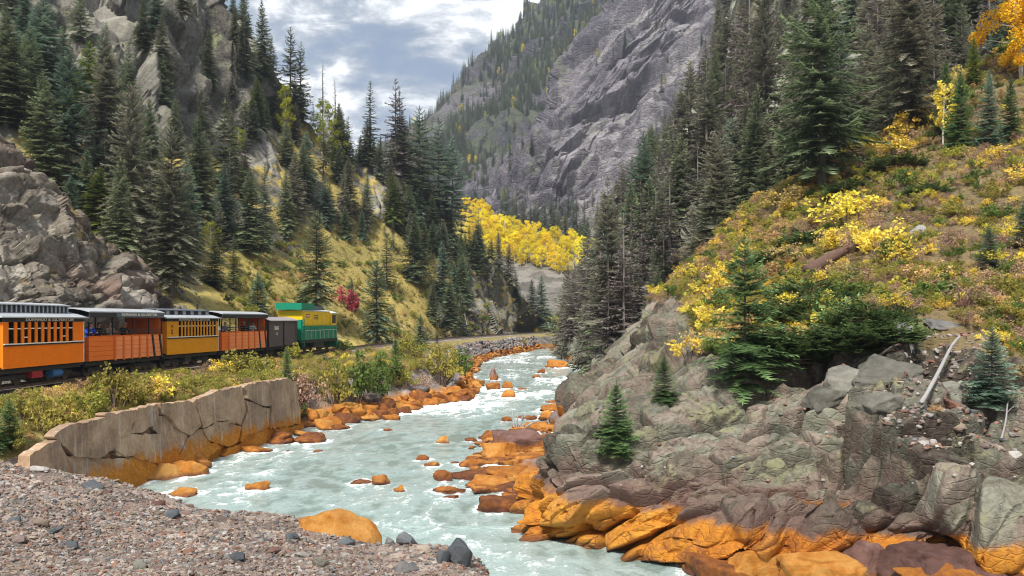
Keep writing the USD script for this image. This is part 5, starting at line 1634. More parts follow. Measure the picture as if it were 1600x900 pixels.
# riprap of the embankment: too small to pick apart
for i, m in enumerate(['purple_stone', 'grey_stone', 'orange', 'tan_stone', 'slate_stone', 'pale_stone', 'rust_stone', 'green_stone']):
    for j in range(3):
        v_, f_ = stone_mesh(700 + i * 3 + j, (1, 0.8, 0.6), 1, 0.08, 0.7)
        kind(f'pebble_{m}_{j}', [('stone', (v_, f_), m)])
items = []
for k in range(1500):
    yy = 78 + 125 * _r.random()
    t = _r.random()
    w_, t_ = float(_wl(yy)), float(track_x(yy)) + 2.4
    e = min(max(w_ - t_, 3) * 0.75, 2.6 if yy > 100 else 4.5)
    z = -0.1 + 2.9 * t
    m = 'orange' if z < 1.0 else ['purple_stone', 'grey_stone', 'slate_stone', 'purple_stone'][_r.integers(4)]
    s = 0.22 + 0.4 * _r.random() ** 2
    items.append((f'pebble_{m}_{_r.integers(3)}', (w_ + 0.4 - e * t * 1.05, yy, z), (s, s, s), _r.random() * 360))
instancer('embankment_riprap', items)
instancer('ledge_cobbles', LEDGE)

# boulders at the foot of the right outcrop and loose stones on it
for k, (m, px, py, d, w, h, label, bx, tl) in enumerate([
    ('maroon', 1470, 905, 20.6, 240, 78, 'big purple boulder with an orange top by the water', 0.5, (0.0, 0.10)), ('orange', 1490, 912, 19.6, 170, 36, 'smooth pale orange boulder at the bottom frame edge', 0.1, (0, 0)), ('orange', 1580, 900, 20.4, 110, 44, 'orange boulder at the bottom corner of the frame', 0.5, (0, 0.1)),
    ('orange', 1130, 890, 22.3, 130, 44, 'sloping orange boulder at the waterline of the outcrop', 0.5, (0, -0.1)), ('orange', 1190, 900, 21.8, 120, 52, 'rounded orange boulder before the outcrop', 0.35, (0, 0)), ('orange', 1290, 892, 21.4, 140, 44, 'flat orange boulder before the outcrop foot', 0.5, (0, 0)),
    ('maroon', 1095, 885, 22.9, 60, 16, 'low maroon rock awash at the outcrop foot', 0.5, (0, 0)), ('maroon', 1370, 885, 21.2, 90, 50, 'maroon boulder between the orange and purple boulders', 0.5, (0, 0))]):
    c = P(px, py, d)
    s = d / FOC
    stone('boulder', m, c + W(0, 0.4, -h * s * 0.25), (w * s / 2, w * s * 0.42, h * s * 0.9), 0.2 * math.sin(k * 2), label, 'boulder', None, 240 + k, 4, 0.06, bx, tl)

for k, (m, px, py, w, h, label) in enumerate([
    ('grey_stone', 1439, 366, 26, 24, 'grey upright stone standing in the brown brush'), ('pale_stone', 1192, 448, 22, 9, 'flat pale stone on the upper brush slope'), ('rust_stone', 1490, 634, 34, 20, 'pinkish brown block under the leaning log'),
    ('green_stone', 1490, 615, 46, 30, 'green grey slab behind the leaning log'), ('pale_stone', 1424, 545, 16, 14, 'rounded pale stone beside the log top'), ('pale_stone', 1440, 552, 12, 10, 'small pale stone beside the log top'), ('pale_stone', 1420, 558, 12, 10, 'small pale stone below the rounded one'),
    ('grey_stone', 1410, 516, 46, 16, 'flat grey slab above the log'), ('grey_stone', 1470, 508, 60, 14, 'long grey slab at the top of the loose stones'), ('tan_stone', 1500, 668, 30, 14, 'tan stone among the loose rubble'), ('pale_stone', 1436, 668, 20, 16, 'pale stone among the red rubble'),
    ('pale_stone', 1590, 712, 24, 12, 'pale stone at the frame edge on the ledge'), ('green_stone', 1380, 585, 110, 34, 'big green grey slab above the river rock'), ('green_stone', 1320, 600, 80, 30, 'tilted grey slab left of the big slab'), ('green_stone', 1375, 635, 60, 36, 'lower grey slab beside the rubble'),
    ('green_stone', 1290, 622, 70, 22, 'thin grey slab below the juniper mat'), ('grey_stone', 1120, 452, 34, 14, 'flat dark capstone on the lichen rock'), ('slate_stone', 968, 698, 34, 14, 'pinkish flat stone beside the drooping spruce')]):
    b = on(RH, px, py)
    s = b[1] / FOC
    flat = 'slab' in label or 'flat' in label
    stone('rock_slab' if flat else 'loose_rock', m, b + W(0, 0.1, h * s * 0.1), (w * s / 2, w * s * 0.45, h * s * 0.6), 0.3 * math.sin(k), label, 'rock', None, 500 + k, 3, 0.07, 0.85 if flat else 0.4, (0.25 if flat else 0, -0.28 if 1280 < px < 1400 else 0.05))
# small rubble by the log
items = []
v, _ = SURF[RH]
q = pix(v)
o2 = np.where((q[:, 0] > 1380) & (q[:, 0] < 1610) & (q[:, 1] > 520) & (q[:, 1] < 705))[0]
for i in _r.choice(o2, 900):
    s = 0.035 + 0.10 * _r.random() ** 2
    items.append((f"pebble_{['rust_stone', 'purple_stone', 'grey_stone', 'tan_stone', 'pale_stone'][_r.integers(5)]}_{_r.integers(3)}", v[i] + W(0, 0, 0.02), (s, s, s), _r.random() * 360))
o3 = np.where((q[:, 0] > 930) & (q[:, 0] < 1600) & (q[:, 1] > 560) & (q[:, 1] < 760))[0]
for i in _r.choice(o3, 250):
    s = 0.03 + 0.08 * _r.random() ** 2
    items.append((f"pebble_{['rust_stone', 'purple_stone', 'grey_stone', 'pale_stone'][_r.integers(4)]}_{_r.integers(3)}", v[i] + W(0, 0, 0.02), (s, s, s), _r.random() * 360))
instancer('ledge_rubble', items)


def log(name, p0, p1, r0, r1, mat, label, cat='log', stubs=(), bend=0.06, parent=None, seed=3):
    r = np.random.default_rng(seed)
    t = np.linspace(0, 1, 12)
    p0, p1 = np.asarray(p0, float), np.asarray(p1, float)
    L = np.linalg.norm(p1 - p0)
    path = p0 + (p1 - p0) * t[:, None] + np.stack([np.sin(t * 5) * bend * L * 0.3, np.zeros(12), np.sin(t * 3.1) * bend * L], 1)
    v, f = tube(path, r0 + (r1 - r0) * t + r.normal(0, 0.05 * r1, 12), 9)
    x = xform(name)
    obj('trunk', v, f, M[mat], x, smooth=True)
    for u, d in stubs:
        a = path[int(u * 11)]
        v, f = tube([a, a + np.asarray(d) * 0.6, a + np.asarray(d)], [r1 * 0.7, r1 * 0.5, r1 * 0.2], 5)
        obj('branch', v, f, M[mat], x, smooth=True)
    meta(x, label, cat)




def lying(x0, y0, x1, y1, lift):
    """End points of a straight log that rests on the brush slope between two pixels."""
    t = np.linspace(0, 1, 15)
    p = np.array([on(RH, x0 + (x1 - x0) * u, y0 + (y1 - y0) * u) for u in t])
    a, b = p[:2].mean(0), p[-2:].mean(0)
    ln = a + (b - a) * t[:, None]
    ray = ln - np.array([0, 0, EYE])
    k = np.min(p[:, 1] / ln[:, 1])
    k = min(k, 1.0) * (1 - lift / 30)
    eye = np.array([0, 0, EYE])
    return eye + (a - eye) * k, eye + (b - eye) * k


a, b = lying(1436, 631, 1503, 521, 0.15)
log('fallen_log', a, b, 0.062, 0.04, 'dead_wood', 'pale grey log leaning up the ledge beside the blue green spruce', stubs=[(0.75, (0.12, 0, 0.15))], bend=0.03)
a, b = lying(1256, 426, 1350, 377, 0.3)
M['log_brown'] = plain('weathered_log', (0.115, 0.066, 0.05), 0.9, 0.7, 7.0, bump=0.8)
log('fallen_log', a, b, 0.36, 0.15, 'log_brown', 'thick dark brown fallen log with a broken end in the brush', stubs=[(0.95, (0.5, 0.2, 0.25))], bend=0.04)
a, b = on(RH, 1560, 690), on(RH, 1576, 640)
log('dead_branch', a + W(0, 0, 0.1), b + W(0, 0, 0.3), 0.03, 0.015, 'dead_wood', 'thin forked pale branch below the blue green spruce', 'branch', stubs=[(0.6, (0.2, 0, 0.2))])
a, b = lying(1362, 563, 1408, 533, 0.08)
log('dead_branch', a, b, 0.05, 0.03, 'bark', 'dark branch lying on the rock beside the big green grey slab', 'branch')
c = water_at(812, 690)
x = xform('driftwood_twigs', c + W(0, 0.3, 1.05))
for k in range(7):
    d = np.array([_r.normal(0, 0.35), _r.normal(0, 0.25), 0.35 + 0.4 * _r.random()]) * (1 if k < 4 else 0.6) + (W(0.9, 0, -0.3) if k > 4 else 0)
    v, f = tube([(0.12 * k - 0.3, 0, -0.3), np.array([0.12 * k - 0.3, 0, 0]) + d * 0.5, np.array([0.12 * k - 0.3, 0, 0]) + d], [0.05, 0.035, 0.012], 5)
    obj('twig', v, f, M['dead_wood'], x)
meta(x, 'tangle of grey driftwood twigs on the dark red ledge block', 'driftwood')
# pale pole by the track cut
a, b = on(LH, 731, 516), on(LH, 719, 462)
log('leaning_pole', a + W(0, 0, 0), b + W(0, -1.5, 0.3), 0.16, 0.11, 'dead_wood', 'pale fallen trunk leaning on the rocky cut beside the track', 'log', bend=0.01)

# ------------------------------------------------------------------ stones of the gravel bank
v, _ = SURF['gravel_bank']
q = pix(v)
gok = np.where((q[:, 2] > 4.5) & (q[:, 0] > -60) & (q[:, 0] < 900) & (q[:, 1] > 690) & (q[:, 1] < 960) & (v[:, 2] > 0.2))[0]
GRV = ['tan_stone', 'purple_stone', 'grey_stone', 'slate_stone', 'pale_stone', 'rust_stone', 'green_stone']
GW = np.array([0.34, 0.28, 0.10, 0.045, 0.10, 0.10, 0.035])
items = []
_cell = (q[gok, 0] // 16).astype(int) * 1000 + (q[gok, 1] // 8).astype(int)
_, _inv, _cnt = np.unique(_cell, return_inverse=True, return_counts=True)
area = 1.0 / _cnt[_inv]
pick = _r.choice(gok, 36000, p=area / area.sum())
mm = _r.choice(len(GRV), 36000, p=GW / GW.sum())
for i, m in zip(pick, mm):
    s = (0.015 + 0.046 * _r.random() ** 3.0) * (0.35 + 0.052 * v[i, 1])
    a3 = _r.normal(0, 0.35, 2)
    qz = trimesh.transformations.quaternion_from_euler(a3[0], a3[1], _r.random() * 6.28)
    items.append((f'pebble_{GRV[m]}_{_r.integers(3)}', v[i] + np.array([_r.normal(0, 0.04), _r.normal(0, 0.04), s * 0.12]), (s, s, s * 0.8), qz))
instancer('gravel', items)
for k, (m, px, py, w, h, label) in enumerate([
    ('slate_stone', 716, 880, 42, 46, 'angular dark slate block at the tip of the gravel bank'), ('grey_stone', 630, 893, 46, 22, 'low grey brown block near the gravel bank tip'), ('slate_stone', 632, 842, 30, 24, 'dark pointed stone on the gravel crest'), ('slate_stone', 543, 850, 28, 16, 'dark stone in front of the big orange boulder'),
    ('grey_stone', 606, 838, 18, 16, 'grey stone beside the dark pointed stone'), ('slate_stone', 690, 878, 30, 24, 'dark stone beside the angular slate block'), ('slate_stone', 114, 851, 24, 14, 'dark grey stone alone on the open gravel'), ('slate_stone', 368, 872, 24, 16, 'dark blue grey stone in the middle gravel'),
    ('green_stone', 218, 885, 22, 16, 'green grey upright stone low in the gravel'), ('slate_stone', 82, 829, 24, 12, 'blue grey flat stone on the gravel'), ('tan_stone', 63, 818, 28, 16, 'tan block upslope of the blue grey flat stone'), ('green_stone', 500, 880, 30, 16, 'green grey stone near the big orange boulder'),
    ('pale_stone', 62, 735, 30, 10, 'pale flat slab at the top of the gravel by the wall'), ('slate_stone', 145, 762, 32, 14, 'dark stone under the wall on the gravel crest'), ('maroon', 248, 788, 22, 10, 'maroon stone at the water edge of the gravel'), ('slate_stone', 268, 806, 26, 14, 'dark stone at the gravel edge by the stream'),
    ('rust_stone', 290, 862, 20, 9, 'rusty flat stone in the middle gravel'), ('pale_stone', 470, 868, 26, 12, 'pale stone below the big orange boulder'), ('tan_stone', 660, 862, 24, 14, 'tan stone on the gravel crest near the tip'), ('slate_stone', 455, 840, 22, 12, 'dark flat stone left of the big orange boulder'),
    ('maroon', 425, 862, 22, 10, 'maroon stone in the gravel left of the boulder'), ('purple_stone', 25, 845, 24, 14, 'brown stone at the frame edge in the gravel'), ('slate_stone', 20, 812, 20, 12, 'dark stone at the frame edge in the gravel'), ('pale_stone', 132, 875, 24, 9, 'white flat stone low in the gravel')]):
    b = on('gravel_bank', px, py)
    s = b[1] / FOC
    stone('gravel_stone', m, b + W(0, 0.02, h * s * 0.25), (w * s / 2, w * s * 0.42, h * s * 0.55), 0.6 * math.sin(k * 2.7), label, 'stone', None, 800 + k, 2, 0.06, 0.8, (0.15 * math.sin(k), 0.2 * math.cos(k)))

# ------------------------------------------------------------------ broken concrete wall
def wall_mat():
    g = G()
    pos = g('geometry')['position']
    z = g('separate_xyz', vector=pos)['z']
    n1 = g.noise(pos, 0.8, 7, 0.6)
    n2 = g.noise(pos, 7.0, 8, 0.7)
    st = g.noise(g('mapping', mapping_type='point', vector=pos, scale=(5.0, 5.0, 0.35))['vector'], 1.0, 5, 0.6)
    m = g.math('add', g.math('multiply', n1, 0.6), g.math('multiply', n2, 0.4))
    col = g.ramp(m, [(0.3, (0.14, 0.086, 0.05)), (0.45, (0.28, 0.18, 0.11)), (0.57, (0.39, 0.27, 0.175)), (0.7, (0.50, 0.38, 0.27))])
    col = g.mix(g.math('multiply', g.step(st, 0.54, 0.66), 0.55), col, (0.48, 0.42, 0.36))
    col = g.mix(g.math('multiply', g.step(g.noise(pos, 0.45, 3, 0.5), 0.5, 0.62), 0.35), col, (0.12, 0.09, 0.08))
    of = g.math('subtract', 1.0, g.step(g.math('add', z, g.math('multiply', g.math('subtract', g.math('add', n1, st), 1.0), 1.8)), 0.7, 1.3))
    col = g.mix(of, col, g.ramp(n2, [(0.3, (0.28, 0.09, 0.015)), (0.6, (0.47, 0.185, 0.02)), (0.8, (0.54, 0.28, 0.06))]))
    b = g('bump', height=n2, strength=0.45, distance=0.06)['normal']
    return g.make('old_concrete', surface=g('principled_bsdf', base_color=col, roughness=0.9, specular_ior_level=0.2, normal=b)['BSDF'])


M['concrete'] = wall_mat()
WP = np.array([(-15.95, 28.6), (-15.4, 33), (-14.9, 37), (-14.2, 41), (-13.5, 45), (-13.0, 49), (-12.75, 53.2)])
_wcum = np.concatenate([[0], np.cumsum(np.linalg.norm(np.diff(WP, axis=0), axis=1))])
WL_ = _wcum[-1]


def wall_pt(u, z, out=0.0):
    """The wall's face at length u and height z; out: metres towards the river."""
    x, y = np.interp(u, _wcum, WP[:, 0]), np.interp(u, _wcum, WP[:, 1])
    x2, y2 = np.interp(u + 0.01, _wcum, WP[:, 0]), np.interp(u + 0.01, _wcum, WP[:, 1])
    x1, y1 = np.interp(u - 0.01, _wcum, WP[:, 0]), np.interp(u - 0.01, _wcum, WP[:, 1])
    t = np.stack([x2 - x1, y2 - y1], -1)
    t /= np.maximum(np.linalg.norm(t, axis=-1, keepdims=True), 1e-9)
    bat = -(z) * 0.05
    return np.stack([x + t[..., 1] * (out + bat), y - t[..., 0] * (out + bat), z], -1)


def ground_uv(px, py):
    """Length along the wall and height of the wall face under a pixel of the photograph."""
    u = np.linspace(0, WL_, 900)
    p = pix(wall_pt(u, np.full(900, 1.5)))
    uu = float(np.interp(px, p[:, 0], u))
    d = float(wall_pt(np.array([uu]), np.array([1.5]))[0, 1])
    return uu, EYE + (HY - py) / FOC * d


from shapely.geometry import Polygon as SPoly

SLABS = [  # outlines in the photograph's pixels, clockwise, with how far the slab stands proud
    ([(30, 712), (72, 688), (74, 691), (85, 714), (100, 715), (150, 718), (196, 716), (262, 770), (250, 785), (30, 790)], 0.03),
    ([(70, 681), (92, 666), (158, 652), (163, 672), (166, 690), (158, 700), (138, 713), (97, 711), (86, 698)], 0.16),
    ([(150, 648), (198, 642), (200, 652), (190, 662), (188, 676), (168, 680), (164, 668)], 0.10),
    ([(204, 640), (232, 634), (234, 650), (224, 664), (206, 674), (192, 675), (196, 660)], 0.02),
    ([(170, 684), (190, 680), (222, 680), (232, 678), (262, 712), (262, 732), (240, 738), (228, 722), (200, 714), (162, 704), (168, 694)], 0.12),
    ([(166, 708), (198, 718), (226, 726), (238, 742), (262, 736), (264, 772), (196, 716)], 0.0),
    ([(236, 632), (285, 628), (296, 650), (300, 664), (282, 677), (262, 667), (252, 650), (240, 644)], 0.14),
    ([(238, 650), (250, 654), (260, 670), (280, 681), (264, 708), (236, 676), (228, 668)], -0.10),
    ([(290, 628), (330, 612), (366, 605), (372, 640), (362, 662), (340, 657), (326, 656), (304, 668), (300, 650)], 0.10),
    ([(304, 672), (326, 660), (342, 661), (362, 667), (358, 690), (344, 696), (328, 692), (310, 684)], 0.04),
    ([(284, 682), (302, 672), (312, 690), (330, 698), (300, 722), (268, 736), (266, 712)], -0.02),
    ([(370, 604), (402, 596), (408, 600), (412, 632), (402, 634), (390, 628), (376, 622), (374, 610)], 0.12),
    ([(410, 597), (440, 592), (452, 598), (458, 660), (440, 664), (408, 668), (412, 636)], 0.10),
    ([(376, 627), (390, 633), (404, 639), (410, 640), (405, 668), (370, 680), (362, 690), (366, 664), (375, 645)], 0.06),
    ([(362, 694), (372, 682), (404, 672), (440, 668), (460, 664), (466, 690), (400, 706), (350, 712), (335, 712), (346, 700)], 0.0),
]
wx = xform('retaining_wall')
meta(wx, 'cracked brown concrete retaining wall above the river, stained orange at its foot', 'wall')
for k, (poly, proud) in enumerate(SLABS):
    uv = np.array([ground_uv(*p) for p in poly])
    uv[:, 1] = np.maximum(uv[:, 1], -0.5)
    r = np.random.default_rng(900 + k)
    # ragged outline
    n = len(uv)
    ring = []
    for i in range(n):
        a, b = uv[i], uv[(i + 1) % n]
        m = max(2, int(np.linalg.norm(b - a) / 0.22))
        for t in np.arange(m) / m:
            ring.append(a + (b - a) * t + r.normal(0, 0.025, 2))
    sp = SPoly(ring).buffer(0.05)
    if sp.geom_type != 'Polygon':
        sp = max(sp.geoms, key=lambda s_: s_.area)
    m3 = trimesh.creation.extrude_polygon(sp, 0.4, engine='earcut')
    m3 = trimesh.Trimesh(*trimesh.remesh.subdivide_to_size(m3.vertices, m3.faces, 0.35, max_iter=6), process=True)
    vv = np.array(m3.vertices)
    front = vv[:, 2] > 0.2
    depth = vv[:, 2] - 0.4 + proud * 0.5 + 0.42
    tilt_ = r.normal(0, 0.012, 2)
    c0 = vv[:, :2].mean(0)
    depth = depth + (vv[:, :2] - c0) @ tilt_ + (meshkit.fbm(np.append(vv[:, :2], np.zeros((len(vv), 1)), 1) * 1.6 + k, 4, k) - 0.5) * 0.12 * front
    pts = wall_pt(vv[:, 0], vv[:, 1], 0) + 0
    nrm = wall_pt(vv[:, 0], vv[:, 1], 1.0) - pts
    obj('concrete_slab', pts + nrm * depth[:, None], m3.faces, M['concrete'], wx, smooth=35)
# core of the wall behind the slabs, and its coping rubble
u = np.linspace(0, WL_, 60)
top = np.interp(u, [0, 2, 5, 9, 14, 20, WL_], [1.4, 1.8, 2.1, 2.5, 2.55, 2.55, 2.55])
ring = []
for uu, tt in zip(u, top):
    a = wall_pt(np.array([uu] * 4), np.array([-0.9, tt, tt, -0.9]), 0)
    nn = wall_pt(np.array([uu] * 4), np.array([-0.9, tt, tt, -0.9]), 1.0) - a
    ring.append(a + nn * np.array([0.16, 0.16, -1.0, -1.0])[:, None])
ring = np.array(ring)
i, j = np.meshgrid(np.arange(59), np.arange(4), indexing='ij')
qf = np.stack([i * 4 + j, i * 4 + (j + 1) % 4, (i + 1) * 4 + (j + 1) % 4, (i + 1) * 4 + j], -1).reshape(-1, 4)
qf = np.vstack([qf, [[0, 1, 2, 3], [59 * 4 + 3, 59 * 4 + 2, 59 * 4 + 1, 59 * 4]]])
vv, ff = trimesh.remesh.subdivide_to_size(ring.reshape(-1, 3), np.vstack([qf[:, [0, 1, 2]], qf[:, [0, 2, 3]]]), 0.4, max_iter=8)
m3 = trimesh.Trimesh(vv, ff, process=True)
vv = np.array(m3.vertices)
vv += (np.stack([meshkit.fbm(vv * 2.2 + 9 * c_, 4, c_) for c_ in range(3)], 1) - 0.5) * np.array([0.35, 0.35, 0.35])
obj('wall_core', vv, m3.faces, M['concrete'], wx, smooth=True)
items = []
for k in range(420):
    uu = WL_ * _r.random()
    zz = float(np.interp(uu, u, top)) + 0.12
    p = wall_pt(np.array([uu]), np.array([zz]), -0.35 + 0.5 * _r.random())[0]
    s = 0.05 + 0.13 * _r.random() ** 2
    items.append((f"pebble_{['pale_stone', 'tan_stone', 'purple_stone', 'grey_stone'][_r.integers(4)]}_{_r.integers(3)}", p, (s, s, s), _r.random() * 360))
instancer('wall_rubble', items)
for k, (px, py, w, h, label) in enumerate([(250, 752, 70, 30, 'smooth orange rock shelf at the wall foot near the gravel'), (300, 742, 60, 26, 'orange rock under the wall, second from the gravel'), (232, 752, 46, 20, 'orange rock touching the gravel under the wall'), (308, 728, 40, 28, 'blocky orange rock at the wall foot'), (322, 732, 24, 14, 'dark wet stone at the wall foot'),
                                           (400, 706, 60, 18, 'flat orange rock at the water below the wall end'), (440, 692, 60, 22, 'orange rock below the wall end'), (470, 668, 60, 24, 'purple topped rock at the wall end'), (490, 692, 54, 18, 'low orange rock reaching from the wall end into the river'), (365, 706, 40, 18, 'orange rock ledge under the long wall panel')]):
    c = water_at(px, py)
    s = c[1] / FOC
    stone('wall_foot_rock', 'maroon' if 'dark' in label or 'purple' in label else 'orange', c + W(-0.2, 0.3, 0.0), (w * s / 2, w * s * 0.5, h * s * 0.9), 0.5 * math.sin(k), label, 'rock', None, 950 + k, 3, 0.07, 0.55)

# ------------------------------------------------------------------ railway
M['rail'] = plain('rail_steel', (0.16, 0.12, 0.10), 0.45, 0.3, 5.0, metallic=0.7)
M['sleeper'] = plain('old_sleeper', (0.14, 0.11, 0.09), 0.9, 0.4, 4.0)
M['coach_orange'] = plain('coach_orange_paint', (0.88, 0.185, 0.001), 0.38, 0.16, 0.9)
M['coach_amber'] = plain('coach_amber_paint', (0.70, 0.27, 0.003), 0.4, 0.16, 0.9)
M['salmon'] = plain('faded_orange_boards', (0.78, 0.165, 0.018), 0.6, 0.16, 2.0)
M['salmon_pale'] = plain('pale_orange_boards', (0.86, 0.275, 0.095), 0.65, 0.16, 2.0)
M['rib'] = plain('orange_stakes', (0.74, 0.15, 0.015), 0.5, 0.08, 2.0)
M['roof_grey'] = plain('silver_roof_paint', (0.36, 0.38, 0.40), 0.5, 0.3, 1.2)
M['trim_white'] = plain('cream_trim', (0.78, 0.72, 0.62), 0.5, 0.05, 3.0)
M['black'] = plain('black_paint', (0.022, 0.022, 0.026), 0.45, 0.2, 2.0)
M['slate_paint'] = plain('slate_fascia_paint', (0.10, 0.12, 0.14), 0.5, 0.15, 2.0)
M['under'] = plain('sooty_underframe', (0.028, 0.027, 0.027), 0.7, 0.4, 3.0)
M['wheel'] = plain('worn_wheel_steel', (0.10, 0.095, 0.09), 0.45, 0.4, 4.0, metallic=0.6)
M['maroon_seat'] = plain('maroon_seat', (0.16, 0.025, 0.02), 0.7, 0.2, 3.0)
M['boxcar'] = plain('boxcar_planks', (0.10, 0.080, 0.082), 0.8, 0.35, 3.0)
M['boxcar_roof'] = plain('boxcar_roof', (0.28, 0.25, 0.26), 0.8, 0.2, 3.0)
M['loco_green'] = plain('locomotive_green', (0.004, 0.20, 0.115), 0.4, 0.12, 1.0)
M['loco_yellow'] = plain('locomotive_yellow', (0.78, 0.50, 0.006), 0.4, 0.08, 1.0)
M['loco_white'] = plain('locomotive_white', (0.70, 0.74, 0.72), 0.5, 0.08, 2.0)
M['loco_vent'] = plain('vent_dark', (0.48, 0.29, 0.01), 0.6)
M['blue_tank'] = plain('blue_tank', (0.03, 0.13, 0.28), 0.4)
M['red_tank'] = plain('red_box', (0.35, 0.02, 0.03), 0.5)
M['letters'] = plain('cream_lettering', (0.78, 0.74, 0.66), 0.6)
M['letters_dark'] = plain('dark_lettering', (0.10, 0.04, 0.02), 0.6)


def pane_mat():
    g = G()
    t = g('transparent_bsdf', color=(0.16, 0.13, 0.12))['BSDF']
    s = g('glossy_bsdf', color=(0.8, 0.8, 0.8), roughness=0.05)['BSDF']
    return g.make('coach_glass', surface=g('mix_closure', fac=g('fresnel', IOR=1.5)['fac'], closure1=t, closure2=s)['closure'])


M['pane'] = pane_mat()


def bx(x0, x1, y0, y1, z0, z1):
    v = np.array([(x, y, z) for x in (x0, x1) for y in (y0, y1) for z in (z0, z1)], float)
    f = np.array([(0, 1, 3, 2), (4, 6, 7, 5), (0, 4, 5, 1), (2, 3, 7, 6), (0, 2, 6, 4), (1, 5, 7, 3)])
    return v, f


def bar(a, b, r, n=5):
    return tube([a, b], [r, r], n)


def arc_roof(x0, x1, half, z, rise, thick=0.05, n=9, e0=1.0, e1=1.0):
    """A curved roof sheet along x; e0, e1: how the ends droop (1 = straight)."""
    y = np.linspace(-half, half, n)
    prof = z + rise * (1 - (y / half) ** 2)
    xs = np.array([x0, x0 + 0.25, x1 - 0.25, x1])
    k = np.array([e0, 1, 1, e1])
    top = np.stack([np.repeat(xs[:, None], n, 1), np.repeat(y[None], 4, 0), z + (prof - z)[None] * k[:, None]], -1)
    bot = top - np.array([0, 0, thick])
    v = np.concatenate([top.reshape(-1, 3), bot.reshape(-1, 3)])
    q = grid_faces(4, n)
    m = 4 * n
    f = [q, q[:, ::-1] + m]
    e = []
    for i in range(3):
        for j in (0, n - 1):
            a, b = i * n + j, (i + 1) * n + j
            e.append((a, b, b + m, a + m))
    for i in (0, 3):
        for j in range(n - 1):
            a, b = i * n + j, i * n + j + 1
            e.append((a, b, b + m, a + m))
    return v, np.vstack(f + [np.array(e)])


def car_frame(name, y0, y1, label, cat, group=None):
    a = np.array([float(track_x(y0)), y0])
    b = np.array([float(track_x(y1)), y1])
    c = (a + b) / 2
    L = float(np.linalg.norm(b - a))
    x = xform(name, (c[0], c[1], RAIL_Z), math.degrees(math.atan2(b[1] - a[1], b[0] - a[0])))
    meta(x, label, cat, group)
    return x, L


def sub(parent, name, mesh, m, smooth=False):
    if isinstance(mesh, list):
        mesh = join(mesh)
    return obj(name, mesh[0], mesh[1], M[m], parent, smooth)


def trucks(x, L, at=0.30, base=0.75, r=0.34, dark='under'):
    for s in (-1, 1):
        c = s * L * at
        t = sub(x, 'truck', [bx(c - base - 0.25, c + base + 0.25, y - 0.07, y + 0.07, 0.28, 0.50) for y in (-0.72, 0.72)] + [bx(c - 0.18, c + 0.18, -0.8, 0.8, 0.30, 0.56)], dark)
        for d in (-base, base):
            w = []
            for y in (-0.5, 0.5):
                m = trimesh.creation.cylinder(r, 0.11, sections=18)
                m.apply_transform(trimesh.transformations.rotation_matrix(math.pi / 2, [1, 0, 0]))
                w.append((np.array(m.vertices) + [c + d, y, r], np.array(m.faces)))
            w.append(bar((c + d, -0.75, r), (c + d, 0.75, r), 0.06, 8))
            sub(t, 'wheel_set', w, 'wheel')


def text_on(parent, name, s, height, cx, y, z, mat, depth=0.012, width=None):
    """Lettering on the river side (the -y face), centred at cx."""
    m = meshkit.text_mesh(s, height, depth, bold=True)
    v = np.array(m.vertices)
    if width:
        v[:, 0] *= width / (v[:, 0].max() - v[:, 0].min())
    v[:, 0] -= v[:, 0].mean() if False else (v[:, 0].max() + v[:, 0].min()) / 2
    p = np.stack([cx + v[:, 0], y - v[:, 2], z + v[:, 1]], 1)
    obj(name, p, np.array(m.faces), M[mat], parent)


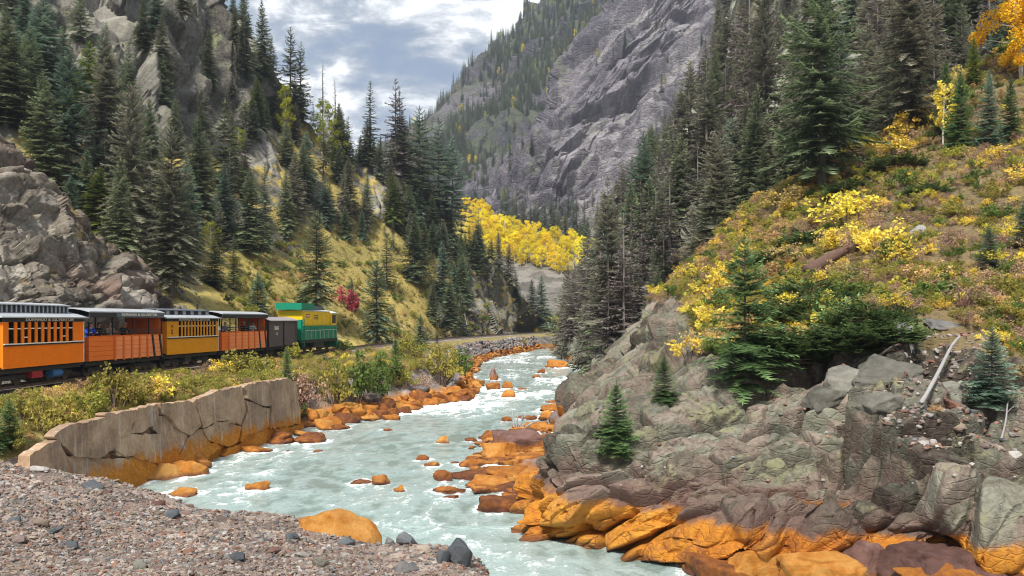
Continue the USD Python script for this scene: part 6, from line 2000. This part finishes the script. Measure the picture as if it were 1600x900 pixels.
def coach(y0, y1, label, paint, nwin, first):
    x, L = car_frame('passenger_coach', y0, y1, label, 'railway coach')
    h, hw = L / 2, 1.2
    zb, zs, zw, ze = 0.87, 1.94, 2.98, 3.22
    sub(x, 'underframe', [bx(-h, h, -1.0, 1.0, 0.62, zb)] + [bar((-h * 0.45, y, 0.35), (h * 0.45, y, 0.35), 0.03) for y in (-0.8, 0.8)] + [bar((s * h * 0.45, y, 0.35), (s * h * 0.8, y, 0.65), 0.03) for y in (-0.8, 0.8) for s in (-1, 1)], 'under')
    sub(x, 'tool_box', bx(-0.9, 0.0, -1.0, -0.5, 0.30, 0.62), 'red_tank' if first else 'under')
    if first:
        m = trimesh.creation.cylinder(0.2, 0.9, sections=14)
        m.apply_transform(trimesh.transformations.rotation_matrix(math.pi / 2, [0, 1, 0]))
        sub(x, 'air_tank', (np.array(m.vertices) + [h * 0.36, -0.9, 0.42], np.array(m.faces)), 'blue_tank', 40)
    sub(x, 'floor', bx(-h, h, -hw + 0.06, hw - 0.06, zb, zb + 0.08), 'under')
    c0 = 0.42 if first else h * 0.42      # plain panel before the windows
    c1 = h * 0.30 if first else 0.36
    for s in (-1, 1):
        y = s * hw
        yi = s * (hw - 0.06)
        lo, hi = min(y, yi), max(y, yi)
        sub(x, 'lower_panel', bx(-h, h, lo, hi, zb, zs), paint)
        sub(x, 'belt_rail', bx(-h + 0.03, h - 0.03, min(y, y + s * 0.035), max(y, y + s * 0.035), zs - 0.06, zs + 0.005), 'black')
        sub(x, 'window_sill', bx(-h + 0.02, h - 0.02, min(y, y + s * 0.05), max(y, y + s * 0.05), zs + 0.008, zs + 0.06), 'trim_white')
        sub(x, 'corner_panel', bx(-h, -h + c0, lo, hi, zs + 0.002, zw), paint)
        sub(x, 'corner_panel', bx(h - c1, h, lo, hi, zs + 0.002, zw), paint)
        w = (L - c0 - c1) / nwin
        pw = w * 0.40
        for k in range(nwin + 1):
            c = -h + c0 + k * w
            if 0 < k < nwin:
                sub(x, 'window_post', bx(c - pw / 2, c + pw / 2, min(y, y - s * 0.055), max(y, y - s * 0.055), zs + 0.002, zw), paint)
            if k < nwin:
                a, b = c + (pw / 2 if k else 0.0), c + w - (pw / 2 if k < nwin - 1 else 0.0)
                g = sub(x, 'window', bx(a, b, s * (hw - 0.045) - 0.006, s * (hw - 0.045) + 0.006, zs + 0.03, zw - 0.002), 'pane')
                zz = zs + (zw - zs) * 0.68
                sub(g, 'sash_bar', bx(a, b, min(s * (hw - 0.03), s * (hw - 0.06)), max(s * (hw - 0.03), s * (hw - 0.06)), zz, zz + 0.055), 'trim_white')
                if first and k in (2, 8):
                    sub(g, 'raised_sash', bx(a, b, min(s * (hw - 0.028), s * (hw - 0.058)), max(s * (hw - 0.028), s * (hw - 0.058)), zs + 0.30, zs + 0.35), 'trim_white')
        sub(x, 'letterboard', bx(-h, h, min(y + s * 0.004, yi), max(y + s * 0.004, yi), zw, ze), 'black')
        sub(x, 'corner_post', bx(h - 0.05, h + 0.012, min(y, y + s * 0.02), max(y, y + s * 0.02), zb, zw), 'trim_white')
        for e in (-1, 1):
            xe, xi = e * h, e * (h - 0.06)
            sub(x, 'end_panel', bx(min(xe, xi), max(xe, xi), min(s * 0.42, s * (hw - 0.061)), max(s * 0.42, s * (hw - 0.061)), zb, zw), paint)
    for e in (-1, 1):
        d = sub(x, 'end_door', bx(min(e * (h - 0.02), e * (h - 0.05)), max(e * (h - 0.02), e * (h - 0.05)), -0.419, 0.419, zb + 0.08, zw), 'coach_amber')
        sub(d, 'door_window', bx(min(e * (h - 0.005), e * (h - 0.019)), max(e * (h - 0.005), e * (h - 0.019)), -0.26, 0.26, 2.0, 2.8), 'black')
        sub(x, 'end_platform', [bx(min(e * h, e * (h + 0.28)), max(e * h, e * (h + 0.28)), -1.0, 1.0, 0.72, 0.84)] + [bar((e * (h + 0.24), y, 0.84), (e * (h + 0.24), y, 1.75), 0.022) for y in (-0.95, -0.45, 0.45, 0.95)], 'under')
    text_on(x, 'lettering', 'DURANGO & SILVERTON', 0.135, 0.35 if first else 0.1, -hw - 0.005, zw + 0.055, 'letters', width=L * 0.6)
    # seats in two rows
    for k in range(9):
        c = -h + 0.8 + k * (L - 1.4) / 8.5
        for s in (-1, 1):
            sub(x, 'seat', [bx(c, c + 0.45, min(s * 0.3, s * 1.05), max(s * 0.3, s * 1.05), 1.25, 1.38), bx(c + 0.42, c + 0.52, min(s * 0.3, s * 1.05), max(s * 0.3, s * 1.05), 1.38, 2.15)], 'maroon_seat')
    # lower roof, clerestory and its own small windows
    r = sub(x, 'roof', arc_roof(-h - 0.32, h + 0.32, hw + 0.14, ze, 0.26, 0.06, 11, 0.5, 0.15), 'roof_grey', 30)
    ch, cz0, cz1 = 0.62, ze + 0.16, ze + (0.60 if first else 0.50)
    cl = sub(x, 'clerestory', bx(-h * 0.97, h * 0.86, -ch + 0.04, ch - 0.04, cz0, cz1), 'black')
    nn = 17 if first else 6
    for s in (-1, 1):
        for k in range(nn + 1):
            c = -h * 0.97 + k * (h * 1.83) / nn
            wd = 0.05 if first else 0.22
            sub(cl, 'clerestory_post', bx(c - wd, c + wd, min(s * (ch - 0.04), s * ch), max(s * (ch - 0.04), s * ch), cz0, cz1), 'roof_grey')
    sub(cl, 'clerestory_roof', arc_roof(-h * 0.97 - 0.12, h * 0.86 + 0.14, ch + 0.10, cz1, 0.10, 0.05, 9, 1.0, 0.6), 'roof_grey' if first else 'slate_paint', 30)
    if not first:
        m = trimesh.creation.cylinder(0.07, 0.35, sections=10)
        sub(cl, 'roof_pipe', (np.array(m.vertices) + [h * 0.80, 0, cz1 + 0.28], np.array(m.faces)), 'black')
        sub(x, 'side_sign', [bx(-h + 0.55, -h + 0.72, -hw - 0.02, -hw - 0.002, 2.62 - 0.17 * k, 2.74 - 0.17 * k) for k in (0, 1.6, 2.6)], 'letters_dark')
    trucks(x, L)
    return x


coach(40.0, 47.1, 'bright orange coach at the frame edge with a silver clerestory roof', 'coach_orange', 10, True)
coach(56.4, 63.7, 'amber coach between the two open cars, with a narrow row of tall windows', 'coach_amber', 12, False)


def open_car(y0, y1, label, first):
    x, L = car_frame('open_passenger_car', y0, y1, label, 'railway car')
    h, hw = L / 2, 1.2
    zb, zt, zr = 0.87, 2.16, 3.24
    sub(x, 'underframe', [bx(-h, h, -1.0, 1.0, 0.60, zb - 0.002)] + [bar((-h * 0.5, y, 0.38), (h * 0.5, y, 0.38), 0.03) for y in (-0.8, 0.8)], 'under')
    sub(x, 'floor', bx(-h + 0.07, h - 0.07, -hw + 0.08, hw - 0.08, zb, zb + 0.26), 'under')
    nb = 5
    split = -h + (L * 0.30 if first else L * 0.12)
    for s in (-1, 1):
        y, yi = s * hw, s * (hw - 0.07)
        for k in range(nb):
            za, zc = zb + (zt - zb) * k / nb, zb + (zt - zb) * (k + 1) / nb - 0.012
            sub(x, 'board', bx(-h, split, min(y, yi), max(y, yi), za, zc), 'salmon')
            sub(x, 'board', bx(split + 0.04, h, min(y, yi), max(y, yi), za, zc), 'salmon_pale' if k % 2 else 'salmon_pale')
        n = 7
        for k in range(n):
            c = split + 0.15 + k * (h - 0.1 - split - 0.15) / (n - 1)
            yo = y + s * 0.06
            lean = 0.0 if k < n - 2 else -0.32
            a, b = np.array([c + lean, 0, zt + 0.06]), np.array([c, 0, zb - 0.05])
            w = 0.075
            v = np.array([(p[0] + dx, yy, p[2]) for p in (a, b) for dx in (-w, w) for yy in (y, yo)], float)
            f = np.array([(0, 1, 3, 2), (4, 6, 7, 5), (0, 4, 5, 1), (2, 3, 7, 6), (0, 2, 6, 4), (1, 5, 7, 3)])
            sub(x, 'stake', (v, f), 'black' if lean else 'rib')
        sub(x, 'top_rail', bx(-h, h, min(y, yi) - 0.01, max(y, yi) + 0.01, zt - 0.002, zt + 0.05), 'rib')
        sub(x, 'hand_rail', [bar((-h, s * (hw - 0.04), z), (h, s * (hw - 0.04), z), 0.018) for z in (zt + 0.20, zt + 0.34)], 'black')
        for c in (-h + 0.05, -h * 0.4, h * 0.15, h * 0.6, h - 0.05):
            sub(x, 'roof_post', bx(c - 0.035, c + 0.035, min(s * (hw - 0.08), s * (hw - 0.01)), max(s * (hw - 0.08), s * (hw - 0.01)), zt + 0.05, zr), 'black')
        a = -h - 0.05
        sub(x, 'fascia', bx(-h * 0.35 if first else a, h + 0.05, min(s * (hw + 0.02), s * (hw + 0.08)), max(s * (hw + 0.02), s * (hw + 0.08)), zr - 0.02, zr + 0.30), 'slate_paint' if first else 'black')
        if first:
            sub(x, 'fascia', bx(a, -h * 0.352, min(s * (hw + 0.02), s * (hw + 0.08)), max(s * (hw + 0.02), s * (hw + 0.08)), zr - 0.02, zr + 0.30), 'black')
    for e in (-1, 1):
        for k in range(nb):
            za, zc = zb + (zt - zb) * k / nb, zb + (zt - zb) * (k + 1) / nb - 0.012
            sub(x, 'end_board', bx(min(e * h, e * (h - 0.07)), max(e * h, e * (h - 0.07)), -hw + 0.071, hw - 0.071, za, zc), 'salmon')
    sub(x, 'end_partition', bx(h - 0.16, h - 0.09, -hw + 0.09, hw - 0.09, zt, zr), 'salmon')
    sub(x, 'ceiling', bx(-h, h, -hw + 0.02, hw - 0.02, zr, zr + 0.05), 'black')
    sub(x, 'bench', [bx(-h + 0.4, h - 0.4, -0.30, 0.30, 1.50, 1.58), bx(-h + 0.4, h - 0.4, -0.04, 0.04, 1.58, 2.05), bx(-h + 0.6, -h + 0.7, -0.2, 0.2, 1.13, 1.5), bx(h - 0.7, h - 0.6, -0.2, 0.2, 1.13, 1.5)], 'maroon_seat')
    sub(x, 'roof', arc_roof(-h - 0.12, h + 0.12, hw + 0.10, zr + 0.30, 0.20, 0.06, 11, 1, 1), 'roof_grey', 30)
    if first:
        text_on(x, 'lettering', 'DURANGO & SILVERTON', 0.13, h * 0.28, -hw - 0.082, zr + 0.08, 'letters', width=L * 0.5)
    trucks(x, L)
    return x


open_car(47.7, 55.8, 'open passenger car with salmon board sides and a slate fascia, riders inside', True)
open_car(64.3, 72.6, 'open passenger car with salmon board sides next to the dark boxcar', False)

# boxcar
x, L = car_frame('boxcar', 73.2, 80.4, 'dark purplish wooden boxcar behind the locomotive', 'railway wagon')
h = L / 2
sub(x, 'underframe', bx(-h, h, -1.0, 1.0, 0.60, 0.86), 'under')
for s in (-1, 1):
    for k in range(26):
        a = -h + k * L / 26
        sub(x, 'plank', bx(a + 0.008, a + L / 26 - 0.008, min(s * 1.13, s * 1.19), max(s * 1.13, s * 1.19), 0.86, 3.02), 'boxcar')
    d = sub(x, 'sliding_door', bx(-0.1, 1.0, min(s * 1.20, s * 1.26), max(s * 1.20, s * 1.26), 0.92, 2.9), 'boxcar')
    sub(d, 'door_edge', [bx(-0.16, -0.1, min(s * 1.20, s * 1.28), max(s * 1.20, s * 1.28), 0.90, 2.95)], 'black')
sub(x, 'body_core', bx(-h + 0.03, h - 0.03, -1.125, 1.125, 0.861, 3.02), 'black')
sub(x, 'roof', arc_roof(-h - 0.1, h + 0.1, 1.32, 3.03, 0.30, 0.06, 9), 'boxcar_roof', 30)
sub(x, 'roof_walk', bx(-h, h, -0.25, 0.25, 3.36, 3.40), 'boxcar_roof')
text_on(x, 'lettering', 'D&RG', 0.30, -h * 0.52, -1.195, 2.25, 'letters')
text_on(x, 'lettering', '32', 0.20, -h * 0.5, -1.195, 1.82, 'letters')
sub(x, 'ladder', [bar((h - 0.5, -1.24, z), (h - 0.12, -1.24, z), 0.018) for z in np.arange(1.0, 3.0, 0.32)] + [bar((c, -1.24, 0.9), (c, -1.24, 3.0), 0.018) for c in (h - 0.5, h - 0.12)], 'black')
trucks(x, L)

# diesel locomotive
x, L = car_frame('diesel_locomotive', 81.2, 93.2, 'yellow and green diesel locomotive at the head of the train', 'locomotive')
h = L / 2
sub(x, 'underframe', bx(-h, h, -1.25, 1.25, 0.95, 1.22), 'under')
sub(x, 'lower_body', bx(-h + 0.5, h - 0.3, -1.30, 1.30, 1.222, 2.52), 'loco_green')
for k in range(9):
    c = -h + 1.6 + k * (L - 2.6) / 8
    sub(x, 'body_rib', bx(c - 0.03, c + 0.03, -1.335, -1.302, 1.25, 2.5), 'loco_green')
yb = sub(x, 'hood', bx(-h + 0.9, h - 2.4, -1.15, 1.15, 2.522, 3.95), 'loco_yellow')
cab = sub(x, 'cab', bx(h - 2.398, h - 0.45, -1.28, 1.28, 2.522, 3.80), 'loco_yellow')
for s in (-1, 1):
    sub(cab, 'side_window', bx(h - 2.0, h - 0.75, min(s * 1.282, s * 1.30), max(s * 1.282, s * 1.30), 2.75, 3.6), 'black')
sub(cab, 'front_window', bx(h - 0.449, h - 0.43, -1.0, 1.0, 2.9, 3.5), 'black')
sub(cab, 'cab_roof', arc_roof(h - 2.5, h - 0.2, 1.36, 3.80, 0.26, 0.07, 11, 1, 0.4), 'loco_white', 30)
sub(yb, 'hood_roof', arc_roof(-h + 0.85, h - 2.52, 1.2, 3.952, 0.12, 0.06, 9), 'loco_white', 30)
sub(x, 'radiator_housing', [bx(-h + 0.4, -h + 4.2, -1.22, 1.22, 4.02, 4.62)], 'loco_green')
sub(x, 'fan_housing', [bx(-h + 4.25, -h + 7.6, -1.0, 1.0, 4.05, 4.42)], 'slate_paint')
for k in range(6):
    a = -h + 1.1 + k * (L - 3.6) / 6
    sub(yb, 'hood_door', bx(a + 0.03, a + (L - 3.6) / 6 - 0.03, -1.172, -1.152, 2.62, 3.86), 'loco_yellow')
sub(yb, 'emblem', [bx(-h + 1.9, -h + 2.9, -1.182, -1.173, 3.30, 3.62)], 'red_tank')
sub(yb, 'emblem', [bx(-h + 2.0, -h + 2.8, -1.190, -1.183, 3.40, 3.52)], 'loco_white')
sub(yb, 'air_grille', [bx(-h + 4.3, -h + 5.6, -1.182, -1.173, 3.15, 3.22 + 0.0), bx(-h + 4.3, -h + 5.6, -1.182, -1.173, 3.30, 3.37), bx(-h + 4.3, -h + 5.6, -1.182, -1.173, 3.45, 3.52)], 'black')
sub(x, 'rear_ladder', [bar((-h + c, -1.36, 0.6), (-h + c, -1.36, 3.2), 0.03) for c in (0.25, 0.75)] + [bar((-h + 0.25, -1.36, z), (-h + 0.75, -1.36, z), 0.025) for z in np.arange(0.7, 3.2, 0.3)] + [bx(-h + 0.05, -h + 0.48, -1.3, 1.3, 1.22, 3.1)], 'loco_green')
sub(x, 'hand_rail', [bar((-h + 1.0, -1.38, 2.1), (h - 0.5, -1.38, 2.1), 0.018)] + [bar((c, -1.38, 1.3), (c, -1.38, 2.1), 0.015) for c in np.linspace(-h + 1.2, h - 0.6, 8)], 'trim_white')
sub(x, 'fuel_tank', bx(-1.6, 1.6, -1.15, 1.15, 0.42, 0.94), 'under')
sub(x, 'pilot', [bx(h - 0.1, h + 0.15, -1.2, 1.2, 0.30, 1.2), bx(h - 0.6, h, -1.33, -1.25, 0.3, 0.95)], 'loco_green')
sub(x, 'exhaust', [bx(h - 3.3, h - 3.0, -0.2, 0.2, 4.0, 4.5)], 'black')
trucks(x, L, 0.30, 1.15, 0.42)

# rails and sleepers
rl = xform('railway_track')
meta(rl, 'narrow railway track curving along the left bank towards the river bend', 'railway track')
yy = np.arange(20, 292, 1.5)
xc = track_x(yy)
tg = np.stack([np.gradient(xc, yy), np.ones_like(yy)], 1)
tg /= np.linalg.norm(tg, axis=1, keepdims=True)
for s in (-0.5, 0.5):
    v = []
    for dl, z in ((-0.035, RAIL_Z - 0.13), (-0.035, RAIL_Z), (0.035, RAIL_Z), (0.035, RAIL_Z - 0.13)):
        v.append(np.stack([xc + tg[:, 1] * (s + dl), yy - tg[:, 0] * (s + dl), np.full_like(yy, z)], 1))
    v = np.stack(v, 1).reshape(-1, 3)
    i, j = np.meshgrid(np.arange(len(yy) - 1), np.arange(3), indexing='ij')
    f = np.stack([i * 4 + j, i * 4 + j + 1, (i + 1) * 4 + j + 1, (i + 1) * 4 + j], -1).reshape(-1, 4)
    obj('rail', v, f, M['rail'], rl)
for y in np.concatenate([np.arange(37.5, 40, 0.6), np.arange(93, 262, 0.62)]):
    c = np.array([float(track_x(y)), y])
    t = np.array([float(track_x(y + 0.1) - track_x(y - 0.1)), 0.2])
    t /= np.linalg.norm(t)
    n_ = np.array([t[1], -t[0]])
    v, f = bx(-0.11, 0.11, -0.95, 0.95, 0, 0.16)
    w_ = c + v[:, :1] * t + v[:, 1:2] * n_
    obj('sleeper', np.column_stack([w_, v[:, 2] + RAIL_Z - 0.29]), f, M['sleeper'], rl)

# ------------------------------------------------------------------ riders
M['skin'] = plain('skin', (0.55, 0.33, 0.24), 0.6)
CLOTH = {}
for k, c in dict(blue=(0.008, 0.055, 0.52), white=(0.72, 0.72, 0.70), black=(0.02, 0.02, 0.024), grey=(0.22, 0.22, 0.23), jeans=(0.05, 0.07, 0.13), tan=(0.42, 0.33, 0.22), green=(0.05, 0.14, 0.08), red=(0.35, 0.04, 0.04), hair_brown=(0.07, 0.04, 0.025), hair_grey=(0.4, 0.38, 0.36)).items():
    M['cloth_' + k] = plain('cloth_' + k, c, 0.85, 0.15, 6.0)


def limb(joints, radii):
    """Hulls of spheres along a chain, as one manifold."""
    out = []
    for (a, b), (r, s) in zip(zip(joints[:-1], joints[1:]), zip(radii[:-1], radii[1:])):
        A = manifold3d.Manifold.sphere(r, 12).translate(tuple(map(float, a)))
        B = manifold3d.Manifold.sphere(s, 12).translate(tuple(map(float, b)))
        out.append(manifold3d.Manifold.batch_hull([A, B]))
    return out


def solid(parts, fine=0.03, rounds=6):
    m = manifold3d.Manifold.batch_boolean(parts, manifold3d.OpType.Add).refine_to_length(fine)
    q = m.to_mesh()
    t = trimesh.Trimesh(np.array(q.vert_properties)[:, :3], np.array(q.tri_verts), process=True)
    trimesh.smoothing.filter_taubin(t, iterations=rounds)
    return np.array(t.vertices), np.array(t.faces)


def person(loc, rotz, label, jacket, trousers, hair, hat=None, seated=True, lean=0.1, arms=0.3, turn=0.0, size=1.0):
    """One rider; local x is forwards, z up, the origin under the feet."""
    A = lambda *p: np.array(p, float)
    hipz = 0.46 if seated else 0.92
    hip = A(0, 0, hipz + 0.06)
    chest = hip + A(lean * 0.9, 0, 0.36)
    neck = hip + A(lean * 1.3, 0, 0.53)
    head = neck + A(0.03, 0, 0.17)
    body, coat, legs = [], [], []
    body += limb([hip, hip + (chest - hip) * 0.5, chest], [0.15, 0.135, 0.155])
    coat += limb([hip + A(0, 0, 0.02), hip + (chest - hip) * 0.5, chest], [0.175, 0.165, 0.185])
    body += limb([chest + A(0, -0.15, 0.06), chest + A(0, 0.15, 0.06)], [0.085, 0.085])
    coat += limb([chest + A(0, -0.17, 0.06), chest + A(0, 0.17, 0.06)], [0.10, 0.10])
    body += limb([neck - A(0, 0, 0.06), neck + A(0.01, 0, 0.09)], [0.06, 0.055])
    # head with jaw, nose and ears
    sk = manifold3d.Manifold.sphere(0.095, 20).scale((1.0, 0.84, 1.18)).translate(tuple(head))
    jaw = manifold3d.Manifold.sphere(0.062, 16).scale((1.0, 0.85, 0.9)).translate(tuple(head + A(0.028, 0, -0.062)))
    nose = manifold3d.Manifold.batch_hull([manifold3d.Manifold.sphere(0.010, 8).translate(tuple(head + A(0.092, 0, 0.02))), manifold3d.Manifold.sphere(0.016, 8).translate(tuple(head + A(0.102, 0, -0.022)))])
    body += [manifold3d.Manifold.batch_hull([sk, jaw]), nose]
    for s in (-1, 1):
        body.append(manifold3d.Manifold.sphere(0.022, 8).scale((0.8, 0.5, 1.4)).translate(tuple(head + A(0.0, s * 0.083, -0.005))))
        sh = chest + A(0, s * 0.20, 0.07)
        el = sh + A(0.10 + 0.1 * arms, s * 0.05, -0.26 + 0.06 * arms)
        wr = el + A(0.22, -s * 0.06, 0.02 + 0.10 * arms)
        body += limb([sh, el, wr], [0.062, 0.047, 0.032])
        coat += limb([sh, el, wr - (wr - el) * 0.12], [0.085, 0.067, 0.052])
        palm = wr + (wr - el) / np.linalg.norm(wr - el) * 0.07
        body += limb([wr, palm], [0.030, 0.034])
        fd = (wr - el) / np.linalg.norm(wr - el)
        for q in range(4):
            o = palm + A(0, (q - 1.5) * 0.017, 0)
            ln = [0.030, 0.036, 0.034, 0.026][q]
            body += limb([o, o + fd * ln * 1.1 + A(0, 0, -0.008), o + fd * ln * 1.7 + A(0, 0, -0.032)], [0.0095, 0.009, 0.008])
        body += limb([wr + fd * 0.02, wr + fd * 0.05 + A(0, -s * 0.04, -0.005), wr + fd * 0.085 + A(0, -s * 0.05, -0.015)], [0.012, 0.011, 0.009])
        h0 = hip + A(0, s * 0.095, -0.03)
        if seated:
            kn, an = h0 + A(0.42, s * 0.03, 0.0), h0 + A(0.44, s * 0.03, -0.42)
        else:
            kn, an = h0 + A(0.03, s * 0.01, -0.42), h0 + A(0.0, s * 0.015, -0.83)
        body += limb([h0, kn, an, an + A(0.15, 0, -0.035)], [0.088, 0.058, 0.040, 0.032])
        legs += limb([h0, kn, an - (an - kn) * 0.08], [0.105, 0.075, 0.062])
    x = xform('person', loc, rotz, size)
    meta(x, label, 'person', 'riders in the open cars')
    v, f = solid(body, 0.03, 4)
    obj('body', v, f, M['skin'], x, smooth=True)
    v, f = solid(coat, 0.05, 6)
    obj('jacket', v, f, M['cloth_' + jacket], x, smooth=True)
    v, f = solid(legs + limb([hip - A(0, 0.07, 0), hip + A(0, 0.07, 0)], [0.14, 0.14]), 0.05, 6)
    obj('trousers', v, f, M['cloth_' + trousers], x, smooth=True)
    hm = manifold3d.Manifold.sphere(0.103, 20).scale((1.0, 0.88, 1.14)).translate(tuple(head + A(-0.012, 0, 0.012)))
    hm = hm - manifold3d.Manifold.cube((0.2, 0.4, 0.16), True).translate(tuple(head + A(0.118, 0, -0.04))) - manifold3d.Manifold.cube((0.5, 0.5, 0.2), True).translate(tuple(head + A(0, 0, -0.17)))
    q = hm.to_mesh()
    obj('hair', np.array(q.vert_properties)[:, :3], np.array(q.tri_verts), M['cloth_' + hair], x, smooth=True)
    for s in (-1, 1):
        e = trimesh.creation.icosphere(1, 0.011)
        obj('eye', np.array(e.vertices) + head + A(0.088, s * 0.033, 0.012), np.array(e.faces), M['cloth_black'], x)
    mo = trimesh.creation.box((0.012, 0.045, 0.010))
    obj('mouth', np.array(mo.vertices) + head + A(0.084, 0, -0.058), np.array(mo.faces), M['cloth_red'], x)
    if hat:
        cm = manifold3d.Manifold.sphere(0.112, 20).scale((1.0, 0.9, 0.95)).translate(tuple(head + A(-0.01, 0, 0.045))) - manifold3d.Manifold.cube((0.5, 0.5, 0.3), True).translate(tuple(head + A(0, 0, -0.10)))
        br = manifold3d.Manifold.cylinder(0.012, 0.085, 0.085, 20).scale((1.2, 0.95, 1)).translate(tuple(head + A(0.09, 0, 0.048)))
        q = (cm + br).to_mesh()
        obj('cap', np.array(q.vert_properties)[:, :3], np.array(q.tri_verts), M['cloth_' + hat], x, smooth=True)


def aboard(y, l, up=1.13):
    """A spot in a car: y along the track, l metres from its middle towards the river."""
    t = np.array([float(track_x(y + 0.5) - track_x(y - 0.5)), 1.0])
    t /= np.linalg.norm(t)
    return (float(track_x(y)) + t[1] * l, y - t[0] * l, RAIL_Z + up)


person(aboard(48.6, 0.62), -35, 'person in a bright blue jacket leaning at the rail of the first open car', 'blue', 'jeans', 'hair_brown', None, False, 0.22, 0.5)
person(aboard(49.9, 0.45), -10, 'person in black with a pale face beside the blue jacket', 'black', 'jeans', 'hair_brown', None, False, 0.05, 0.3)
person(aboard(50.9, 0.55), -30, 'person in a tan top next to the one in black', 'tan', 'jeans', 'hair_grey', None, False, 0.05, 0.6)
person(aboard(52.6, 0.45), -25, 'person in dark clothes with a white cap in the first open car', 'black', 'jeans', 'hair_grey', 'white', False, 0.08, 0.6)
person(aboard(65.0, 0.5), -20, 'person in a white top at the near end of the second open car', 'white', 'jeans', 'hair_brown', None, False, 0.05, 0.3)
person(aboard(66.2, 0.5), -20, 'person in a pale grey top in the second open car', 'grey', 'jeans', 'hair_grey', None, False, 0.05, 0.3)
person(aboard(69.4, 0.55), -30, 'person in black with a white cap, arm raised, in the second open car', 'black', 'jeans', 'hair_brown', 'white', False, 0.05, 1.2)
person(aboard(71.2, 0.5), -40, 'person in a white shirt near the boxcar end of the second open car', 'white', 'tan', 'hair_brown', None, False, 0.10, 0.4)

build_river()

# ------------------------------------------------------------------ the air of the valley
g = G()
vol = g('principled_volume', color=(0.80, 0.87, 1.0), density=HAZE, anisotropy=0.2)['volume']
M['haze'] = g.make('haze', volume=vol)
v, f = bx(-2600, 2600, -2600, 2600, -3.4, 620)
meta(obj('haze', v, f, M['haze']), kind='stuff')
